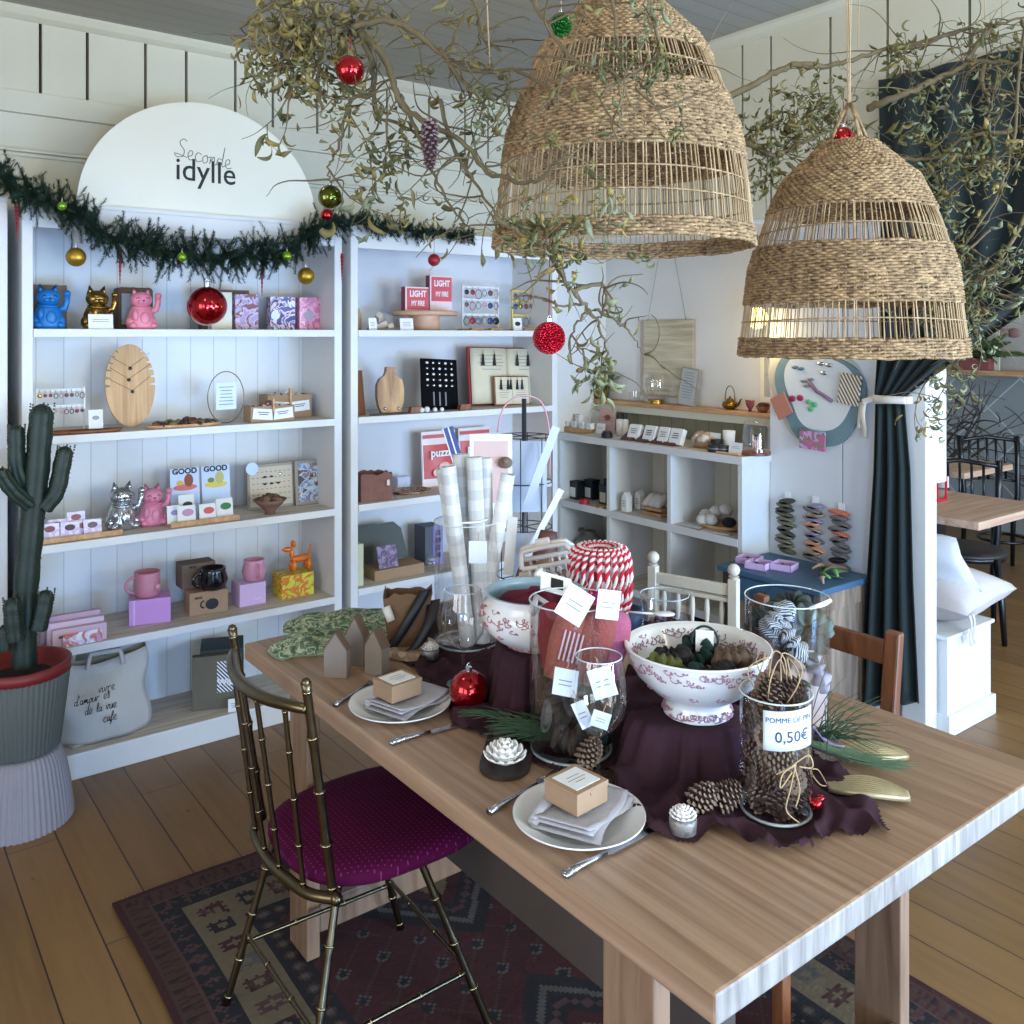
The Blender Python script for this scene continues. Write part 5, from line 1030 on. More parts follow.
# ================================================================ TABLE
tx0, tx1, ty0, ty1, TZ = .908, 1.905, .76, 2.415, .75
t = thing('dining_table','long light oak table with thick top, laid with plates and Christmas goods','table',((tx0+tx1)/2,(ty0+ty1)/2,0))
W, D = (tx1-tx0)/2, (ty1-ty0)/2
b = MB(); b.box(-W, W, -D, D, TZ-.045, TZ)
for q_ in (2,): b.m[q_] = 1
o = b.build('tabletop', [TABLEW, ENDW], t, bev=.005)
LEGW = wood('oak_leg', (112,84,62), (152,122,96), (30,30,3), .5, .05)
for (x, y) in ((-W+.042,-D+.150),(-W+.05,D-.30),(W-.105,-D+.250),(W-.095,D-.30)):
    b = MB(); b.box(x,x+.036,y,y+.108,0.014,TZ-.045); b.build('leg', LEGW, t, bev=.003)
for y in (-D+.2, D-.28): b = MB(); b.box(-W+.095,W-.11,y,y+.07,.06,.14); b.build('foot_rail', LEGW, t, bev=.004); b = MB(); b.box(-W+.095,W-.11,y+.02,y+.06,TZ-.12,TZ-.046); b.build('cross_rail', LEGW, t, bev=.003)
b = MB(); b.box(-.16,-.12,-D+.271,D-.281,.27,.66); b.build('stretcher_board', M_('grey_oak',(76,66,60),.6,var=.1,scale=14), t, bev=.003)
# ================================================================ BRASS CHAIR
t = thing('brass_chair','antique brass bamboo-style chair with a magenta dotted seat, tucked at the table','chair',(1.03,1.90,0))
o3 = Vector((1.03,1.90,0))
def seatmat():
    m, nt, bs = newmat('magenta_dotted_fabric'); vec, tc = coords(nt,(1,1,1)); sp = N(nt,'ShaderNodeSeparateXYZ'); nt.links.new(tc.outputs['Object'], sp.inputs[0])
    fx = math_(nt,'FRACT',math_(nt,'DIVIDE',sp.outputs['X'],.0125)); row = math_(nt,'FLOOR',math_(nt,'DIVIDE',sp.outputs['X'],.0125)); fy = math_(nt,'FRACT',math_(nt,'ADD',math_(nt,'DIVIDE',sp.outputs['Y'],.0125),math_(nt,'MULTIPLY',row,.5)))
    a = math_(nt,'SUBTRACT',fx,.5); c = math_(nt,'SUBTRACT',fy,.5); d = math_(nt,'ADD',math_(nt,'MULTIPLY',a,a),math_(nt,'MULTIPLY',c,c))
    nt.links.new(mixc(nt,math_(nt,'LESS_THAN',d,.022),rgb(74,4,46),rgb(120,40,92)),bs.inputs['Base Color']); bs.inputs['Roughness'].default_value=.85; bs.inputs['Specular IOR Level'].default_value=.15; return m
def superel(rx, ry, p, n=48, sq=0):
    out=[]
    for k in range(n):
        a=2*PI*k/n; c,s=math.cos(a),math.sin(a); out.append((rx*abs(c)**(2/p)*(1 if c>0 else -1), ry*abs(s)**(2/p)*(1 if s>0 else -1)*(1+(.06 if sq else 0)*c)))
    return out
SE = superel(.23,.215,2.9,56,1)
b = MB(); rings=[(.95,.425),(1.0,.433),(1.01,.445),(.985,.458),(.88,.466),(.6,.470),(.001,.472)]; vs=[]; n=len(SE)
for (k,z) in rings: vs += [(x*k,y*k,z) for x,y in SE]
b.add(vs,[(i*n+j,i*n+(j+1)%n,(i+1)*n+(j+1)%n,(i+1)*n+j) for i in range(len(rings)-1) for j in range(n)],sm=True); b.add([(x*.95,y*.95,.425) for x,y in SE],[tuple(range(n))[::-1]])
b.build('seat', seatmat(), t)
def bamboo(name, p, q, r, nn=3, mid=None):
    b = MB(); pts = [Vector(p)]; rs=[r]
    P,Q = Vector(p)-o3,Vector(q)-o3; pts=[];rs=[]
    segs = 6*nn
    for i in range(segs+1):
        s=i/segs; pt=P.lerp(Q,s)
        if mid: pt = pt+Vector(mid)*math.sin(PI*s)
        pts.append(pt); rs.append(r*(.90+.22*(1-abs(math.sin(PI*s*nn)))**5))
    b.tube(pts,rs,10); b.ball(pts[0],r*1.05,8); b.ball(pts[-1],r*1.05,8)
    for i in range(nn+1):
        c_=min(segs-1,max(1,i*6)); b.tube([pts[c_]-(Q-P).normalized()*.0022,pts[c_]+(Q-P).normalized()*.0022],rs[c_]*1.12,10,mi=1)
    return b.build(name, [BRASS, M_('bright_brass_ring',(150,136,104),.25,metal=1)], t)
# seat frame arc behind and top rail arc
arcb = [Vector((.835,1.70,.43)),Vector((.80,1.76,.425)),Vector((.785,1.84,.425)),Vector((.78,1.91,.425)),Vector((.785,1.98,.425)),Vector((.80,2.06,.425)),Vector((.835,2.12,.43))]
b = MB(); b.tube(penl([p-o3 for p in arcb]),.012,10); b.ball(arcb[0]-o3,.014,10); b.ball(arcb[-1]-o3,.014,10); b.build('seat_rail', BRASS, t)
tl = Vector((.765,2.10,.845)); tr = Vector((.765,1.69,.845))
arct = [tl, Vector((.745,2.06,.845)),Vector((.722,1.98,.84)),Vector((.715,1.90,.838)),Vector((.722,1.81,.84)),Vector((.745,1.73,.845)),tr]
b = MB(); P_=penl([p-o3 for p in arct]); b.tube(P_,[.010+.004*math.sin(PI*i/(len(P_)-1)) for i in range(len(P_))],10); b.build('top_rail', BRASS, t)
bamboo('back_post',(.835,1.715,.43),(.762,1.688,.90),.0105,4); bamboo('back_post',(.835,2.10,.43),(.762,2.104,.90),.0105,4)
for s in (.2,.4,.6,.8):
    i = s*6; k=int(i); f_=i-k; A=arcb[k].lerp(arcb[min(k+1,6)],f_); B_=arct[6-k].lerp(arct[max(5-k,0)],f_); bamboo('spindle',A,B_,.0062,4)
FT = [(.745,1.655,.012),(.748,2.105,.012),(1.20,1.655,.012),(1.215,2.09,.012)]; TP = [(.86,1.745,.425),(.86,2.06,.425),(1.06,1.75,.425),(1.09,2.05,.425)]
for p,q in zip(TP,FT): bamboo('leg',p,q,.0098,4)
def lp(i,z): a=Vector(TP[i]);c=Vector(FT[i]); return a.lerp(c,(a.z-z)/(a.z-c.z))
for i,j,z in ((0,1,.17),(2,3,.17),(1,3,.15),(0,2,.15)): bamboo('stretcher',lp(i,z),lp(j,z),.006,3)
# ================================================================ WOODEN CHAIR on the far side
t = thing('wooden_chair','brown wooden chair with flat back rails on the right side of the table','chair',(1.95,1.42,0))
o4 = Vector((1.95,1.42,0))
for (x,y,z0,z1,lean) in ((2.06,1.20,0.0,.862,.05),(2.06,1.60,0.0,.862,.05)):
    b = MB(); x-=o4.x; y-=o4.y; b.add([(x-.016,y-.02,z0),(x+.016,y-.02,z0),(x+.016,y+.02,z0),(x-.016,y+.02,z0),(x-.016,y-.02,.45),(x+.016,y-.02,.45),(x+.016,y+.02,.45),(x-.016,y+.02,.45),(x-.014+lean,y-.02,z1),(x+.014+lean,y-.02,z1),(x+.014+lean,y+.02,z1),(x-.014+lean,y+.02,z1)],[(0,3,2,1),(0,1,5,4),(1,2,6,5),(2,3,7,6),(3,0,4,7),(4,5,9,8),(5,6,10,9),(6,7,11,10),(7,4,8,11),(8,9,10,11)]); b.build('back_post', BROWNW, t, bev=.006)
for z0,z1,dx in ((.775,.835,.044),(.60,.64,.02)):
    b = MB(); x=2.06-o4.x+dx; b.box(x-.010,x+.010,1.22-o4.y,1.58-o4.y,z0,z1); b.build('back_rail', BROWNW, t, bev=.004)
b = MB(); b.box(1.66-o4.x,2.04-o4.x,1.19-o4.y,1.61-o4.y,.43,.455); b.build('seat', BROWNW, t, bev=.008)
for y in (1.21,1.57): b = MB(); b.box(1.67-o4.x,1.70-o4.x,y-o4.y,y+.03-o4.y,0,.43); b.build('leg', BROWNW, t, bev=.003)
for x in (1.665,2.02): b = MB(); b.box(x-o4.x,x+.02-o4.x,1.24-o4.y,1.57-o4.y,.37,.43); b.build('apron', BROWNW, t, bev=.002)
# ================================================================ CACTUS AND POTS
pc = Vector((.498,3.335,0))
RIBG = M_('grey_green_ceramic',(100,106,102),.7); RIBW = M_('grey_ceramic',(140,136,142),.7)
t = thing('plant_stand','upturned grey ribbed pot used as a stand for the cactus planter','pot',pc)
b = MB(); b.lathe([(.158,0),(.158,.02),(.147,.11),(.133,.19),(.12,.225),(.11,.232),(.001,.233)],220,rib=.02,ribn=55); b.build('pot', RIBW, t)
t = thing('planter','grey-green ribbed planter standing on the upturned pot','pot',pc+Vector((0,0,.234)))
b = MB(); b.lathe([(.001,0),(.105,0),(.118,.008),(.146,.245),(.150,.255)],220,rib=.02,ribn=55); b.lathe([(.142,.252),(.11,.02),(.001,.015)],48); b.build('pot', RIBG, t)
t = thing('potted_cactus','tall dark green branching cactus in a red-brown inner pot','cactus',pc+Vector((0,0,.25)))
b = MB(); b.lathe([(.001,0),(.095,0),(.132,.20),(.132,.232),(.150,.236),(.153,.272),(.140,.272),(.134,.23),(.001,.215)],48); b.build('inner_pot', M_('redbrown_pot',(120,34,34),.5), t); b = MB(); b.lathe([(.001,.232),(.08,.230),(.132,.222)],24); b.build('soil', M_('soil',(40,30,26),.95,bmp=.5,scale=60), t)
CACT = M_('cactus_green',(22,40,30),.55,var=.25,scale=18,bmp=.1)
def column(pts, r, name='stem'):
    b = MB(); P=penl(pts); P=[Vector(p) for p in P]; L=len(P); n=40; vs=[]
    a = Vector((1,0,0))
    for i,p in enumerate(P):
        d=(P[min(i+1,L-1)]-P[max(i-1,0)]).normalized(); a=(a-d*a.dot(d)).normalized(); c=d.cross(a); e=math.sqrt(max(.03,1-max(0,1-(L-1-i)/4.5)**2)); w=1+.05*math.sin(i*1.7)
        for k in range(n):
            tt=2*PI*k/n; q=r*e*w*(1+.20*abs(math.cos(tt*2.5))**1*1-.14); vs.append(p+(a*math.cos(tt)+c*math.sin(tt))*q)
    b.add(vs,[(i*n+k,i*n+(k+1)%n,(i+1)*n+(k+1)%n,(i+1)*n+k) for i in range(L-1) for k in range(n)]+[tuple((L-1)*n+k for k in range(n))],sm=True)
    for i in range(1,L,1):
        for k in range(5):
            tt=2*PI*k/5; p=P[i]; b.ball(p+Vector((math.cos(tt)*r*1.02,math.sin(tt)*r*1.02,0)),.004,4,mi=1)
    b.build(name, [CACT, M_('cactus_spine',(70,66,50),.8)], t)
def cp(u, v, dy=0):
    p = ony(u, v, 3.33+dy); return p-t.location
column([cp(24,660)-Vector((0,0,.02)),cp(25,600),cp(30,540),cp(36,480),cp(40,430),cp(42,404)],.037)
column([cp(30,505,-.02),cp(14,492,-.03),cp(2,475,-.03),cp(1,468,-.03)],.024,'arm'); column([cp(30,498,.02),cp(18,470,.01),cp(16,440,.01),cp(16,425,.01)],.026,'arm')
column([cp(44,508,-.02),cp(56,492,-.03),cp(62,465,-.03),cp(66,446,-.03)],.027,'arm'); column([cp(16,640,-.06),cp(13,615,-.06),cp(12,598,-.06)],.028,'arm'); column([cp(38,630,-.05),cp(44,605,-.05),cp(46,590,-.05)],.026,'arm'); column([cp(5,650,-.04),cp(3,625,-.04)],.02,'arm')
# ================================================================ THE TABLE SETTING
def plate(loc, label, rim=.115):
    t = thing('plate', label, 'plate', loc, 0, 'white plates')
    b = MB(); b.lathe([(.001,.004),(rim*.6,.005),(rim*.72,.012),(rim*.97,.022),(rim,.024),(rim*1.0,.021),(rim*.75,.008),(rim*.6,0),(.001,0)],56); b.build('dish', M_('porcelain',(226,224,220),.2,var=.01,coat=.4), t)
    return t
def napkin(loc, rz, label):
    t = thing('napkin', label, 'napkin', loc, rz, 'grey linen napkins'); m=M_('grey_napkin',(168,164,168),.9,bmp=.2,scale=120)
    b = MB()
    for k in range(3):
        b.grid(lambda u,v:((u-.5)*.15+.004*k,(v-.5)*(.125-.012*k)+.01*math.sin(4*u+k),.004+.005*k+.006*abs(math.sin(3*u+k))+.012*max(0,abs(u-.5)*2-.75)),14,8)
    b.build('cloth', m, t, solid=.002)
    b = MB(); b.tube([(-.07,.062,.012),(0,.066,.016),(.07,.06,.018)],[.009,.011,.010],10); b.build('rolled_hem', m, t); return t
def soapbox(loc, rz, label, s=.075, wide=1.0):
    t = thing('kraft_box', label, 'box', loc, rz, 'kraft soap boxes'); w=s*wide
    b = MB(); b.box(-w/2,w/2,-s/2,s/2,0,.036); b.build('box', KRAFT, t, bev=.0015); b = MB(); b.box(-w/2-.001,w/2+.001,-s/2-.001,s/2+.001,.030,.038); b.cyl(.007,.007,-.001,.0005,14,M=Matrix.Translation((0,-s/2-.001,.030))@Matrix.Rotation(PI/2,4,'X')); b.build('lid', KRAFT, t, bev=.001)
    b = MB(); b.box(-w*.38,w*.38,-s*.38,s*.38,.0382,.0392); lc = b.build('label_card', PAPER, t)
    for i,(ww,y) in enumerate(((.4,.008),(.55,-.002),(.3,-.011))): b = MB(); b.box(-w*ww/2,w*ww/2,y,y+.0014,.0392,.0396); b.build('printed_line', M_('print_brown',(140,116,100),.7), lc)
    return t
P2 = onz(579,811,.775); P2.z=.751; P1 = onz(400,700,.775); P1.z=.751
plate(P2,'white plate nearest the viewer, with napkin and kraft box'); plate(P1,'white plate at the far end of the table near the red bauble')
napkin(P2+Vector((.004,-.005,.012)),.45,'grey folded napkin on the near plate'); napkin(P1+Vector((.012,-.012,.012)),.3,'beige-grey folded napkin on the far plate')
soapbox(P2+Vector((.004,.012,.036)),.10,'square kraft box with white card on the near plate',.078); soapbox(P1+Vector((-.004,.005,.036)),.12,'kraft box with plain white card on the far plate',.072,1.15)
def knife(loc, rz, label, L=.22):
    t = thing('knife', label, 'knife', loc, rz, 'table knives')
    b = MB(); pts=[(0,0),(.03,.001),(.06,.0),(.09,-.001)]; b.tube([(x,y,.005) for x,y in pts],[.0075,.0065,.005,.0042],10); b.ball((0,0,.005),.0078,8,sc=(.9,1,.7)); b.build('handle', STEEL, t)
    b = MB(); b.prism([(.088,-.004),(.10,-.009),(L-.02,-.010),(L,-.001),(L-.03,.005),(.10,.005),(.088,.004)],.003,.0055); b.build('blade', STEEL, t); return t
def fork(loc, rz, label, L=.19):
    t = thing('fork', label, 'fork', loc, rz, 'table forks')
    b = MB(); b.tube([(0,0,.004),(.05,0,.005),(.10,0,.007),(.13,0,.006)],[.0075,.005,.003,.003],10,M=Matrix.Scale(1,4)); b.build('handle', STEEL, t)
    b = MB(); b.prism([(.128,-.003),(.14,-.011),(.152,-.0115),(.152,.0115),(.14,.011),(.128,.003)],.004,.0065)
    for y in (-.0102,-.0034,.0034,.0102): b.tube([(.150,y,.0053),(.17,y,.004),(L,y,.006)],[.0016,.0015,.0008],6)
    b.build('tines', STEEL, t); return t
def aim(a, c): return math.atan2(c.y-a.y, c.x-a.x)
a_,c_ = onz(566,875,.755),onz(668,820,.755); knife(Vector((a_.x,a_.y,.751)),aim(a_,c_),'silver knife right of the near plate')
a_,c_ = onz(392,743,.755),onz(500,712,.755); knife(Vector((a_.x,a_.y,.751)),aim(a_,c_),'silver knife between the far plate and the flower candle board')
a_,c_ = onz(489,812,.755),onz(576,763,.755); L_=(c_-a_).length; fork(Vector((a_.x,a_.y,.751)),aim(a_,c_),'silver fork lying behind the near plate, tines towards the pine cone',L_)
a_,c_ = onz(335,705,.755),onz(436,643,.755); L_=(c_-a_).length; fork(Vector((a_.x,a_.y,.751)),aim(a_,c_),'silver fork behind the far plate beside the wooden houses',max(.19,min(L_,.24)))
# wooden houses
for i,(u,v,w_,d_,h_,rz,lb) in enumerate(((337,680,.058,.028,.112,.12,'small grey-brown wooden house, nearest of the three'),(357,668,.052,.028,.125,-.1,'small grey-brown wooden house, tallest at the back of the three'),(377,677,.052,.032,.112,-.25,'small grey-brown wooden house, right of the three'))):
    p = onz(u,v-4,.751); t = thing('wooden_house',lb,'ornament',p,rz=-.9+rz,group='little wooden houses')
    b = MB(); b.box(-w_/2,w_/2,-d_/2,d_/2,0,h_*.62); b.prism([(-w_/2,h_*.62),(w_/2,h_*.62),(0,h_*.97)],-d_/2,d_/2,M=Matrix.Rotation(PI/2,4,'X')); b.build('block', M_('grey_beige_wood',(134,122,110),.8,var=.1,scale=30), t)
    b = MB()
    for sx in (-1,1): b.add([(0,-d_/2-.001,h_),(sx*(w_/2+.002),-d_/2-.001,h_*.62-.002),(sx*(w_/2+.002),d_/2+.001,h_*.62-.002),(0,d_/2+.001,h_)],[(0,1,2,3)])
    b.build('roof', M_('brown_roof',(106,84,66),.8), t, solid=.003)
# oven mitts
MIT = blotch('green_camouflage',[(70,92,74),(116,136,104),(176,180,150),(96,116,92)],38,.9)
for i,(poly,lb,z) in enumerate(((((268,653),(282,643),(310,637),(330,632),(352,640),(350,652),(325,656),(300,657),(280,660)),'green floral oven mitt lying nearest, its tip towards the left table edge',.751),(((284,632),(290,622),(330,615),(385,611),(402,622),(396,636),(350,634),(310,634)),'green floral oven mitt behind the first, reaching the dark cloth',.753))):
    pts=[onz(u,v,z) for u,v in poly]; c=sum(pts,Vector())/len(pts); t=thing('oven_mitt',lb,'oven mitt',(c.x,c.y,.7505),group='green oven mitts')
    sp=penl([p-c for p in pts]+[pts[0]-c]); n=len(sp); vs=[]; 
    for (k,z_) in ((1,.0),(1.02,.007),(.93,.017),(.6,.026),(.02,.028)): vs+=[(p.x*k,p.y*k,z_+.004*math.sin(p.x*60+p.y*40)*(k<1)) for p in sp]
    b=MB(); b.add(vs,[(i*n+j,i*n+(j+1)%n,(i+1)*n+(j+1)%n,(i+1)*n+j) for i in range(4) for j in range(n)],sm=True); b.add(vs[:n],[tuple(range(n))[::-1]]); b.build('fabric',MIT,t)
    b=MB(); b.tube([tuple(Vector(p)*1.0+Vector((0,0,.004))) for p in sp],.0032,5); b.build('piping',M_('sage_piping',(120,134,110),.8),t)
# ---------------- dark cloth with risers
B2 = Vector((1.366,1.19,.855)); B1 = Vector((1.285,1.60,.893)); JC = Vector((1.339,.985,.7545)); CY = Vector((1.205,1.385,.7545)); JS = Vector((1.671,1.20,.7515)); TV = Vector((1.395,2.04,.7545)); TWI = Vector((1.51,1.66,.86))
outline = [onz(*p,.752) for p in ((386,650),(400,664),(422,678),(438,700),(456,722),(490,742),(530,756),(548,770),(600,778),(622,800),(650,835),(690,846),(722,838),(760,852),(800,850),(830,838),(886,832),(880,806),(862,782),(820,770),(800,740),(770,700),(740,660),(690,640),(630,618),(560,602),(500,600),(440,605),(400,622),(386,640))]
def inside(x,y):
    c=False; n=len(outline); j=n-1
    for i in range(n):
        a,b_=outline[i],outline[j]
        if (a.y>y)!=(b_.y>y) and x<(b_.x-a.x)*(y-a.y)/(b_.y-a.y)+a.x: c=not c
        j=i
    return c
def ss(a,b_,x): t_=max(0,min(1,(x-a)/(b_-a))); return t_*t_*(3-2*t_)
flat = [(JC,.066),(CY,.09),(TV,.095),(JS,.10)]
def clothz(x,y):
    z=.7528; f=1.0
    for (c,r0,r1,top) in ((B2,.092,.14,.8535),(B1,.085,.125,.8915)):
        d=math.hypot(x-c.x,y-c.y); an=math.atan2(y-c.y,x-c.x); d-=(.018*math.sin(an*11+1.5*math.sin(an*3))+.009*math.sin(an*23+2))*ss(.07,.115,d)*.45+(.045*noise.noise(Vector((math.cos(an)*2.6,math.sin(an)*2.6,c.x*9)))+.022*noise.noise(Vector((math.cos(an)*6,math.sin(an)*6,d*9))))*ss(.07,.115,d); k=1-ss(r0,r1,d); z=max(z,.7528+(top-.7528)*k); f=min(f,ss(r0-.005,r0+.03,d))
    for c,r in flat: f=min(f,ss(r,r+.02,math.hypot(x-c.x,y-c.y)))
    n_=noise.noise(Vector((x*9,y*9,2)))*1.3+noise.noise(Vector((x*21+3*noise.noise(Vector((x*6,y*6,0))),y*15,5)))*.8
    rid=max(0,1-abs(n_)*2.6)
    ang=0
    for c in (B2,B1):
        d=math.hypot(x-c.x,y-c.y)
        if d<.2: ang=math.atan2(y-c.y,x-c.x); rid=max(rid*.3,.5+.5*math.sin(ang*13+2*math.sin(ang*3)))*ss(.08,.13,d)*(1.25)
    return z+f*rid*.022
t = thing('table_cloth','crumpled dark purple-brown cloth draped over hidden risers down the table','cloth',(0,0,0))
bx0,bx1=min(p.x for p in outline)-.02,max(p.x for p in outline)+.02; by0,by1=min(p.y for p in outline)-.02,max(p.y for p in outline)+.02
CN=150;CM=260
b=MB(); b.grid(lambda u,v:(lambda x,y:(x,y,clothz(x,y)))(bx0+(bx1-bx0)*u,by0+(by1-by0)*v),CN,CM,keep=lambda u,v:inside(bx0+(bx1-bx0)*u+.012*math.sin(40*v),by0+(by1-by0)*v+.010*math.sin(33*u)))
b.build('cloth', M_('aubergine_cloth',(56,34,42),.95,var=.12,scale=70,bmp=.15,spec=.2), t)
# ---------------- bowls
FLOR = lambda nm: None
def florals(t, prof, z0, z1, n, off=.0012, amp=1, seed=1, m=None):
    rr=random.Random(seed); b=MB()
    def rad(z):
        for (r0,a),(r1,c) in zip(prof,prof[1:]):
            if min(a,c)<=z<=max(a,c) and abs(c-a)>1e-6: return r0+(r1-r0)*(z-a)/(c-a)
        return prof[0][0]
    for i in range(n):
        a=2*PI*i/n+rr.uniform(-.05,.05); z=rr.uniform(z0,z1); pts=[]
        for j in range(7):
            aa=a+.035*j*amp+.02*math.sin(j*2+i); zz=min(z1,max(z0,z+(z1-z0)*.35*math.sin(j*1.6+i))); r=rad(zz)+off; pts.append((r*math.cos(aa),r*math.sin(aa),zz))
        p=pts[3]; a3=math.atan2(p[1],p[0]); pts=[]
        for j in range(13):
            q=.0075*(1-j/16)*amp**.5; ph=j*.75+i; zz=min(z1,max(z0,p[2]+q*math.sin(ph))); r=rad(zz)+off; aa=a3+(q*math.cos(ph)+.0012*j)/max(r,.03); pts.append((r*math.cos(aa),r*math.sin(aa),zz))
        b.tube(pts,.0009,4,cap=False,sm=False)
        for j in (0,5,12): b.ball(pts[j],.0024,5)
    b.build('floral_pattern', m or M_('floral_mauve',(160,112,128),.5), t)
PORC = M_('porcelain',(214,212,208),.2)
prof2=[(.068,.0),(.070,.010),(.062,.022),(.062,.030),(.092,.050),(.122,.080),(.137,.108),(.145,.134),(.148,.140)]
t = thing('floral_bowl','large white footed bowl with mauve flower borders, full of dark hair bands','bowl',B2); t.scale=(.97,.97,.93)
b=MB(); b.lathe(prof2,72,rib=.006,ribn=10); bw_=b.build('bowl',PORC,t); b=MB(); b.lathe([(.148,.140),(.143,.142),(.136,.132),(.122,.10),(.09,.06),(.001,.045)],72); b.build('inner_glaze',PORC,t)
b=MB(); b.tube([(.146*math.cos(a),.146*math.sin(a),.141) for a in [2*PI*i/64 for i in range(65)]],.0028,6); b.build('rim',PORC,t)
florals(bw_,prof2,.104,.132,74,seed=2); florals(bw_,prof2,.062,.078,12,seed=5,amp=.6); florals(bw_,prof2,.004,.018,40,seed=3,off=.0015)
florals(t,[(.138,.134),(.122,.10)],.106,.130,64,off=-.0015,seed=4,m=M_('floral_lilac',(160,120,140),.5))
DG=[M_('scr_darkgreen',(16,50,44),.8),M_('scr_brown',(96,76,62),.85),M_('scr_black',(26,22,22),.8),M_('scr_moss',(84,90,40),.85)]
def scrunchie(name,label,loc,R,r,m,rot,group,ext=None):
    t=thing(name,label,'scrunchie',loc,rot=rot,group=group); b=MB()
    n=44
    def fn(u,v):
        a=2*PI*u; q=r*(1+.28*math.sin(a*11)+.12*math.sin(a*17+1)); rr=R+q*math.cos(2*PI*v); return (rr*math.cos(a),rr*math.sin(a),q*math.sin(2*PI*v)*(1+.2*math.sin(a*7)))
    b.grid(fn,n*2,10); b.build('ruffle',m,t); return t
sp=[(-.07,-.03,0,'left front'),(-.03,-.07,2,'front'),(.03,-.06,1,'front right'),(.075,-.02,1,'right'),(.03,.03,0,'middle'),(-.04,.03,2,'back left'),(.06,.045,2,'back right'),(-.085,.01,3,'far left, mossy')]
for i,(x,y,k,lb) in enumerate(sp): scrunchie('scrunchie',('dark green','brown','black','moss green')[k]+' scrunchie in the large floral bowl, '+lb,B2+Vector((x,y,.098+.006*(i%3))),.026,.012,DG[k],(rnd.uniform(-.7,.7),rnd.uniform(-.7,.7),0),'scrunchies in the large bowl')
t=thing('price_tag','loop of black band around a white tag in the large floral bowl','tag',B2+Vector((.045,.02,.125)),rot=(-.3,0,-.9)); b=MB(); b.box(-.018,.018,-.001,.001,-.02,.02); b.build('tag',PAPER,t); b=MB(); b.tube([(.026*math.cos(a),.002,.028*math.sin(a)) for a in [PI*i/12-.2 for i in range(15)]],.003,6); b.build('loop',DG[0],t)
prof1=[(.060,0),(.066,.008),(.088,.022),(.112,.048),(.120,.075),(.116,.100),(.104,.116),(.108,.130),(.110,.136)]
t = thing('floral_tureen','smaller rounded white bowl with pink flowers, holding burgundy cloths','bowl',B1); t.scale=(1.06,1.06,.90)
b=MB(); b.lathe(prof1,72,rib=.01,ribn=8); bw_=b.build('bowl',PORC,t); b=MB(); b.lathe([(.110,.136),(.105,.137),(.10,.12),(.107,.095),(.08,.05),(.001,.04)],64); b.build('inner_glaze',M_('blue_glaze',(150,176,190),.25),t)
for s_ in (-1,1): b=MB(); b.tube([(s_*.075+.0,s_*.085,.120+.0),(s_*.088,s_*.100,.135),(s_*.075+.02,s_*.085+.015,.15),(s_*.06+.02,s_*.10,.13)],.008,8); b.build('handle',PORC,t)
florals(bw_,prof1,.066,.108,70,seed=8,m=M_('floral_pink',(170,96,100),.5)); florals(bw_,prof1,.03,.05,8,seed=9,m=M_('floral_pink',(170,96,100),.5)); florals(bw_,prof1,.002,.010,16,seed=6,m=M_('floral_pink',(170,96,100),.5))
t=thing('burgundy_cloths','folded burgundy cloth bundle inside the smaller flowered bowl','cloth',B1+Vector((0,0,.088)))
b=MB(); b.grid(lambda u,v:(lambda a,r:(r*math.cos(a),r*math.sin(a),.03*(1-(r/.1)**2)+.009*math.sin(a*5+r*60)))(2*PI*u,.097*v+.0005),60,12); b.build('cloth',M_('burgundy',(96,18,44),.85),t)
t=thing('price_tag','white paper tag with black print on the burgundy cloths','tag',dep(556,590,1.93)+Vector((0,0,.012)),rot=(-.9,.3,-.5)); b=MB(); b.box(-.035,.035,-.001,.001,-.024,.024); b.build('tag',PAPER,t); b=MB(); b.box(-.012,.016,-.002,-.001,-.012,.014); b.build('printed_block',INK,t)
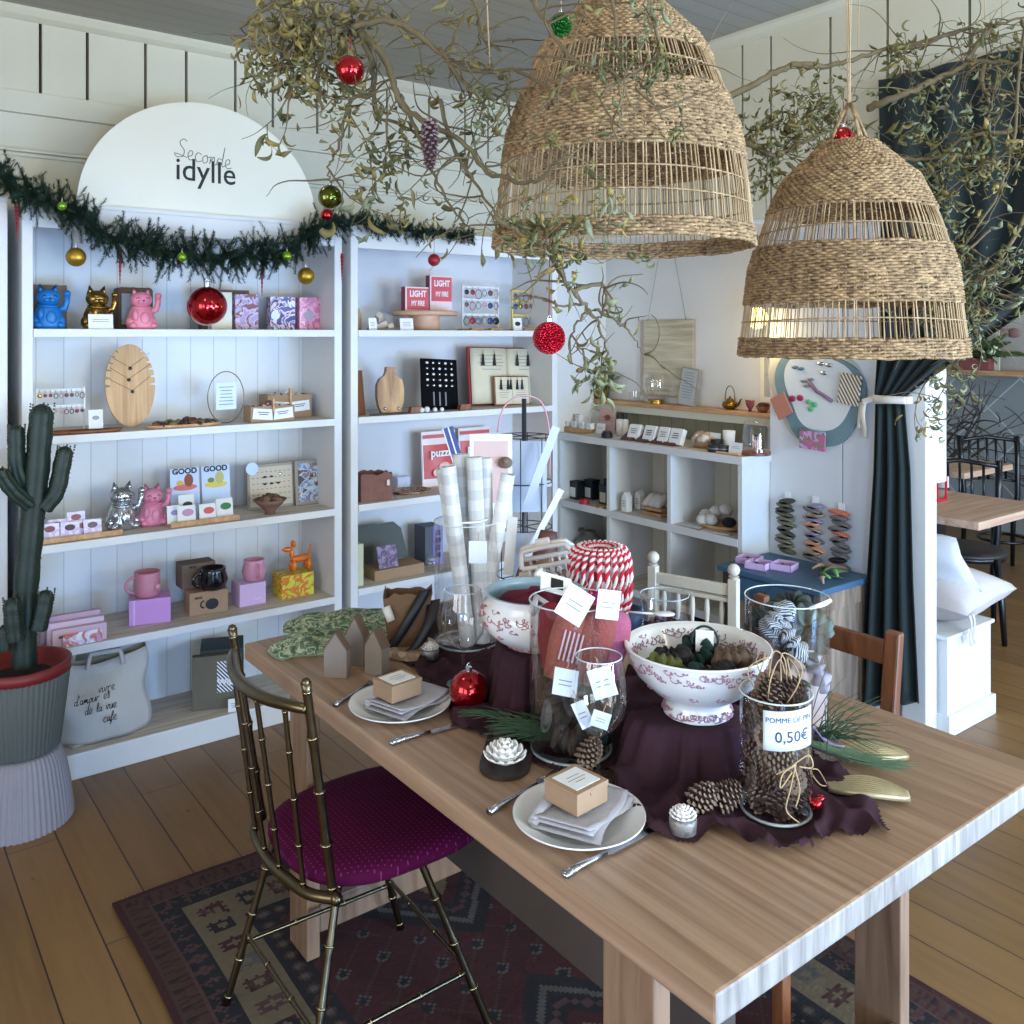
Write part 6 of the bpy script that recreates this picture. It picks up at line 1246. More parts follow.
# ---------------- jars
def jar(name, loc, r, h, label, th=.003):
    t=thing(name,label,'jar',loc); b=MB(); b.lathe([(r*.3,.002),(r-.004,.002),(r,.008),(r,h)],48); b.build('glass',GLASS,t)
    b=MB(); b.tube([(r*math.cos(a),r*math.sin(a),h) for a in [2*PI*i/56 for i in range(57)]],.0016,6); b.build('glass_rim',M_('glass_edge',(200,214,216),.1,spec=1),t); b=MB(); b.tube([(r*.95*math.cos(a),r*.95*math.sin(a),.004) for a in [2*PI*i/56 for i in range(57)]],.003,6); b.build('glass_base',M_('glass_edge',(200,214,216),.1,spec=1),t); return t
PCM=[M_('cone_brown',(66,46,38),.7,var=.25,scale=60),M_('cone_tip',(140,118,100),.7)]
def cone_mesh(L=.06,R=.026,n=70,seed=0):
    b=MB(); rr=random.Random(seed); b.ball((0,0,0),R*.55,8,sc=(1,1,L/R*.75))
    for i in range(n):
        s=i/n; a=i*2.39996; z=-L/2+L*s; rad=R*(math.sin(PI*(.16+.80*s))**.7)*.55
        tilt=.25+.9*(1-s); w=R*.42*(1-.45*s); l=R*.75*(1-.35*s); d=Vector((math.cos(a)*math.cos(tilt-.6),math.sin(a)*math.cos(tilt-.6),math.sin(.9-tilt)+.35)).normalized(); sd=Vector((-math.sin(a),math.cos(a),0)); up=sd.cross(d); o=Vector((math.cos(a)*rad,math.sin(a)*rad,z))
        p0=o-sd*w*.35;p1=o+sd*w*.35;p2=o+d*l*.7+sd*w*.55;p3=o+d*l*.7-sd*w*.55;p4=o+d*l+up*R*.06
        tk=up*R*.10
        b.add([p0,p1,p2,p3,p0-tk,p1-tk,p2-tk,p3-tk],[(0,1,2,3),(7,6,5,4),(0,4,5,1),(1,5,6,2),(3,7,4,0)],0); b.add([p3,p2,p4+sd*w*.3,p4-sd*w*.3,p3-tk*1.3,p2-tk*1.3],[(0,1,2,3),(4,5,1,0),(3,2,5,4)],1)
    return b
def pine_cone(loc, label, L=.06, R=.026, rot=(0,0,0), group=None, seed=0, mats=None, src=None):
    if src:
        c=src.copy(); C.objects.link(c); c.parent=None; c.location=loc; c.rotation_euler=rot; c['label']=label; c.scale=(L/.06,L/.06,L/.06)
        if group: c['group']=group
        return c
    o=cone_mesh(L,R,70,seed).build('pine_cone',mats or PCM,None,loc=loc,rot=rot); tag(o,label,'pine cone',group); return o
t=jar('pine_cone_jar',JC,.0625,.212,'clear glass jar packed with pine cones, wearing a white price card')
b=MB(); n_=20
b.grid(lambda u,v:(lambda a:(.0645*math.cos(a),.0645*math.sin(a),.132+.068*v+.006*u))(-2.84+1.45*u),18,4); b.build('price_card',M_('card_blue_white',(214,224,232),.6),t,solid=.001)
# the writing follows the curve of the jar
def curved_text(t, body, size, z, a0, R, m, bold=0, slope=0):
    cu=bpy.data.curves.new('t','FONT'); cu.body=body; cu.size=size; cu.extrude=.0003; cu.align_x='CENTER'; cu.offset=bold; cu.resolution_u=2; q=bpy.data.objects.new('t',cu); C.objects.link(q); bpy.context.view_layer.update()
    me=bpy.data.meshes.new_from_object(q.evaluated_get(bpy.context.evaluated_depsgraph_get())); bpy.data.objects.remove(q)
    for v in me.vertices:
        x,y,zz=v.co; a=a0+x/R; v.co=((R+zz)*math.cos(a),(R+zz)*math.sin(a),z+y+slope*x)
    me.materials.clear(); me.materials.append(m); o=bpy.data.objects.new('lettering',me); C.objects.link(o); o.parent=t
SL=M_('slate_ink',(60,66,96),.6)
curved_text(t,'Pomme de pin'.upper(),.0128,.183,-2.12,.0655,SL,slope=.06); curved_text(t,'0,50\u20ac',.027,.150,-2.05,.0655,SL,bold=.0002,slope=.06)
src=None; k=0
rr=random.Random(5)
levels=[(.030,5,.032),(.070,5,.034),(.108,5,.033),(.145,5,.034),(.180,5,.032),(.213,3,.022)]
for li,(z,n_,rad) in enumerate(levels):
    for i in range(n_):
        a=2*PI*i/n_+li*.6+.3; p=JC+Vector((math.cos(a)*rad,math.sin(a)*rad,z)); rt=(rr.uniform(-1.3,1.3),rr.uniform(-1.3,1.3),rr.uniform(0,6))
        side=('left','front left','front','right','back')[int(((a+2*PI-3.9)%(2*PI))/(2*PI)*5)%5]
        lb='brown pine cone in the glass jar, %s layer, %s side'%(('bottom','second','third','fourth','fifth','top')[li],side)
        c=pine_cone(p,lb,.052 if z<.2 else .058,.024,rt,'pine cones in the jar',k,src=src) ; k+=1
        if src is None: src=c; c.scale=(1,1,1)
t=thing('raffia_bow','loose raffia string bow tied round the front of the pine cone jar','string',JC)
b=MB(); A0=-2.0
def onj(a,z,R=.067): return (R*math.cos(a),R*math.sin(a),z)
for (pts) in ([onj(A0-.5,.095),onj(A0-.1,.11),onj(A0,.115),onj(A0+.3,.128,.075),onj(A0+.42,.105,.075),onj(A0+.1,.108)],[onj(A0,.112),onj(A0-.35,.10,.073),onj(A0-.4,.075,.072),onj(A0-.1,.10)],[onj(A0,.112),onj(A0-.15,.07),onj(A0-.25,.035),onj(A0+.1,.012)],[onj(A0-.05,.11),onj(A0+.12,.07),onj(A0+.0,.04)]): b.tube(penl(pts),.0013,5)
b.build('string',JUTE,t)
t=thing('raffia_loops','pale raffia loops tied to the cones at the top of the jar','string',JC+Vector((0,0,.2)))
b=MB()
for i in range(6): a=i*1.1; b.tube(penl([(.03*math.cos(a),.03*math.sin(a),.0),(.05*math.cos(a+.3),.05*math.sin(a+.3),.05),(.02*math.cos(a+.8),.02*math.sin(a+.8),.075),(-.02*math.cos(a),.03*math.sin(a),.04)]),.0012,5)
b.build('string',JUTE,t)
src0=src
for (u,v,z,L,rot,lb) in ((703,797,.79,.054,(.7,.5,0),'open dark pine cone on the cloth behind the tinned flower candle'),(727,795,.79,.056,(.9,-.3,1),'paler pine cone leaning against the glass jar'),(590,752,.79,.055,(.5,.2,0),'dark pine cone behind the near wine glass stem'),(409,636,.785,.055,(1.4,0,.6),'dark pine cone on the wood slice at the far end of the table')):
    p=onz(u,v,z); pine_cone(p,lb,L,.03,rot,'loose pine cones',src=src0)
# mittens jar
t=jar('mitten_jar',CY,.085,.305,'tall clear glass cylinder with pink mittens above dark bundles')
def mitten(loc,label,m,rot,s=1,stripe=None):
    t=thing('knitted_mitten',label,'mitten',loc,rot=rot,group='knitted mittens in the glass cylinder')
    b=MB(); ol=[(-.028,0),(.028,0),(.032,.06),(.030,.10),(.02,.13),(0,.14),(-.02,.13),(-.030,.10),(-.034,.06)]
    ol=[(x*s,z*s) for x,z in ol]; P_=[p for p in penl([Vector((x,0,z)) for x,z in ol+[ol[0]]])]; n=len(P_); vs=[]; cz_=Vector((0,0,.07*s))
    for (k,y) in ((.02,-.018),(.6,-.016),(.93,-.010),(1,0),(.93,.010),(.6,.016),(.02,.018)): vs+=[tuple(cz_+(p-cz_)*k+Vector((0,y*s,0))) for p in P_]
    b.add(vs,[(i*n+j,i*n+(j+1)%n,(i+1)*n+(j+1)%n,(i+1)*n+j) for i in range(6) for j in range(n)],sm=True); b.build('wool',m,t)
    if stripe:
        b=MB()
        for i in range(5): b.box(-.018+.009*i,-.0145+.009*i,-.0262,-.020,.05,.11)
        b.build('striped_patch',stripe,t)
WO=lambda n,c:M_('wool_'+n,c,.95,var=.15,scale=150,bmp=.5)
def dd(x,y,z): return CY+Vector((x,y,z))
mitten(dd(-.036,-.01,.150),'terracotta-pink felt mitten with a striped patch, at the left of the glass cylinder',WO('terracotta',(150,80,72)),(0,.25,-.75),1.3,M_('white_stripe',(200,180,196),.8))
mitten(dd(-.004,-.030,.152),'dusty terracotta mitten in the middle of the glass cylinder',WO('terracotta2',(142,74,70)),(.1,.35,-.9),1.2); mitten(dd(.03,-.042,.135),'rose pink mitten beside the magenta one',WO('rose',(168,88,116)),(.05,.32,-.6),1.15); mitten(dd(.045,.01,.14),'magenta mitten at the right of the glass cylinder',WO('magenta',(156,14,92)),(0,.25,-.4),1.25)
mitten(dd(.0,.045,.15),'red mitten at the back of the glass cylinder',WO('red',(130,30,50)),(0,-.1,-.7),1.0)
for i,(x,y,z,m_) in enumerate(((-.03,-.03,.04,DG[2]),(.03,-.03,.04,DG[0]),(.0,.04,.04,DG[2]),(-.03,.0,.10,DG[2]),(.035,.0,.10,DG[0]))): scrunchie('dark_bundle','dark cloth bundle at the bottom of the mitten jar, '+('left front','right front','back','upper left','upper right')[i],dd(x,y,z),.022,.018,m_,(.3*i,.2,0),'dark bundles in the mitten jar')
def tagc(loc,w,h,rot,label,lines_=2):
    t=thing('price_tag',label,'tag',loc,rot=rot,group='white paper tags'); b=MB(); b.box(-w/2,w/2,-.0008,.0008,-h,0); tg=b.build('tag',M_('tag_white',(214,222,232),.7),t)
    b=MB()
    for i in range(lines_): b.box(-w*.28,w*.28,-.0014,-.0008,-h*.45-i*h*.16,-h*.42-i*h*.16)
    b.build('printed_lines',M_('print_grey',(120,120,126),.7),tg); b=MB(); b.tube([(0,0,-.004),(.002,.003,.014),(0,.008,.02)],.0008,4); b.build('string',JUTE,t)
for (u,v,tt,w_,h_,r_,lb) in ((583,590,1.735,.056,.064,(-.35,.55,-.75),'largest white tag hanging over the rim of the mitten jar'),(610,590,1.75,.046,.056,(-.1,.15,-.5),'second white tag over the rim, near the magenta mitten'),(567,669,1.70,.046,.052,(0,.12,-.85),'white tag on the side of the mitten jar below the terracotta mitten'),(577,702,1.66,.026,.05,(0,-.45,-.8),'narrow white tag hanging low on the mitten jar'),(598,668,1.645,.044,.056,(0,-.3,-.7),'bluish white tag seen through the near wine glass'),(603,712,1.645,.034,.03,(0,.3,-.7),'small bluish tag low behind the near wine glass')):
    tagc(dep(u,v,tt),w_,h_,r_,lb)
# scrunchie jar
t=jar('scrunchie_jar',JS,.09,.275,'widest clear glass cylinder at the right, filled with checked, green and lilac scrunchies')
CHK=stripes('checked_cloth',(50,54,58),(190,192,194),'X',.006,.5,.9,diag=1); SM=[CHK,M_('sage_satin',(84,98,90),.7),M_('grey_lilac',(150,146,160),.7),M_('taupe_cloth',(140,120,104),.9),M_('dark_sage',(52,62,56),.8)]
NS=('checked black and white','sage green','grey-lilac','taupe','dark sage')
for i,(x,y,z,k,R,lb) in enumerate(((-.045,-.01,.235,0,.028,'top left'),(-.04,-.03,.19,0,.03,'left, second down'),(.03,-.035,.215,1,.032,'top right front'),(.045,.02,.235,4,.03,'top right back'),(.03,-.03,.165,4,.034,'right, third down'),(-.03,-.035,.135,3,.036,'left, third down'),(.03,-.04,.12,2,.036,'right, fourth down'),(-.005,.045,.20,1,.034,'upper back'),(.0,.04,.13,3,.036,'middle back'),(-.03,-.02,.08,4,.034,'left, near the bottom'),(.035,-.02,.07,2,.034,'right, near the bottom'),(0,.02,.03,3,.036,'bottom'),(-.035,.03,.215,4,.026,'upper left back'))):
    scrunchie('scrunchie',NS[k]+' scrunchie in the widest jar, '+lb,JS+Vector((x,y,z)),R,.017,SM[k],(rr.uniform(-1.2,1.2),rr.uniform(-1.2,1.2),0),'scrunchies in the widest jar')
t=thing('bone_stick','short white stick resting on the rim of the widest jar','stick',JS+Vector((-.01,-.085,.278)),rz=-.4); b=MB(); b.tube([(-.02,0,-.006),(.03,0,.008)],.004,8); b.build('stick',PAPER,t)
# brown paper pouch and lilac bag between the jars
for (u,v,w_,h_,m_,lb,x) in ((775,700,.10,.21,M_('brown_pouch',(132,104,88),.9,bmp=.3,scale=30),'brown linen pouch between the floral bowl and the pine cone jar',0),(806,702,.085,.17,M_('blush_pouch',(196,176,174),.8,bmp=.3,scale=30),'blush fabric pouch behind the pine cone jar',0)):
    p=onz(u,v+24,.755)+Vector((.0,.0,0)); t=thing('fabric_pouch',lb,'pouch',p,rz=-.7)
    b=MB(); b.grid(lambda u_,v_:(lambda a,r:(r*math.cos(a),r*.55*math.sin(a),h_*v_))(2*PI*u_,w_/2*(1-.55*ss(.55,.8,v_)+.35*ss(.82,1,v_))*(1+.09*math.sin(2*PI*u_*9)*ss(.3,.8,v_))),60,16); b.build('pouch',m_,t,solid=.002); b=MB(); b.tube([(w_*.24*math.cos(a),w_*.14*math.sin(a),h_*.79) for a in [2*PI*i/24 for i in range(25)]],.0025,5); b.build('drawstring',JUTE,t)
t=thing('lilac_cloth','lilac fringed cloth edge lying at the right of the pine cone jar','cloth',onz(822,752,.76)); b=MB(); b.grid(lambda u,v:(-.03+.05*u+.01*math.sin(9*v),-.04+.10*v,.012+.045*math.sin(PI*v)*(1-u)+.006*math.sin(20*v)),6,14); b.build('cloth',M_('lilac_cloth',(150,138,170),.9),t,solid=.002)
# small glass cylinder, blue pot, twine
p=Vector((1.70,1.59,.7515)); t=jar('small_glass_jar',p,.062,.185,'clear glass cylinder with dried lavender behind the floral bowl')
bits(t,'lavender',50,.045,.045,.09,.016,[M_('lavender',(140,134,176),.8),M_('dark_petal',(60,26,30),.7)],.9); b=MB(); b.lathe([(.001,.01),(.05,.012),(.05,.09),(.001,.095)],20); b.build('lavender_stems',M_('stem_straw',(120,116,100),.9),t)
t=thing('blue_pot','small slate blue pot between the twine and the glass cylinder','pot',Vector((1.60,1.60,.7515))-Vector((-.02,-.05,0))); b=MB(); b.lathe([(.001,0),(.026,0),(.04,.12),(.042,.15),(.037,.15),(.03,.03),(.001,.03)],28); b.build('pot',M_('slate_blue',(52,72,104),.5),t)
t=thing('white_spoon','white spoon-ended tag lying on the far rim of the floral bowl','spoon',B2+Vector((.05,.135,.146)),rz=2.4); b=MB(); b.ball((0,0,.004),.018,12,sc=(1.3,.8,.25)); b.tube([(.01,0,.003),(.075,0,.006)],.0025,6); b.build('spoon',PAPER,t)
t=thing('riser_box','small kraft box under the coil of striped twine','box',Vector((1.54,1.66,.7515)),rz=.3); b=MB(); b.box(-.06,.06,-.06,.06,0,.148); b.build('box',KRAFT,t,bev=.002)
t=thing('twine_coil','thick ring-shaped coil of red and white striped baker twine','twine',Vector((1.54,1.66,.985)))
RW_,RR_=M_('twine_red',(196,26,56),.8),M_('twine_white',(232,222,222),.8)
br,bw=MB(),MB()
for i in range(24):
    a=2*PI*i/24
    for q in range(1):
        aa=a+.06*q; nseg=26; pts=[]
        for j in range(nseg+1):
            ph=2*PI*j/nseg; R=.047; rx=.030-.005*q; rz_=.082-.006*q
            pts.append((lambda c_,s_:Vector(((R+rx*c_)*math.cos(aa+.05*s_),(R+rx*c_)*math.sin(aa+.05*s_),rz_*s_)))(math.copysign(abs(math.cos(ph))**.65,math.cos(ph)),math.copysign(abs(math.sin(ph))**.65,math.sin(ph))))
        if q==0:
            # two-ply: red and white strands twisted round each other
            for s_,bb in ((0,br),(PI,bw)):
                tw=[]
                P_=[pts[k].lerp(pts[k+1],f) for k in range(nseg) for f in (0,.34,.67)]+[pts[-1]]
                for k,p_ in enumerate(P_):
                    d=(P_[min(k+1,len(P_)-1)]-P_[max(k-1,0)]).normalized(); a1=d.cross(Vector((math.cos(aa),math.sin(aa),0))).normalized() if abs(d.dot(Vector((math.cos(aa),math.sin(aa),0))))<.99 else Vector((-math.sin(aa),math.cos(aa),0)); b1=d.cross(a1); ph=k*1.45+s_
                    tw.append(p_+(a1*math.cos(ph)+b1*math.sin(ph))*.0034)
                bb.tube(tw,.0044,5,cap=False)
br.build('red_strand',RW_,t); bw.build('white_strand',RR_,t)
# hair claws in a crate
pk=dep(548,600,2.5); pk.z=.7515
t=thing('wooden_crate','low wooden crate under the white hair claws','crate',pk,rz=-.7)
b=MB(); b.box(-.10,.10,-.07,.07,0,.006); b.build('base',OAK,t)
for (x0,x1,y0,y1) in ((-.10,.10,-.07,-.063),(-.10,.10,.063,.07),(-.10,-.093,-.063,.063),(.093,.10,-.063,.063)): b=MB(); b.box(x0,x1,y0,y1,.006,.05); b.box(x0,x1,y0,y1,.07,.125); b.build('slat',OAK,t)
CLAW=M_('ivory_plastic',(214,206,198),.3)
def claw(loc,rot,s,m,label):
    t=thing('hair_claw',label,'hair clip',loc,rot=rot,group='large hair claws'); 
    for sy in (-1,1):
        b=MB(); fr=[(-.075,0,0),(-.07,0,.035),(-.05,0,.045),(.05,0,.045),(.07,0,.035),(.075,0,0),(-.075,0,0)]
        b.tube(penl([Vector((x,sy*(.012+.02*(1-z/.045)),z))*s for x,_,z in fr]),.0075*s,8)
        for x in (-.055,-.033,-.011,.011,.033,.055): b.tube([Vector((x,sy*.032,0))*s,Vector((x,sy*.036,-.02))*s,Vector((x,sy*.012,-.045))*s],[.005*s,.005*s,.003*s],6)
        b.build('jaw',m,t)
    b=MB(); b.box(-.022*s,.022*s,-.008*s,.008*s,.040*s,.070*s); b.build('grip',m,t,bev=.004); b=MB(); b.tube([Vector((-.03,0,.04))*s,Vector((.03,0,.04))*s],.005*s,8); b.build('hinge',SILVER,t)
claw(dep(547,560,2.46),(.2,-.22,-.75),.92,CLAW,'big ivory hair claw on top of the pile, beside the striped twine')
claw(dep(549,580,2.50),(.1,-.3,-.6),.9,M_('tan_plastic',(150,110,84),.3),'tan hair claw under the big ivory one'); claw(dep(532,590,2.46),(.3,-.3,-.8),.85,M_('cream_plastic',(196,186,170),.3),'cream hair claw lowest in the crate')
# vase with paper rolls
t=jar('roll_vase',TV,.09,.335,'tall clear glass vase holding rolled white gingham papers')
GING=MB
def gingham():
    m,nt,bs=newmat('gingham_paper'); tc=N(nt,'ShaderNodeTexCoord'); sp_=N(nt,'ShaderNodeSeparateXYZ'); nt.links.new(tc.outputs['Object'],sp_.inputs[0])
    k=math_(nt,'LESS_THAN',math_(nt,'FRACT',math_(nt,'DIVIDE',sp_.outputs['Z'],.055)),.5); an=math_(nt,'LESS_THAN',math_(nt,'FRACT',math_(nt,'DIVIDE',sp_.outputs['X'],.04)),.5)
    s=math_(nt,'MULTIPLY',math_(nt,'ADD',k,an),.5); nt.links.new(mixc(nt,s,rgb(228,228,228),rgb(196,198,200)),bs.inputs['Base Color']); bs.inputs['Roughness'].default_value=.7; return m
GI=gingham()
for i,(u0,v0,t0,u1,v1,t1,r,lb) in enumerate(((470,655,2.46,443,468,2.44,.020,'leftmost white paper roll'),(474,650,2.50,461,454,2.52,.024,'second white paper roll from the left, behind'),(468,660,2.42,448,466,2.40,.021,'front left white paper roll'),(482,655,2.44,474,457,2.46,.022,'middle gingham paper roll'),(487,655,2.47,485,458,2.49,.020,'gingham paper roll right of the middle one'),(478,660,2.46,508,474,2.46,.020,'paper roll leaning right with a row of small print'))):
    p,q=dep(u0,638,t0),dep(u1,v1,t1); p.z=.765; d=(q-p); t=thing('paper_roll',lb+' in the tall glass vase','paper roll',p,rot=d.to_track_quat('Z','Y').to_euler(),group='white paper rolls'); L=d.length
    b=MB(); b.lathe([(r,0),(r,L),(r-.0015,L),(r-.0015,0)],28); pts=[(r*.75*math.cos(a)*(1-a/40),r*.75*math.sin(a)*(1-a/40),0) for a in [i_*.3 for i_ in range(60)]]; vs=[(x,y,0.002) for x,y,_ in pts]+[(x,y,L-.001) for x,y,_ in pts]; n=len(pts); b.add(vs,[(j,j+1,n+j+1,n+j) for j in range(n-1)],sm=True); b.build('paper',GI,t)
t=thing('paper_band','thin white paper band and string around the rolls','string',TV+Vector((.0,.0,.34))); b=MB(); b.tube([(.062*math.cos(a),.055*math.sin(a),.0) for a in [2*PI*i/40 for i in range(41)]],.003,6); b.build('band',PAPER,t)
tagc(dep(478,541,2.33),.048,.058,(0,0,-.65),'square white tag hanging in front of the paper rolls',0)
# kraft bag on a wood slice, with black ribbon
p=Vector((1.235,2.075,.7535))
t=thing('wood_slice','round pale wood slice with bark edge under the brown paper bag','wood slice',p+Vector((0,-.01,.0))); b=MB(); b.cyl(.068,.066,0,.022,40,mi=0); b.build('slice',[blotch('slice_wood',[(190,168,140),(160,126,98),(206,186,160)],30,det=3)],t)
t=thing('gift_bag','open brown paper gift bag with wide black ribbons beside the paper rolls','bag',p+Vector((.0,.01,.0225)),rz=-.6)
bb=crumple(.10,.075,.135,9,taper=-.25,amp=.008); bb.build('bag',M_('bag_brown',(110,80,52),.8,bmp=.3,scale=30),t,solid=.002)
b=MB(); b.tube([(-.055,-.05,.11),(-.04,-.06,.075)],[.012,.011],10); b.build('rolled_label',M_('cream_ribbon',(214,206,192),.6),t)
for (pts) in ([(.05,-.05,.15),(.02,-.065,.10),(-.01,-.07,.05),(-.04,-.075,.008)],[(.07,-.04,.12),(.06,-.07,.07),(.03,-.085,.02),(.01,-.09,.004)]):
    b=MB(); P_=penl([Vector(q) for q in pts]); vs=[]
    for q in P_: vs+=[q+Vector((-.017,0,0)),q+Vector((.017,0,.006))]
    b.add(vs,[(2*i,2*i+1,2*i+3,2*i+2) for i in range(len(P_)-1)],sm=True); b.build('black_ribbon',M_('black_satin',(14,10,12),.5),t,solid=.002)
# ---------------- wine glasses
def wineglass(loc, label, rb, h, stem, base=.04):
    t=thing('wine_glass',label,'wine glass',loc,group='clear wine glasses'); b=MB(); H=h-stem
    b.lathe([(.004,stem-.002),(.008,stem+.002),(rb*.55,stem+H*.10),(rb*.90,stem+H*.28),(rb,stem+H*.45),(rb*.96,stem+H*.68),(rb*.80,h)],44); b.build('bowl',GLASS,t)
    b=MB(); b.lathe([(rb*.80,h-.001),(rb*.80+.0012,h),(rb*.80,h+.0012)],44); b.build('rim',M_('glass_edge',(200,214,216),.1),t)
    b=MB(); b.lathe([(.0042,.008),(.0035,stem*.5),(.005,stem)],16); b.build('stem',GLASS,t); b=MB(); b.lathe([(base,.001),(base*.6,.003),(.005,.008)],36); b.build('foot',GLASS,t); return t
wineglass(Vector((1.210,1.785,.762)),'clear wine glass standing behind the red bauble',.054,.226,.082)
wineglass(Vector((1.150,1.243,.7515)),'clear wine glass nearest the viewer, before the mitten jar',.054,.245,.092)
# ---------------- flower candles
PET=M_('white_wax',(232,230,226),.5,var=.03,sheen=.1)
def rosette(t, r, z0, cream=False):
    b=MB()
    for ring,(n,rad,tilt,L) in enumerate(((13,.95,.35,.50),(12,.78,.62,.48),(10,.58,.9,.42),(7,.36,1.1,.32),(4,.14,1.35,.26))):
        for i in range(n):
            a=2*PI*(i+.5*(ring%2))/n; d=Vector((math.cos(a)*math.cos(tilt),math.sin(a)*math.cos(tilt),math.sin(tilt))); sd=Vector((-math.sin(a),math.cos(a),0)); o=Vector((math.cos(a)*rad*r*.62,math.sin(a)*rad*r*.62,z0+ring*r*.13))
            b.strip([o,o+d*L*r*.45,o+d*L*r*.8+Vector((0,0,r*.05)),o+d*L*r+Vector((0,0,r*.14))],sd,r*.44)
    b.ball((0,0,z0+r*.2),r*.62,12,sc=(1,1,.75)); b.build('wax_petals',PET,t,solid=.0022)
p=onz(505,757,.772); 
t=thing('candle_board','dark rounded wooden board under the large white flower candle','board',Vector((p.x,p.y,.7515)),rz=.92)
ol=[(.055*math.cos(a),.05*math.sin(a)) for a in [-PI/2+PI*i/16 for i in range(17)]]+[(-.20,.05),(-.20,-.05)]
b=MB(); b.prism([( -x if False else x,y) for x,y in ol],0,.008,M=Matrix.Rotation(PI-.10,4,'Z')); b.build('board',M_('dark_walnut',(44,32,28),.5),t,bev=.004)
t=thing('flower_candle','large white peony-shaped candle on the dark board','candle',Vector((p.x,p.y,.760))); rosette(t,.040,.010)
for (u,v,lb) in ((683,826,'white flower candle in a birch-coloured tin at the front of the dark cloth'),(430,655,'white flower candle in a grey tin near the far wine glass')):
    q=onz(u,v,.765); q.z=.757; t=thing('tin_flower_candle',lb,'candle',q,group='tinned flower candles'); b=MB(); b.lathe([(.001,0),(.0225,0),(.0235,.022),(.022,.024),(.001,.022)],32); b.build('tin',blotch('birch_tin',[(96,96,98),(150,148,146),(120,118,116)],60,.45,.3,det=3),t); rosette(t,.0215,.024)
# baubles on the table
def bauble(loc,r,m,label,group=None,cap=SILVER,string=None,rot=None,sm=SILVER):
    t=thing('christmas_bauble',label,'bauble',loc,group=group,rot=rot); b=MB(); b.ball((0,0,0),r,32); b.build('ball',m,t); b=MB(); b.cyl(r*.17,r*.17,r*.95,r*1.18,14); b.tube([(r*.10*math.cos(a),0,r*1.25+r*.12*math.sin(a)) for a in [2*PI*i/12 for i in range(13)]],r*.03,5); cp_=b.build('cap',cap,t)
    if string: b=MB(); b.tube([(0,0,r*1.3),(.002,0,r*1.3+string)],.0011,4); b.build('thread',M_('thread_red',(130,24,34),.8) if 'red' in label else JUTE,cp_)
    return t
bauble(Vector((1.145,1.667,.80)),.044,REDGLASS,'shiny red bauble lying on the table beside the far plate')
t=thing('red_light','small glowing-red glass light nestled in the dark cloth by the jar','ornament',onz(816,804,.772)); b=MB(); b.ball((0,0,0),.011,14); b.ball((.025,.008,-.002),.008,12); b.build('glass',REDGLASS,t)
# pine sprigs
PN=M_('pine_needle',(58,88,60),.6,var=.3,scale=40); PN2=M_('pine_needle_pale',(110,134,104),.6,var=.25,scale=40)
def sprig(p0,p1,n,L,label,m,w=.0011,spread=.35,seed=1,up=.3):
    rr=random.Random(seed); t=thing('pine_sprig',label,'pine sprig',p0); d=(p1-p0); b=MB(); b.tube([(0,0,.004),tuple(d)],.003,6); b.build('twig',TW,t); b=MB(); dn=d.normalized()
    for i in range(n):
        o=d*rr.random(); a=(dn+Vector((rr.uniform(-1,1)*spread,rr.uniform(-1,1)*spread,rr.uniform(-.1,1)*spread*up))).normalized(); l=L*rr.uniform(.6,1.1); e=o+a*l; e.z=max(e.z,.002); b.tube([o+Vector((0,0,.004)),o+a*l*.5+Vector((0,0,.012)),e],[w,w,w*.4],3,cap=False)
    o_=b.build('needles',m,t); return t
sprig(onz(600,745,.775),onz(540,738,.775),120,.13,'dark green pine needle sprig beside the flower candle board',PN,seed=3,spread=.30)
sprig(onz(560,735,.78),onz(500,722,.78),70,.11,'second dark pine sprig reaching towards the red bauble',PN,seed=4,spread=.4)
sprig(onz(795,742,.79),onz(850,762,.775),110,.12,'long green pine needles pointing right beside the pine cone jar',PN2,w=.0014,seed=5,spread=.22)
sprig(onz(805,730,.80),onz(838,742,.80),50,.14,'upright grassy needles rising behind the pine cone jar',PN,seed=6,spread=.9,up=1.6)
# gold leaf ornaments
GL=M_('pale_gold_leaf',(176,160,124),.4,metal=.55,var=.2,scale=40)
for (u,v,rz,lb) in ((872,758,-.05,'upper gold ribbed leaf ornament beyond the pine needles'),(868,794,-.35,'lower gold ribbed shell-shaped leaf ornament on the bare table')):
    q=onz(u,v,.757); t=thing('gold_leaf_ornament',lb,'ornament',Vector((q.x,q.y,.7515)),rz=rz-.55,group='gold leaf ornaments'); b=MB()
    b.grid(lambda a,c:(lambda s,w:(s,w*(c-.5)*2,.006+.009*abs(math.sin(c*PI*9))+.018*s*4*max(0,.5-abs(c-.5))*0+.010*math.sin(PI*a)))(-.07+.14*a,.036*(math.sin(PI*(.06+.88*a))**.7)),26,44); b.build('leaf',GL,t,solid=.0012)
    b=MB(); b.tube(penl([(-.07,0,.012),(-.085,.02,.03),(-.10,0,.035),(-.085,-.015,.02),(-.07,0,.012)]),.0012,5); b.build('string',JUTE,t)
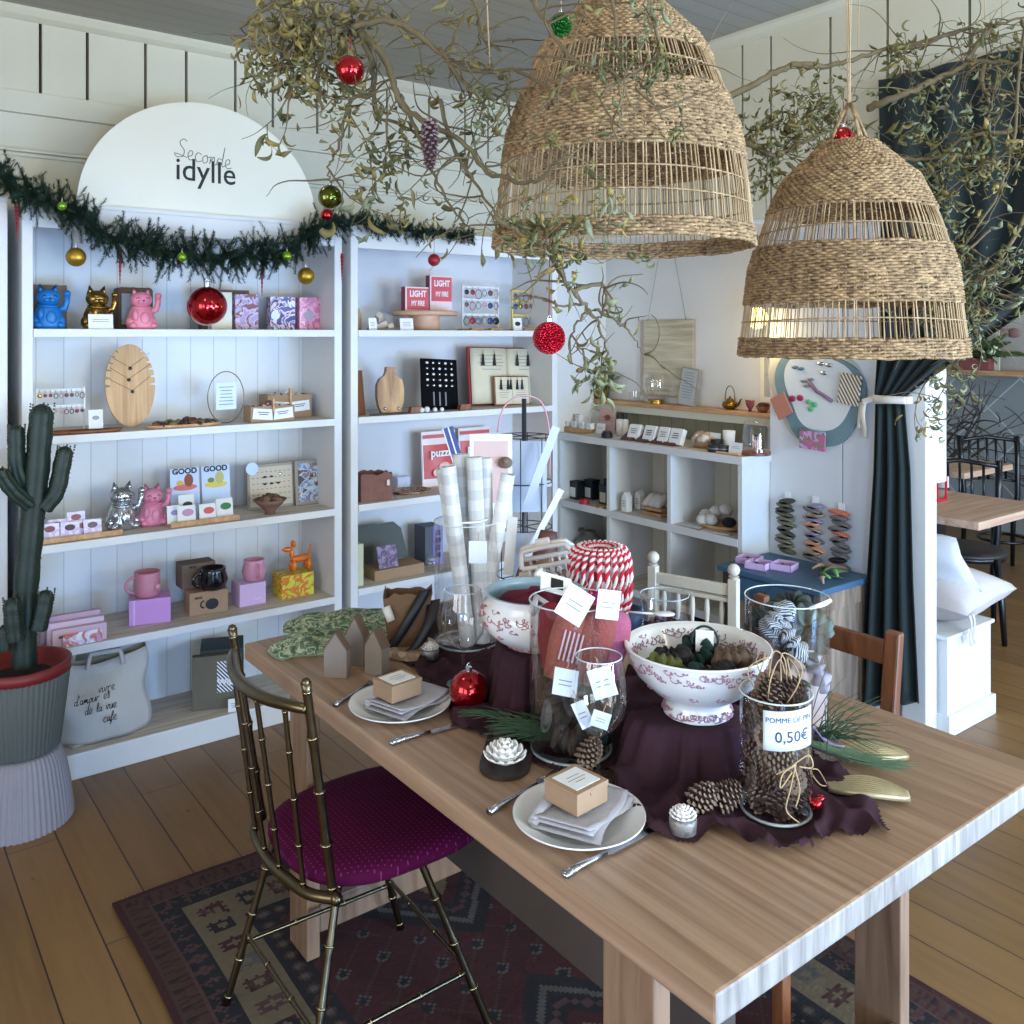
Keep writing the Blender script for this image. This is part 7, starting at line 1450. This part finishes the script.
# doll bed on a stool behind the table
DB=Vector((2.16,1.93,0)); t=thing('stool','plain wooden stool under the little ivory doll bed','stool',DB,rz=.1); b=MB(); b.box(-.15,.15,-.22,.22,.54,.57); b.build('seat',BROWNW,t,bev=.003)
for sx in (-1,1):
    for sy in (-1,1): b=MB(); b.box(sx*.12-.016,sx*.12+.016,sy*.18-.016,sy*.18+.016,0,.54); b.build('leg',BROWNW,t)
IV=M_('ivory_paint',(206,200,186),.5)
t=thing('doll_bed','little ivory wooden doll bed with turned spindles and ball finials, behind the bowls','toy bed',Vector((2.13,1.93,.571)),rz=PI+.30)
for x in (-.10,.12):
    hz=.26 if x<0 else .13
    for y in (-.14,.14): b=MB(); b.box(x-.015,x+.015,y-.015,y+.015,0,hz); b.cyl(.012,.017,hz,hz+.008,14,c=(x,y,0)); b.ball((x,y,hz+.028),.020,12); b.build('post',IV,t,bev=.002)
    b=MB(); b.box(x-.010,x+.010,-.125,.125,hz-.055,hz-.02); b.box(x-.012,x+.012,-.125,.125,hz-.075,hz-.062); b.build('rail',IV,t,bev=.003); b=MB(); b.box(x-.008,x+.008,-.125,.125,.03,.05); b.build('lower_rail',IV,t)
    for i in range(5): y=-.10+.05*i; b=MB(); b.lathe([(.006,.05),(.010,.08),(.005,.10),(.009,hz-.11),(.006,hz-.075)],12,c=(x,y,0)); b.build('spindle',IV,t)
for y in (-.14,.14): b=MB(); b.box(-.085,.105,y-.008,y+.008,.03,.06); b.build('side_rail',IV,t)
b=MB(); b.box(-.085,.105,-.13,.13,.04,.045); b.build('bed_base',OAK,t)
# card rack behind the table
CR=Vector((2.08,2.66,0)); WIRE=M_('rack_wire',(70,74,82),.4,metal=.6)
t=thing('card_rack','tall dark wire floor rack holding cards behind the paper rolls','rack',CR)
b=MB(); b.tube([(0,0,.01),(0,0,1.36)],.009,8); b.build('pole',WIRE,t); b=MB(); b.cyl(.15,.15,0,.012,28); b.build('base',WIRE,t)
for z in (.70,.88,1.05,1.22): b=MB(); b.tube([(.105*math.cos(a),.105*math.sin(a),z) for a in [2*PI*i/24 for i in range(25)]],.0022,5); b.tube([(.105,0,z),(-.105,0,z)],.0022,5); b.tube([(0,.105,z),(0,-.105,z)],.0022,5); b.build('tier',WIRE,t)
for a in [PI*i/4 for i in range(8)]: b=MB(); b.tube([(.106*math.cos(a),.106*math.sin(a),.7),(.106*math.cos(a),.106*math.sin(a),1.22)],.002,5); b.build('upright_wire',WIRE,t)
b=MB(); b.tube(penl([(-.11,.02,1.24),(-.08,.02,1.33),(0,.02,1.37),(.10,.02,1.34),(.14,.02,1.22),(.14,.02,1.05)]),.0035,8); b.build('pink_hoop',M_('hoop_pink',(206,150,160),.4),t)
BW=M_('blue_white_card',(196,206,222),.5)
for i,(u,v,tt,w_,h_,rot,m_,lb) in enumerate(((491,520,3.14,.150,.30,(-.08,0,-.62),PAPER,'large white-edged card with a pink panel at the front of the rack'),(525,512,3.30,.16,.26,(-.05,0,-.7),BW,'big pale blue card at the top right of the rack'),(527,505,3.22,.030,.30,(0,.36,-.6),BW,'narrow card sticking out to the upper right of the rack'),(527,556,3.12,.022,.26,(0,.48,-.6),PAPER,'thin card leaning out lower right of the rack'),(524,585,3.14,.07,.18,(-.05,0,-.7),BW,'pale blue packet low in the rack'),(508,575,3.10,.035,.20,(-.05,.08,-.7),PAPER,'slim white packet at the lower left of the rack'),(460,468,3.16,.038,.15,(0,-.3,-.6),stripes('blue_stripe_paper',(70,80,140),(222,222,226),'X',.02,.25),'rolled paper with blue stripes at the top left of the rack'))):
    q=dep(u,v,tt); t=thing('greeting_card',lb,'card',q,rot=rot,group='cards in the wire rack'); b=MB(); b.box(-w_/2,w_/2,-.002,.002,0,h_); b.build('card',m_,t)
    if i==0: b=MB(); b.box(-w_*.40,w_*.40,-.0035,-.002,.06,h_-.025); b.build('pink_panel',M_('blush_print',(214,184,180),.6),t)
    if i==0: b=MB(); b.ball((.05,-.015,.20),.026,12,sc=(1,.5,.8)); b.ball((.05,-.028,.205),.012,10,sc=(1,.5,1)); b.build('rosette',M_('bark_ros',(120,100,84),.7),t)
CHOC=M_('brown_leather',(92,54,48),.6)
q=dep(540,590,3.0); t=thing('leather_pouch','dark brown leather pouch hanging on the right of the card rack','pouch',q,rot=(0,.15,-.6)); b=MB(); b.grid(lambda u,v:((u-.5)*.10*(1-.45*v**2),-.022*math.sin(PI*u)*math.sin(PI*(.15+.75*v)),.22*v-.02),8,10); b.grid(lambda u,v:((u-.5)*.10*(1-.45*v**2),.02*math.sin(PI*u)*math.sin(PI*(.15+.75*v)),.22*v-.02),8,10); b.build('pouch',CHOC,t,solid=.002)
q=dep(526,578,2.95); t=thing('leather_tag','small square brown leather piece left of the hanging pouch','leather',q,rot=(0,.35,-.6)); b=MB(); b.box(-.035,.035,-.006,.006,-.02,.055); b.build('leather',CHOC,t,bev=.003)
# ================================================================ WOVEN LAMPS
def lampshade(loc, label, prof, woven, strings, stakes, seed):
    """prof: (z, r) from rim to top; woven: bands (z0,z1) of plaited strands; between them bare upright stakes"""
    t=thing('pendant_lamp',label,'lamp',loc,group='woven pendant lamps'); rr=random.Random(seed)
    def rad(z):
        for (a,r0),(c,r1) in zip(prof,prof[1:]):
            if a<=z<=c: f=(z-a)/(c-a); return r0+(r1-r0)*f
        return prof[-1][1] if z>prof[-1][0] else prof[0][1]
    b=MB(); zt=prof[-1][0]
    for i in range(stakes):
        a0=2*PI*i/stakes+rr.uniform(-.010,.010); a1=a0+rr.uniform(-.02,.02); n=18
        pts=[(rad(zt*j/n)*math.cos(a0+(a1-a0)*math.sin(PI*j/n)),rad(zt*j/n)*math.sin(a0+(a1-a0)*math.sin(PI*j/n)),zt*j/n) for j in range(n+1)]; b.tube(pts,rr.uniform(.0013,.0020),4,cap=False)
    b.build('stakes',STICK,t)
    for (z0,z1) in woven:
        b=MB(); z=z0; k=0
        while z<z1:
            n=stakes*2; pts=[]; rs=[]
            off=rr.uniform(0,.0015)
            for i in range(n+1):
                a=2*PI*i/n; s=1 if (i//2+k)%2 else -1
                R=rad(z)+ (.0028*s if i%2==0 else 0); pts.append((R*math.cos(a),R*math.sin(a),z+off+.0011*math.sin(a*9+k)+.0008*math.sin(a*31+k*2)))
            b.tube(pts,.0036,4,cap=False); z+=.0056+rr.uniform(-.0004,.0006); k+=1
        b.build('woven_band',STRAW,t)
    for z in strings:
        b=MB()
        for s in (1,-1): b.tube([((rad(z)+.003*s*math.cos(i*PI/2))*math.cos(2*PI*i/160),(rad(z)+.003*s*math.cos(i*PI/2))*math.sin(2*PI*i/160),z+.003*math.sin(2*PI*i/80)) for i in range(161)],.0016,4,cap=False)
        b.build('hoop_string',STICK,t)
    b=MB()
    for i in range(4):
        a=PI/4+PI/2*i+.3; r=rad(zt); 
        for q in (-.09,.09): b.tube([(r*math.cos(a+q),r*math.sin(a+q),zt-.012),(r*.5*math.cos(a),r*.5*math.sin(a),zt+.045),(.004*math.cos(a),.004*math.sin(a),zt+.085)],.0038,6)
    b.build('top_strands',STRAW,t)
    b=MB(); 
    for q in (0,1.6,3.5): b.tube([(.004*math.cos(q),.004*math.sin(q),zt+.08),(.006*math.cos(q+1),.006*math.sin(q+1),(ZC-loc[2]+zt)/2),(.004*math.cos(q),.004*math.sin(q),ZC-loc[2])],.0016,5)
    b.build('hanging_cord',JUTE,t)
    b=MB(); b.cyl(.02,.02,zt-.06,zt-.01,14); b.build('lamp_socket',M_('socket_dark',(50,36,30),.6),t); return t
LB=dep(622,249,1.72); LB.z=1.766
lampshade(LB,'larger woven seagrass pendant lampshade, in the middle above the table',
 [(0,.246),(.02,.244),(.11,.236),(.214,.220),(.308,.187),(.362,.164),(.393,.145),(.41,.129),(.446,.093),(.477,.061)],[(.002,.032),(.158,.280),(.354,.478)],(.075,.115,.318),148,4)
LS=dep(849.5,357,1.96); LS.z=1.553
lampshade(LS,'smaller woven seagrass pendant lampshade, at the right nearer the curtain',
 [(0,.234),(.035,.232),(.07,.227),(.19,.213),(.285,.184),(.31,.175),(.387,.139),(.41,.113),(.45,.071),(.468,.050)],[(.002,.038),(.114,.234),(.315,.470)],(.078,.270),120,9)
# ================================================================ CURLY WILLOW
BARK=M_('willow_bark',(104,90,62),.8,var=.25,scale=40); BARKD=M_('willow_bark_dark',(78,66,48),.8,var=.25,scale=40)
LF=[M_('leaf_olive',(112,100,52),.65,var=.3,scale=30),M_('leaf_green',(92,92,52),.65,var=.3,scale=30),M_('leaf_yellow',(140,122,64),.65,var=.25,scale=30),M_('leaf_pale',(122,126,92),.65,var=.2,scale=30)]
for m_ in LF: m_.node_tree.nodes['Principled BSDF'].inputs['Subsurface Weight'].default_value=0
def leafcurl(b, p, rr, L, mats, down=.5):
    d=Vector((rr.uniform(-1,1),rr.uniform(-1,1),rr.uniform(-1.2,.5)-down)).normalized(); ax=Vector((rr.uniform(-1,1),rr.uniform(-1,1),rr.uniform(-1,1))).normalized(); pts=[Vector(p)]; L*=.85; n=8; bend=rr.choice((-1,1))*rr.uniform(.2,.9); side=[]; s0=d.cross(ax).normalized()
    for i in range(n):
        side.append(s0.copy()); pts.append(pts[-1]+d*L/n); R=Matrix.Rotation(bend,3,ax); d=R@d; s0=(Matrix.Rotation(.25,3,d)@R@s0)
    side.append(s0.copy()); b.strip(pts,side,L*rr.uniform(.15,.26),rr.choice(mats))
def willow(name,label,mains,seed,ntwig,nleaf,leafL,mats=(0,1),twl=(.10,.28),r0=.006,extra=(),twigdown=.03,dark=False):
    rr=random.Random(seed); o=mains[0][0]; t=thing(name,label,'branch',o); b=MB(); lf=MB(); src=[]
    for k,pts in enumerate(mains):
        P=penl([p-o for p in pts]); 
        for i in range(1,len(P)-1): P[i]=P[i]+Vector((rr.uniform(-1,1),rr.uniform(-1,1),rr.uniform(-1,1)))*.0035
        r=r0*(1 if k<3 else .6); b.tube(P,[r*(1-.65*i/(len(P)-1)) for i in range(len(P))],7); src.append(P)
    tips=[]
    for i in range(ntwig):
        P=rr.choice(src[:len(mains)]); q=P[rr.randrange(len(P)//6,len(P))]; p2,r2=curl(q,(rr.uniform(-1,1),rr.uniform(-1,1),rr.uniform(-.8,.6)),rr.uniform(*twl),.0022,rr,12,.75,twigdown); b.tube(p2,r2,4,cap=False); tips.append(p2)
        if rr.random()<.5: p3,r3_=curl(p2[rr.randrange(4,10)],(rr.uniform(-1,1),rr.uniform(-1,1),rr.uniform(-1,.4)),rr.uniform(.05,.12),.0014,rr,9,.8,twigdown); b.tube(p3,r3_,3,cap=False); tips.append(p3)
    for i in range(nleaf):
        P=rr.choice(tips); q=P[rr.randrange(3,len(P))]; leafcurl(lf,q,rr,rr.uniform(*leafL),mats)
    for (c,rad,n,L,mm) in extra:
        for i in range(int(n*1.6)): leafcurl(lf,c-o+Vector((rr.gauss(0,1)*rad*.6,rr.gauss(0,1)*rad*.6,rr.gauss(0,1)*rad*.7)),rr,rr.uniform(*L),mm)
        for i in range(n//5):
            p2,r2=curl(c-o+Vector((rr.gauss(0,1)*rad*.4,rr.gauss(0,1)*rad*.4,rr.gauss(0,1)*rad*.4)),(rr.uniform(-1,1),rr.uniform(-1,1),rr.uniform(-1,.6)),rr.uniform(.06,.15),.0016,rr,10,.8,.03); b.tube(p2,r2,3,cap=False)
    b.build('stems',BARKD if dark else BARK,t); lf.build('leaves',LF,t,solid=.0006)
    return t
d=dep
willow('willow_branch','dense curly willow branch bunched at the top left, carrying the shiny red bauble',
 [[d(395,-40,1.75),d(372,0,1.75),d(352,28,1.74),d(320,20,1.72),d(285,35,1.70)],[d(352,28,1.74),d(325,35,1.7),d(318,70,1.7),d(322,110,1.7)],[d(352,28,1.74),d(300,0,1.72),d(262,10,1.70),d(240,28,1.70)],[d(300,15,1.72),d(282,50,1.70),d(292,90,1.70)]],
 21,34,120,(.035,.075),(0,1,2),(.06,.15),.008,extra=[(d(285,35,1.70),.07,75,(.03,.07),(0,2,0)),(d(320,75,1.70),.06,45,(.03,.06),(0,1)),(d(300,10,1.72),.07,45,(.03,.07),(2,0)),(d(262,65,1.70),.04,24,(.03,.05),(0,1))],twigdown=.06)
willow('willow_branch','long curly willow branch arching from the top centre to the garland',
 [[d(352,28,1.72),d(392,22,1.71),d(430,45,1.70),d(470,70,1.68),d(520,72,1.62),d(560,100,1.5)],[d(360,32,1.72),d(385,60,1.7),d(400,100,1.68),d(425,122,1.66),d(462,140,1.62),d(488,172,1.58),d(530,182,1.48),d(560,160,1.40)],[d(358,30,1.72),d(372,60,1.72),d(374,95,1.72),d(380,120,1.72)],
  [d(374,96,1.72),d(352,98,1.72),d(345,118,1.72),d(338,150,1.72),d(328,165,1.73),d(330,182,1.74)],[d(440,100,1.68),d(450,140,1.66),d(470,175,1.64),d(490,205,1.62),d(505,228,1.6)],[d(400,95,1.69),d(415,130,1.68),d(432,170,1.67),d(450,205,1.66),d(468,226,1.66)],[d(470,-10,1.7),d(478,20,1.7),d(486,45,1.69),d(492,65,1.68)],[d(440,48,1.69),d(466,85,1.67),d(492,100,1.66),d(510,88,1.6)],[d(530,-5,1.45),d(545,20,1.42),d(575,60,1.38),d(616,75,1.34),d(618,125,1.32)]],
 33,110,100,(.03,.06),(0,1,0),(.07,.20),.0075,extra=[(d(392,150,1.70),.045,42,(.03,.06),(1,1,0)),(d(370,200,1.72),.05,14,(.04,.08),(0,3)),(d(340,125,1.72),.03,12,(.03,.05),(2,3)),(d(420,215,1.7),.05,12,(.03,.05),(0,2)),(d(485,110,1.6),.03,22,(.03,.055),(1,3))])
willow('willow_branch','thin leafy willow branch crossing the front rim of the larger lampshade',
 [[d(495,215,1.42),d(525,238,1.42),d(547,250,1.44),d(572,290,1.50),d(590,312,1.54),d(600,328,1.56),d(607,352,1.58),d(602,368,1.58)],[d(547,250,1.44),d(558,268,1.46),d(568,292,1.5)],[d(574,292,1.5),d(602,285,1.53),d(606,305,1.55),d(598,320,1.56)],
  [d(590,310,1.54),d(575,325,1.54),d(577,345,1.55),d(592,352,1.56)],[d(595,310,1.55),d(620,322,1.58),d(634,340,1.60),d(645,355,1.60)],[d(585,303,1.54),d(560,305,1.52),d(535,296,1.5)],[d(612,0,1.36),d(618,40,1.34),d(624,80,1.33),d(618,125,1.33)],[d(655,20,1.34),d(660,60,1.34),d(650,95,1.34),d(665,120,1.34)]],
 45,34,26,(.03,.06),(1,3,0),(.05,.13),.0045,extra=[(d(555,235,1.43),.045,50,(.03,.06),(1,2,3)),(d(520,225,1.43),.03,22,(.03,.05),(1,0)),(d(600,375,1.57),.03,24,(.03,.06),(1,3)),(d(612,205,1.42),.025,10,(.03,.05),(2,3)),(d(615,60,1.35),.03,14,(.02,.045),(1,1)),(d(662,62,1.34),.028,22,(.02,.045),(1,0)),(d(550,137,1.38),.016,12,(.02,.04),(2,1)),(d(675,130,1.36),.016,9,(.02,.045),(1,0)),(d(645,8,1.36),.03,16,(.02,.05),(1,3)),(d(636,255,1.48),.015,5,(.03,.045),(1,0))])
willow('willow_branch','pair of bare curly willow limbs running right from behind the larger lampshade to the curtain',
 [[d(722,99,2.5),d(748,88,2.5),d(775,72,2.5),d(800,64,2.5),d(828,66,2.5),d(858,58,2.5),d(890,47,2.5),d(930,40,2.5),d(970,28,2.5)],[d(868,108,2.45),d(895,98,2.4),d(925,85,2.4),d(950,72,2.4),d(975,62,2.38),d(1005,62,2.35),d(1040,70,2.3)],[d(735,138,2.5),d(760,148,2.5),d(775,155,2.5),d(800,143,2.5),d(830,130,2.5)],
  [d(966,60,2.38),d(985,35,2.36),d(1005,22,2.35),d(1040,15,2.35)],[d(985,62,2.38),d(982,80,2.36),d(990,105,2.36),d(988,125,2.36),d(995,150,2.36)],[d(885,158,2.4),d(920,160,2.38),d(945,156,2.36),d(995,158,2.33),d(1020,140,2.3)],[d(890,48,2.5),d(920,46,2.5),d(945,35,2.5),d(972,28,2.5),d(978,40,2.45)]],
 57,80,70,(.04,.08),(1,0),(.10,.28),.011,extra=[(d(795,120,2.5),.09,100,(.04,.075),(0,1)),(d(765,170,2.5),.06,40,(.04,.07),(0,1)),(d(825,110,2.5),.06,45,(.04,.07),(0,1)),(d(850,140,2.5),.06,40,(.04,.07),(0,1)),(d(905,55,2.5),.04,26,(.04,.075),(0,1)),(d(745,125,2.5),.05,26,(.04,.07),(1,0))])
willow('willow_branch','heavy mass of pale green curly willow leaves hanging before the green curtain at the right',
 [[d(1030,10,2.3),d(1020,60,2.3),d(1015,130,2.3),d(1000,190,2.3),d(960,250,2.32)],[d(1015,130,2.3),d(960,140,2.35),d(930,170,2.4),d(900,180,2.4)],[d(1035,200,2.3),d(1000,260,2.3),d(960,290,2.32),d(935,310,2.34)],[d(990,230,2.3),d(950,275,2.3),d(965,330,2.3),d(950,365,2.3)],[d(1030,300,2.3),d(990,290,2.3),d(955,270,2.3)]],
 69,70,110,(.035,.07),(0,1,3),(.10,.26),.006,extra=[(d(930,120,2.4),.09,60,(.035,.07),(1,0,3)),(d(975,150,2.33),.08,50,(.035,.075),(1,3,0)),(d(925,185,2.36),.08,50,(.035,.065),(1,0)),(d(945,245,2.34),.08,70,(.035,.065),(1,0,3)),(d(945,300,2.3),.07,85,(.03,.06),(1,0)),(d(965,330,2.3),.06,55,(.03,.06),(1,3)),(d(1005,275,2.3),.06,30,(.035,.07),(3,1)),(d(1010,160,2.3),.07,36,(.035,.07),(1,2)),(d(940,390,2.3),.05,22,(.03,.06),(0,3)),(d(935,420,2.35),.04,12,(.03,.06),(3,2)),(d(1010,50,2.3),.06,24,(.03,.06),(0,1))])
# strings that carry the branches
for (u,v,tt,u2,lb) in ((490,68,1.68,472,'jute cord holding the long arching willow branch near the larger lampshade'),(858,48,2.5,862,'jute cord behind the top of the smaller lampshade'),(985,20,2.36,985,'left one of two jute cords above the green curtain'),(1002,20,2.36,1003,'right one of two jute cords above the green curtain'),(352,26,1.74,352,'jute cord above the bunched willow at the top left')):
    p=d(u,v,tt); q=d(u2,v,tt); q.z=ZC; t=thing('branch_cord',lb,'cord',p); b=MB(); b.tube([p-p,q-p],.0016,5); b.build('cord',JUTE,t)
# hanging cone and baubles
REDSP=None
def sparkle(name,col):
    m,nt,bs=newmat(name); vec,tc=coords(nt,(1,1,1)); vo=N(nt,'ShaderNodeTexVoronoi'); vo.inputs['Scale'].default_value=220; nt.links.new(tc.outputs['Object'],vo.inputs['Vector']); bs.inputs['Base Color'].default_value=(*rgb(*col),1); bs.inputs['Metallic'].default_value=.8; bs.inputs['Roughness'].default_value=.22; bump(nt,bs,vo.outputs['Distance'],.9,.01); return m
REDSP=sparkle('red_sequin',(196,16,44)); GRNSP=sparkle('green_sequin',(30,110,40)); DARKG=M_('dark_olive_glass',(86,92,16),.06,metal=.9,coat=.5); GOLDM=M_('matt_gold_bauble',(176,140,50),.35,metal=.8,var=.15,scale=60); LIME=M_('lime_glass',(120,160,40),.08,metal=.6)
cone_mesh(.075,.024,90,4).build('pine_cone',[M_('purple_cone',(70,46,50),.6,var=.2,scale=50),M_('cone_tip_rose',(150,116,116),.6)],None,loc=d(430,143,1.60))
o=bpy.data.objects[-1] if False else [q for q in C.objects if q.name.startswith('pine_cone') and 'label' not in q][-1]; o.rotation_euler=(PI,0,0); tag(o,'slender purple-brown pine cone hanging from the willow beneath the ceiling','pine cone'); o.scale=(.62,.62,1.15)
GY=3.44
def hb(u,v,rpx,m,label,tt=None,y=None,string=.06,group=None):
    p=d(u,v,tt) if tt else ony(u,v,y); t_=p.x*FW[0]+p.y*FW[1]; return bauble(p,rpx*t_/FPX,m,label,group,string=string)
hb(350,70,14.5,REDGLASS,'shiny red bauble hanging from the bunched willow at the top left',tt=1.66,string=.03)
hb(330,197,12,DARKG,'shiny dark olive bauble hanging from the willow at the right end of the sign',tt=1.74,string=.02)
hb(327,215,6.5,REDGLASS,'tiny red bauble just below the olive one on the garland',y=3.40,string=.01)
hb(561,25,11.5,GRNSP,'sparkly green bauble beside the top of the larger lampshade',tt=1.45,string=.06)
hb(549,338,16.5,REDSP,'sparkly red bauble hanging from a clear-capped thread below the larger lampshade',tt=1.5,string=.14)
hb(843,138,11,REDGLASS,'red bauble tucked into the top of the smaller lampshade',tt=1.96,string=.05)
hb(207,306,19.5,REDGLASS,'largest red bauble, hanging from the garland before the lilac packs',y=3.40,string=.09)
hb(76,257,9.5,GOLDM,'gold bauble hanging from the garland above the blue and gold cats',y=3.42,string=.05,group=None)
hb(306,276,8.5,GOLDM,'gold bauble hanging from the garland above the rose gift pack',y=3.42,string=.10)
hb(434,260,6.2,M_('matt_red_bauble',(150,14,30),.4),'small matt red bauble hanging before the header of the corner bookcase',y=3.46,string=.06)
hb(62,206,4.6,LIME,'tiny lime green bauble at the left of the garland',y=3.38,string=.01); hb(182,257,4.8,LIME,'tiny lime green bauble in the middle of the garland, above the gift packs',y=3.36,string=.01); hb(287,256,4.8,LIME,'tiny lime green bauble towards the right of the garland',y=3.36,string=.01)
for (u,v0,v1,lb) in ((17,207,240,'red twisted icicle ornament between the left bookcases'),(120,250,284,'red twisted icicle ornament above the open grey box'),(262,262,296,'red twisted icicle ornament between the lilac and blue packs'),(342,254,284,'red twisted icicle ornament between the two tall bookcases')):
    p=ony(u,v0,3.45); q=ony(u,v1,3.45); L=p.z-q.z; t=thing('icicle_ornament',lb,'ornament',p,group='red icicle ornaments'); b=MB()
    for s in (0,PI): b.tube([(.005*math.cos(i*.7+s)*(1-i/40),.005*math.sin(i*.7+s)*(1-i/40),-L*i/36) for i in range(37)],[.0042*(1-i/45) for i in range(37)],5)
    b.build('twist',M_('icicle_red',(150,14,36),.35),t); b=MB(); b.tube([(0,0,0),(0,0,.03)],.001,4); b.build('thread',JUTE,t)
# ================================================================ FIR GARLAND
FIR=[M_('fir_dark',(14,36,22),.7,var=.3,scale=30),M_('fir_mid',(24,54,32),.7,var=.3,scale=30)]
gp=[ony(*p) for p in ((-60,150,3.46),(0,176,3.46),(35,198,3.45),(75,213,3.44),(110,236,3.44),(150,248,3.43),(200,258,3.43),(250,256,3.43),(290,248,3.43),(325,226,3.43),(350,222,3.45),(385,228,3.46),(425,232,3.47),(474,237,3.49))]
t=thing('fir_garland','thick dark green fir garland swagged along the tops of the bookcases','garland',gp[2]); o=gp[2]; rr=random.Random(8)
P=penl([p-o for p in gp]); b=MB(); b.tube(P,.006,6); b.build('wire_core',M_('fir_core',(40,44,28),.9),t)
b=MB(); 
def sprigs(p,dr,L,w):
    # one fir tip: a stem with needles down both sides
    n=int(L/.0045); 
    ax=dr.orthogonal().normalized(); 
    for i in range(n):
        s=i/n; q=p+dr*L*s
        for k in range(5):
            a=rr.uniform(0,2*PI); sd=Matrix.Rotation(a,3,dr)@ax; nd=(dr*.75+sd).normalized(); l=w*(1-.55*s)*rr.uniform(.8,1.15); e=q+nd*l; wv=dr.cross(nd).normalized()*.0016
            b.add([q-wv,q+wv,e],[(0,1,2)],rr.randrange(2))
n=len(P)
for i in range(n-1):
    u=i/n; thick=1.0 if u<.70 else (.62 if u<.9 else .4)
    seg=P[i+1]-P[i]; m=max(3,int(seg.length/.0026*(1 if thick==1 else .75)))
    for k in range(m):
        p=P[i]+seg*rr.random(); a=rr.uniform(0,2*PI); dr=(seg.normalized()*rr.uniform(-.6,.8)+Vector((0,math.cos(a)*.6-.15,math.sin(a)))).normalized()
        L=rr.uniform(.05,.125)*thick
        if rr.random()<.08: L*=1.3
        sprigs(p,dr,L,.028)
b.build('fir_needles',FIR,t)
# ================================================================ CAMERA
cam=bpy.data.cameras.new('Camera'); co=bpy.data.objects.new('Camera',cam); C.objects.link(co); bpy.context.scene.camera=co
cam.sensor_width=36; cam.sensor_fit='HORIZONTAL'; cam.lens=36*FPX/1024; cam.shift_y=(HZ-512)/1024; cam.clip_start=.05
co.location=(0,0,CH); co.rotation_euler=(PI/2,0,TH-PI/2)
sc=bpy.context.scene; sc.view_settings.view_transform='Standard'; sc.view_settings.look='None'; sc.view_settings.exposure=-0.26; sc.view_settings.gamma=1; sc.view_settings.use_curve_mapping=False
try:
    sc.cycles.max_bounces=8; sc.cycles.transparent_max_bounces=24; sc.cycles.use_denoising=True
except Exception: pass
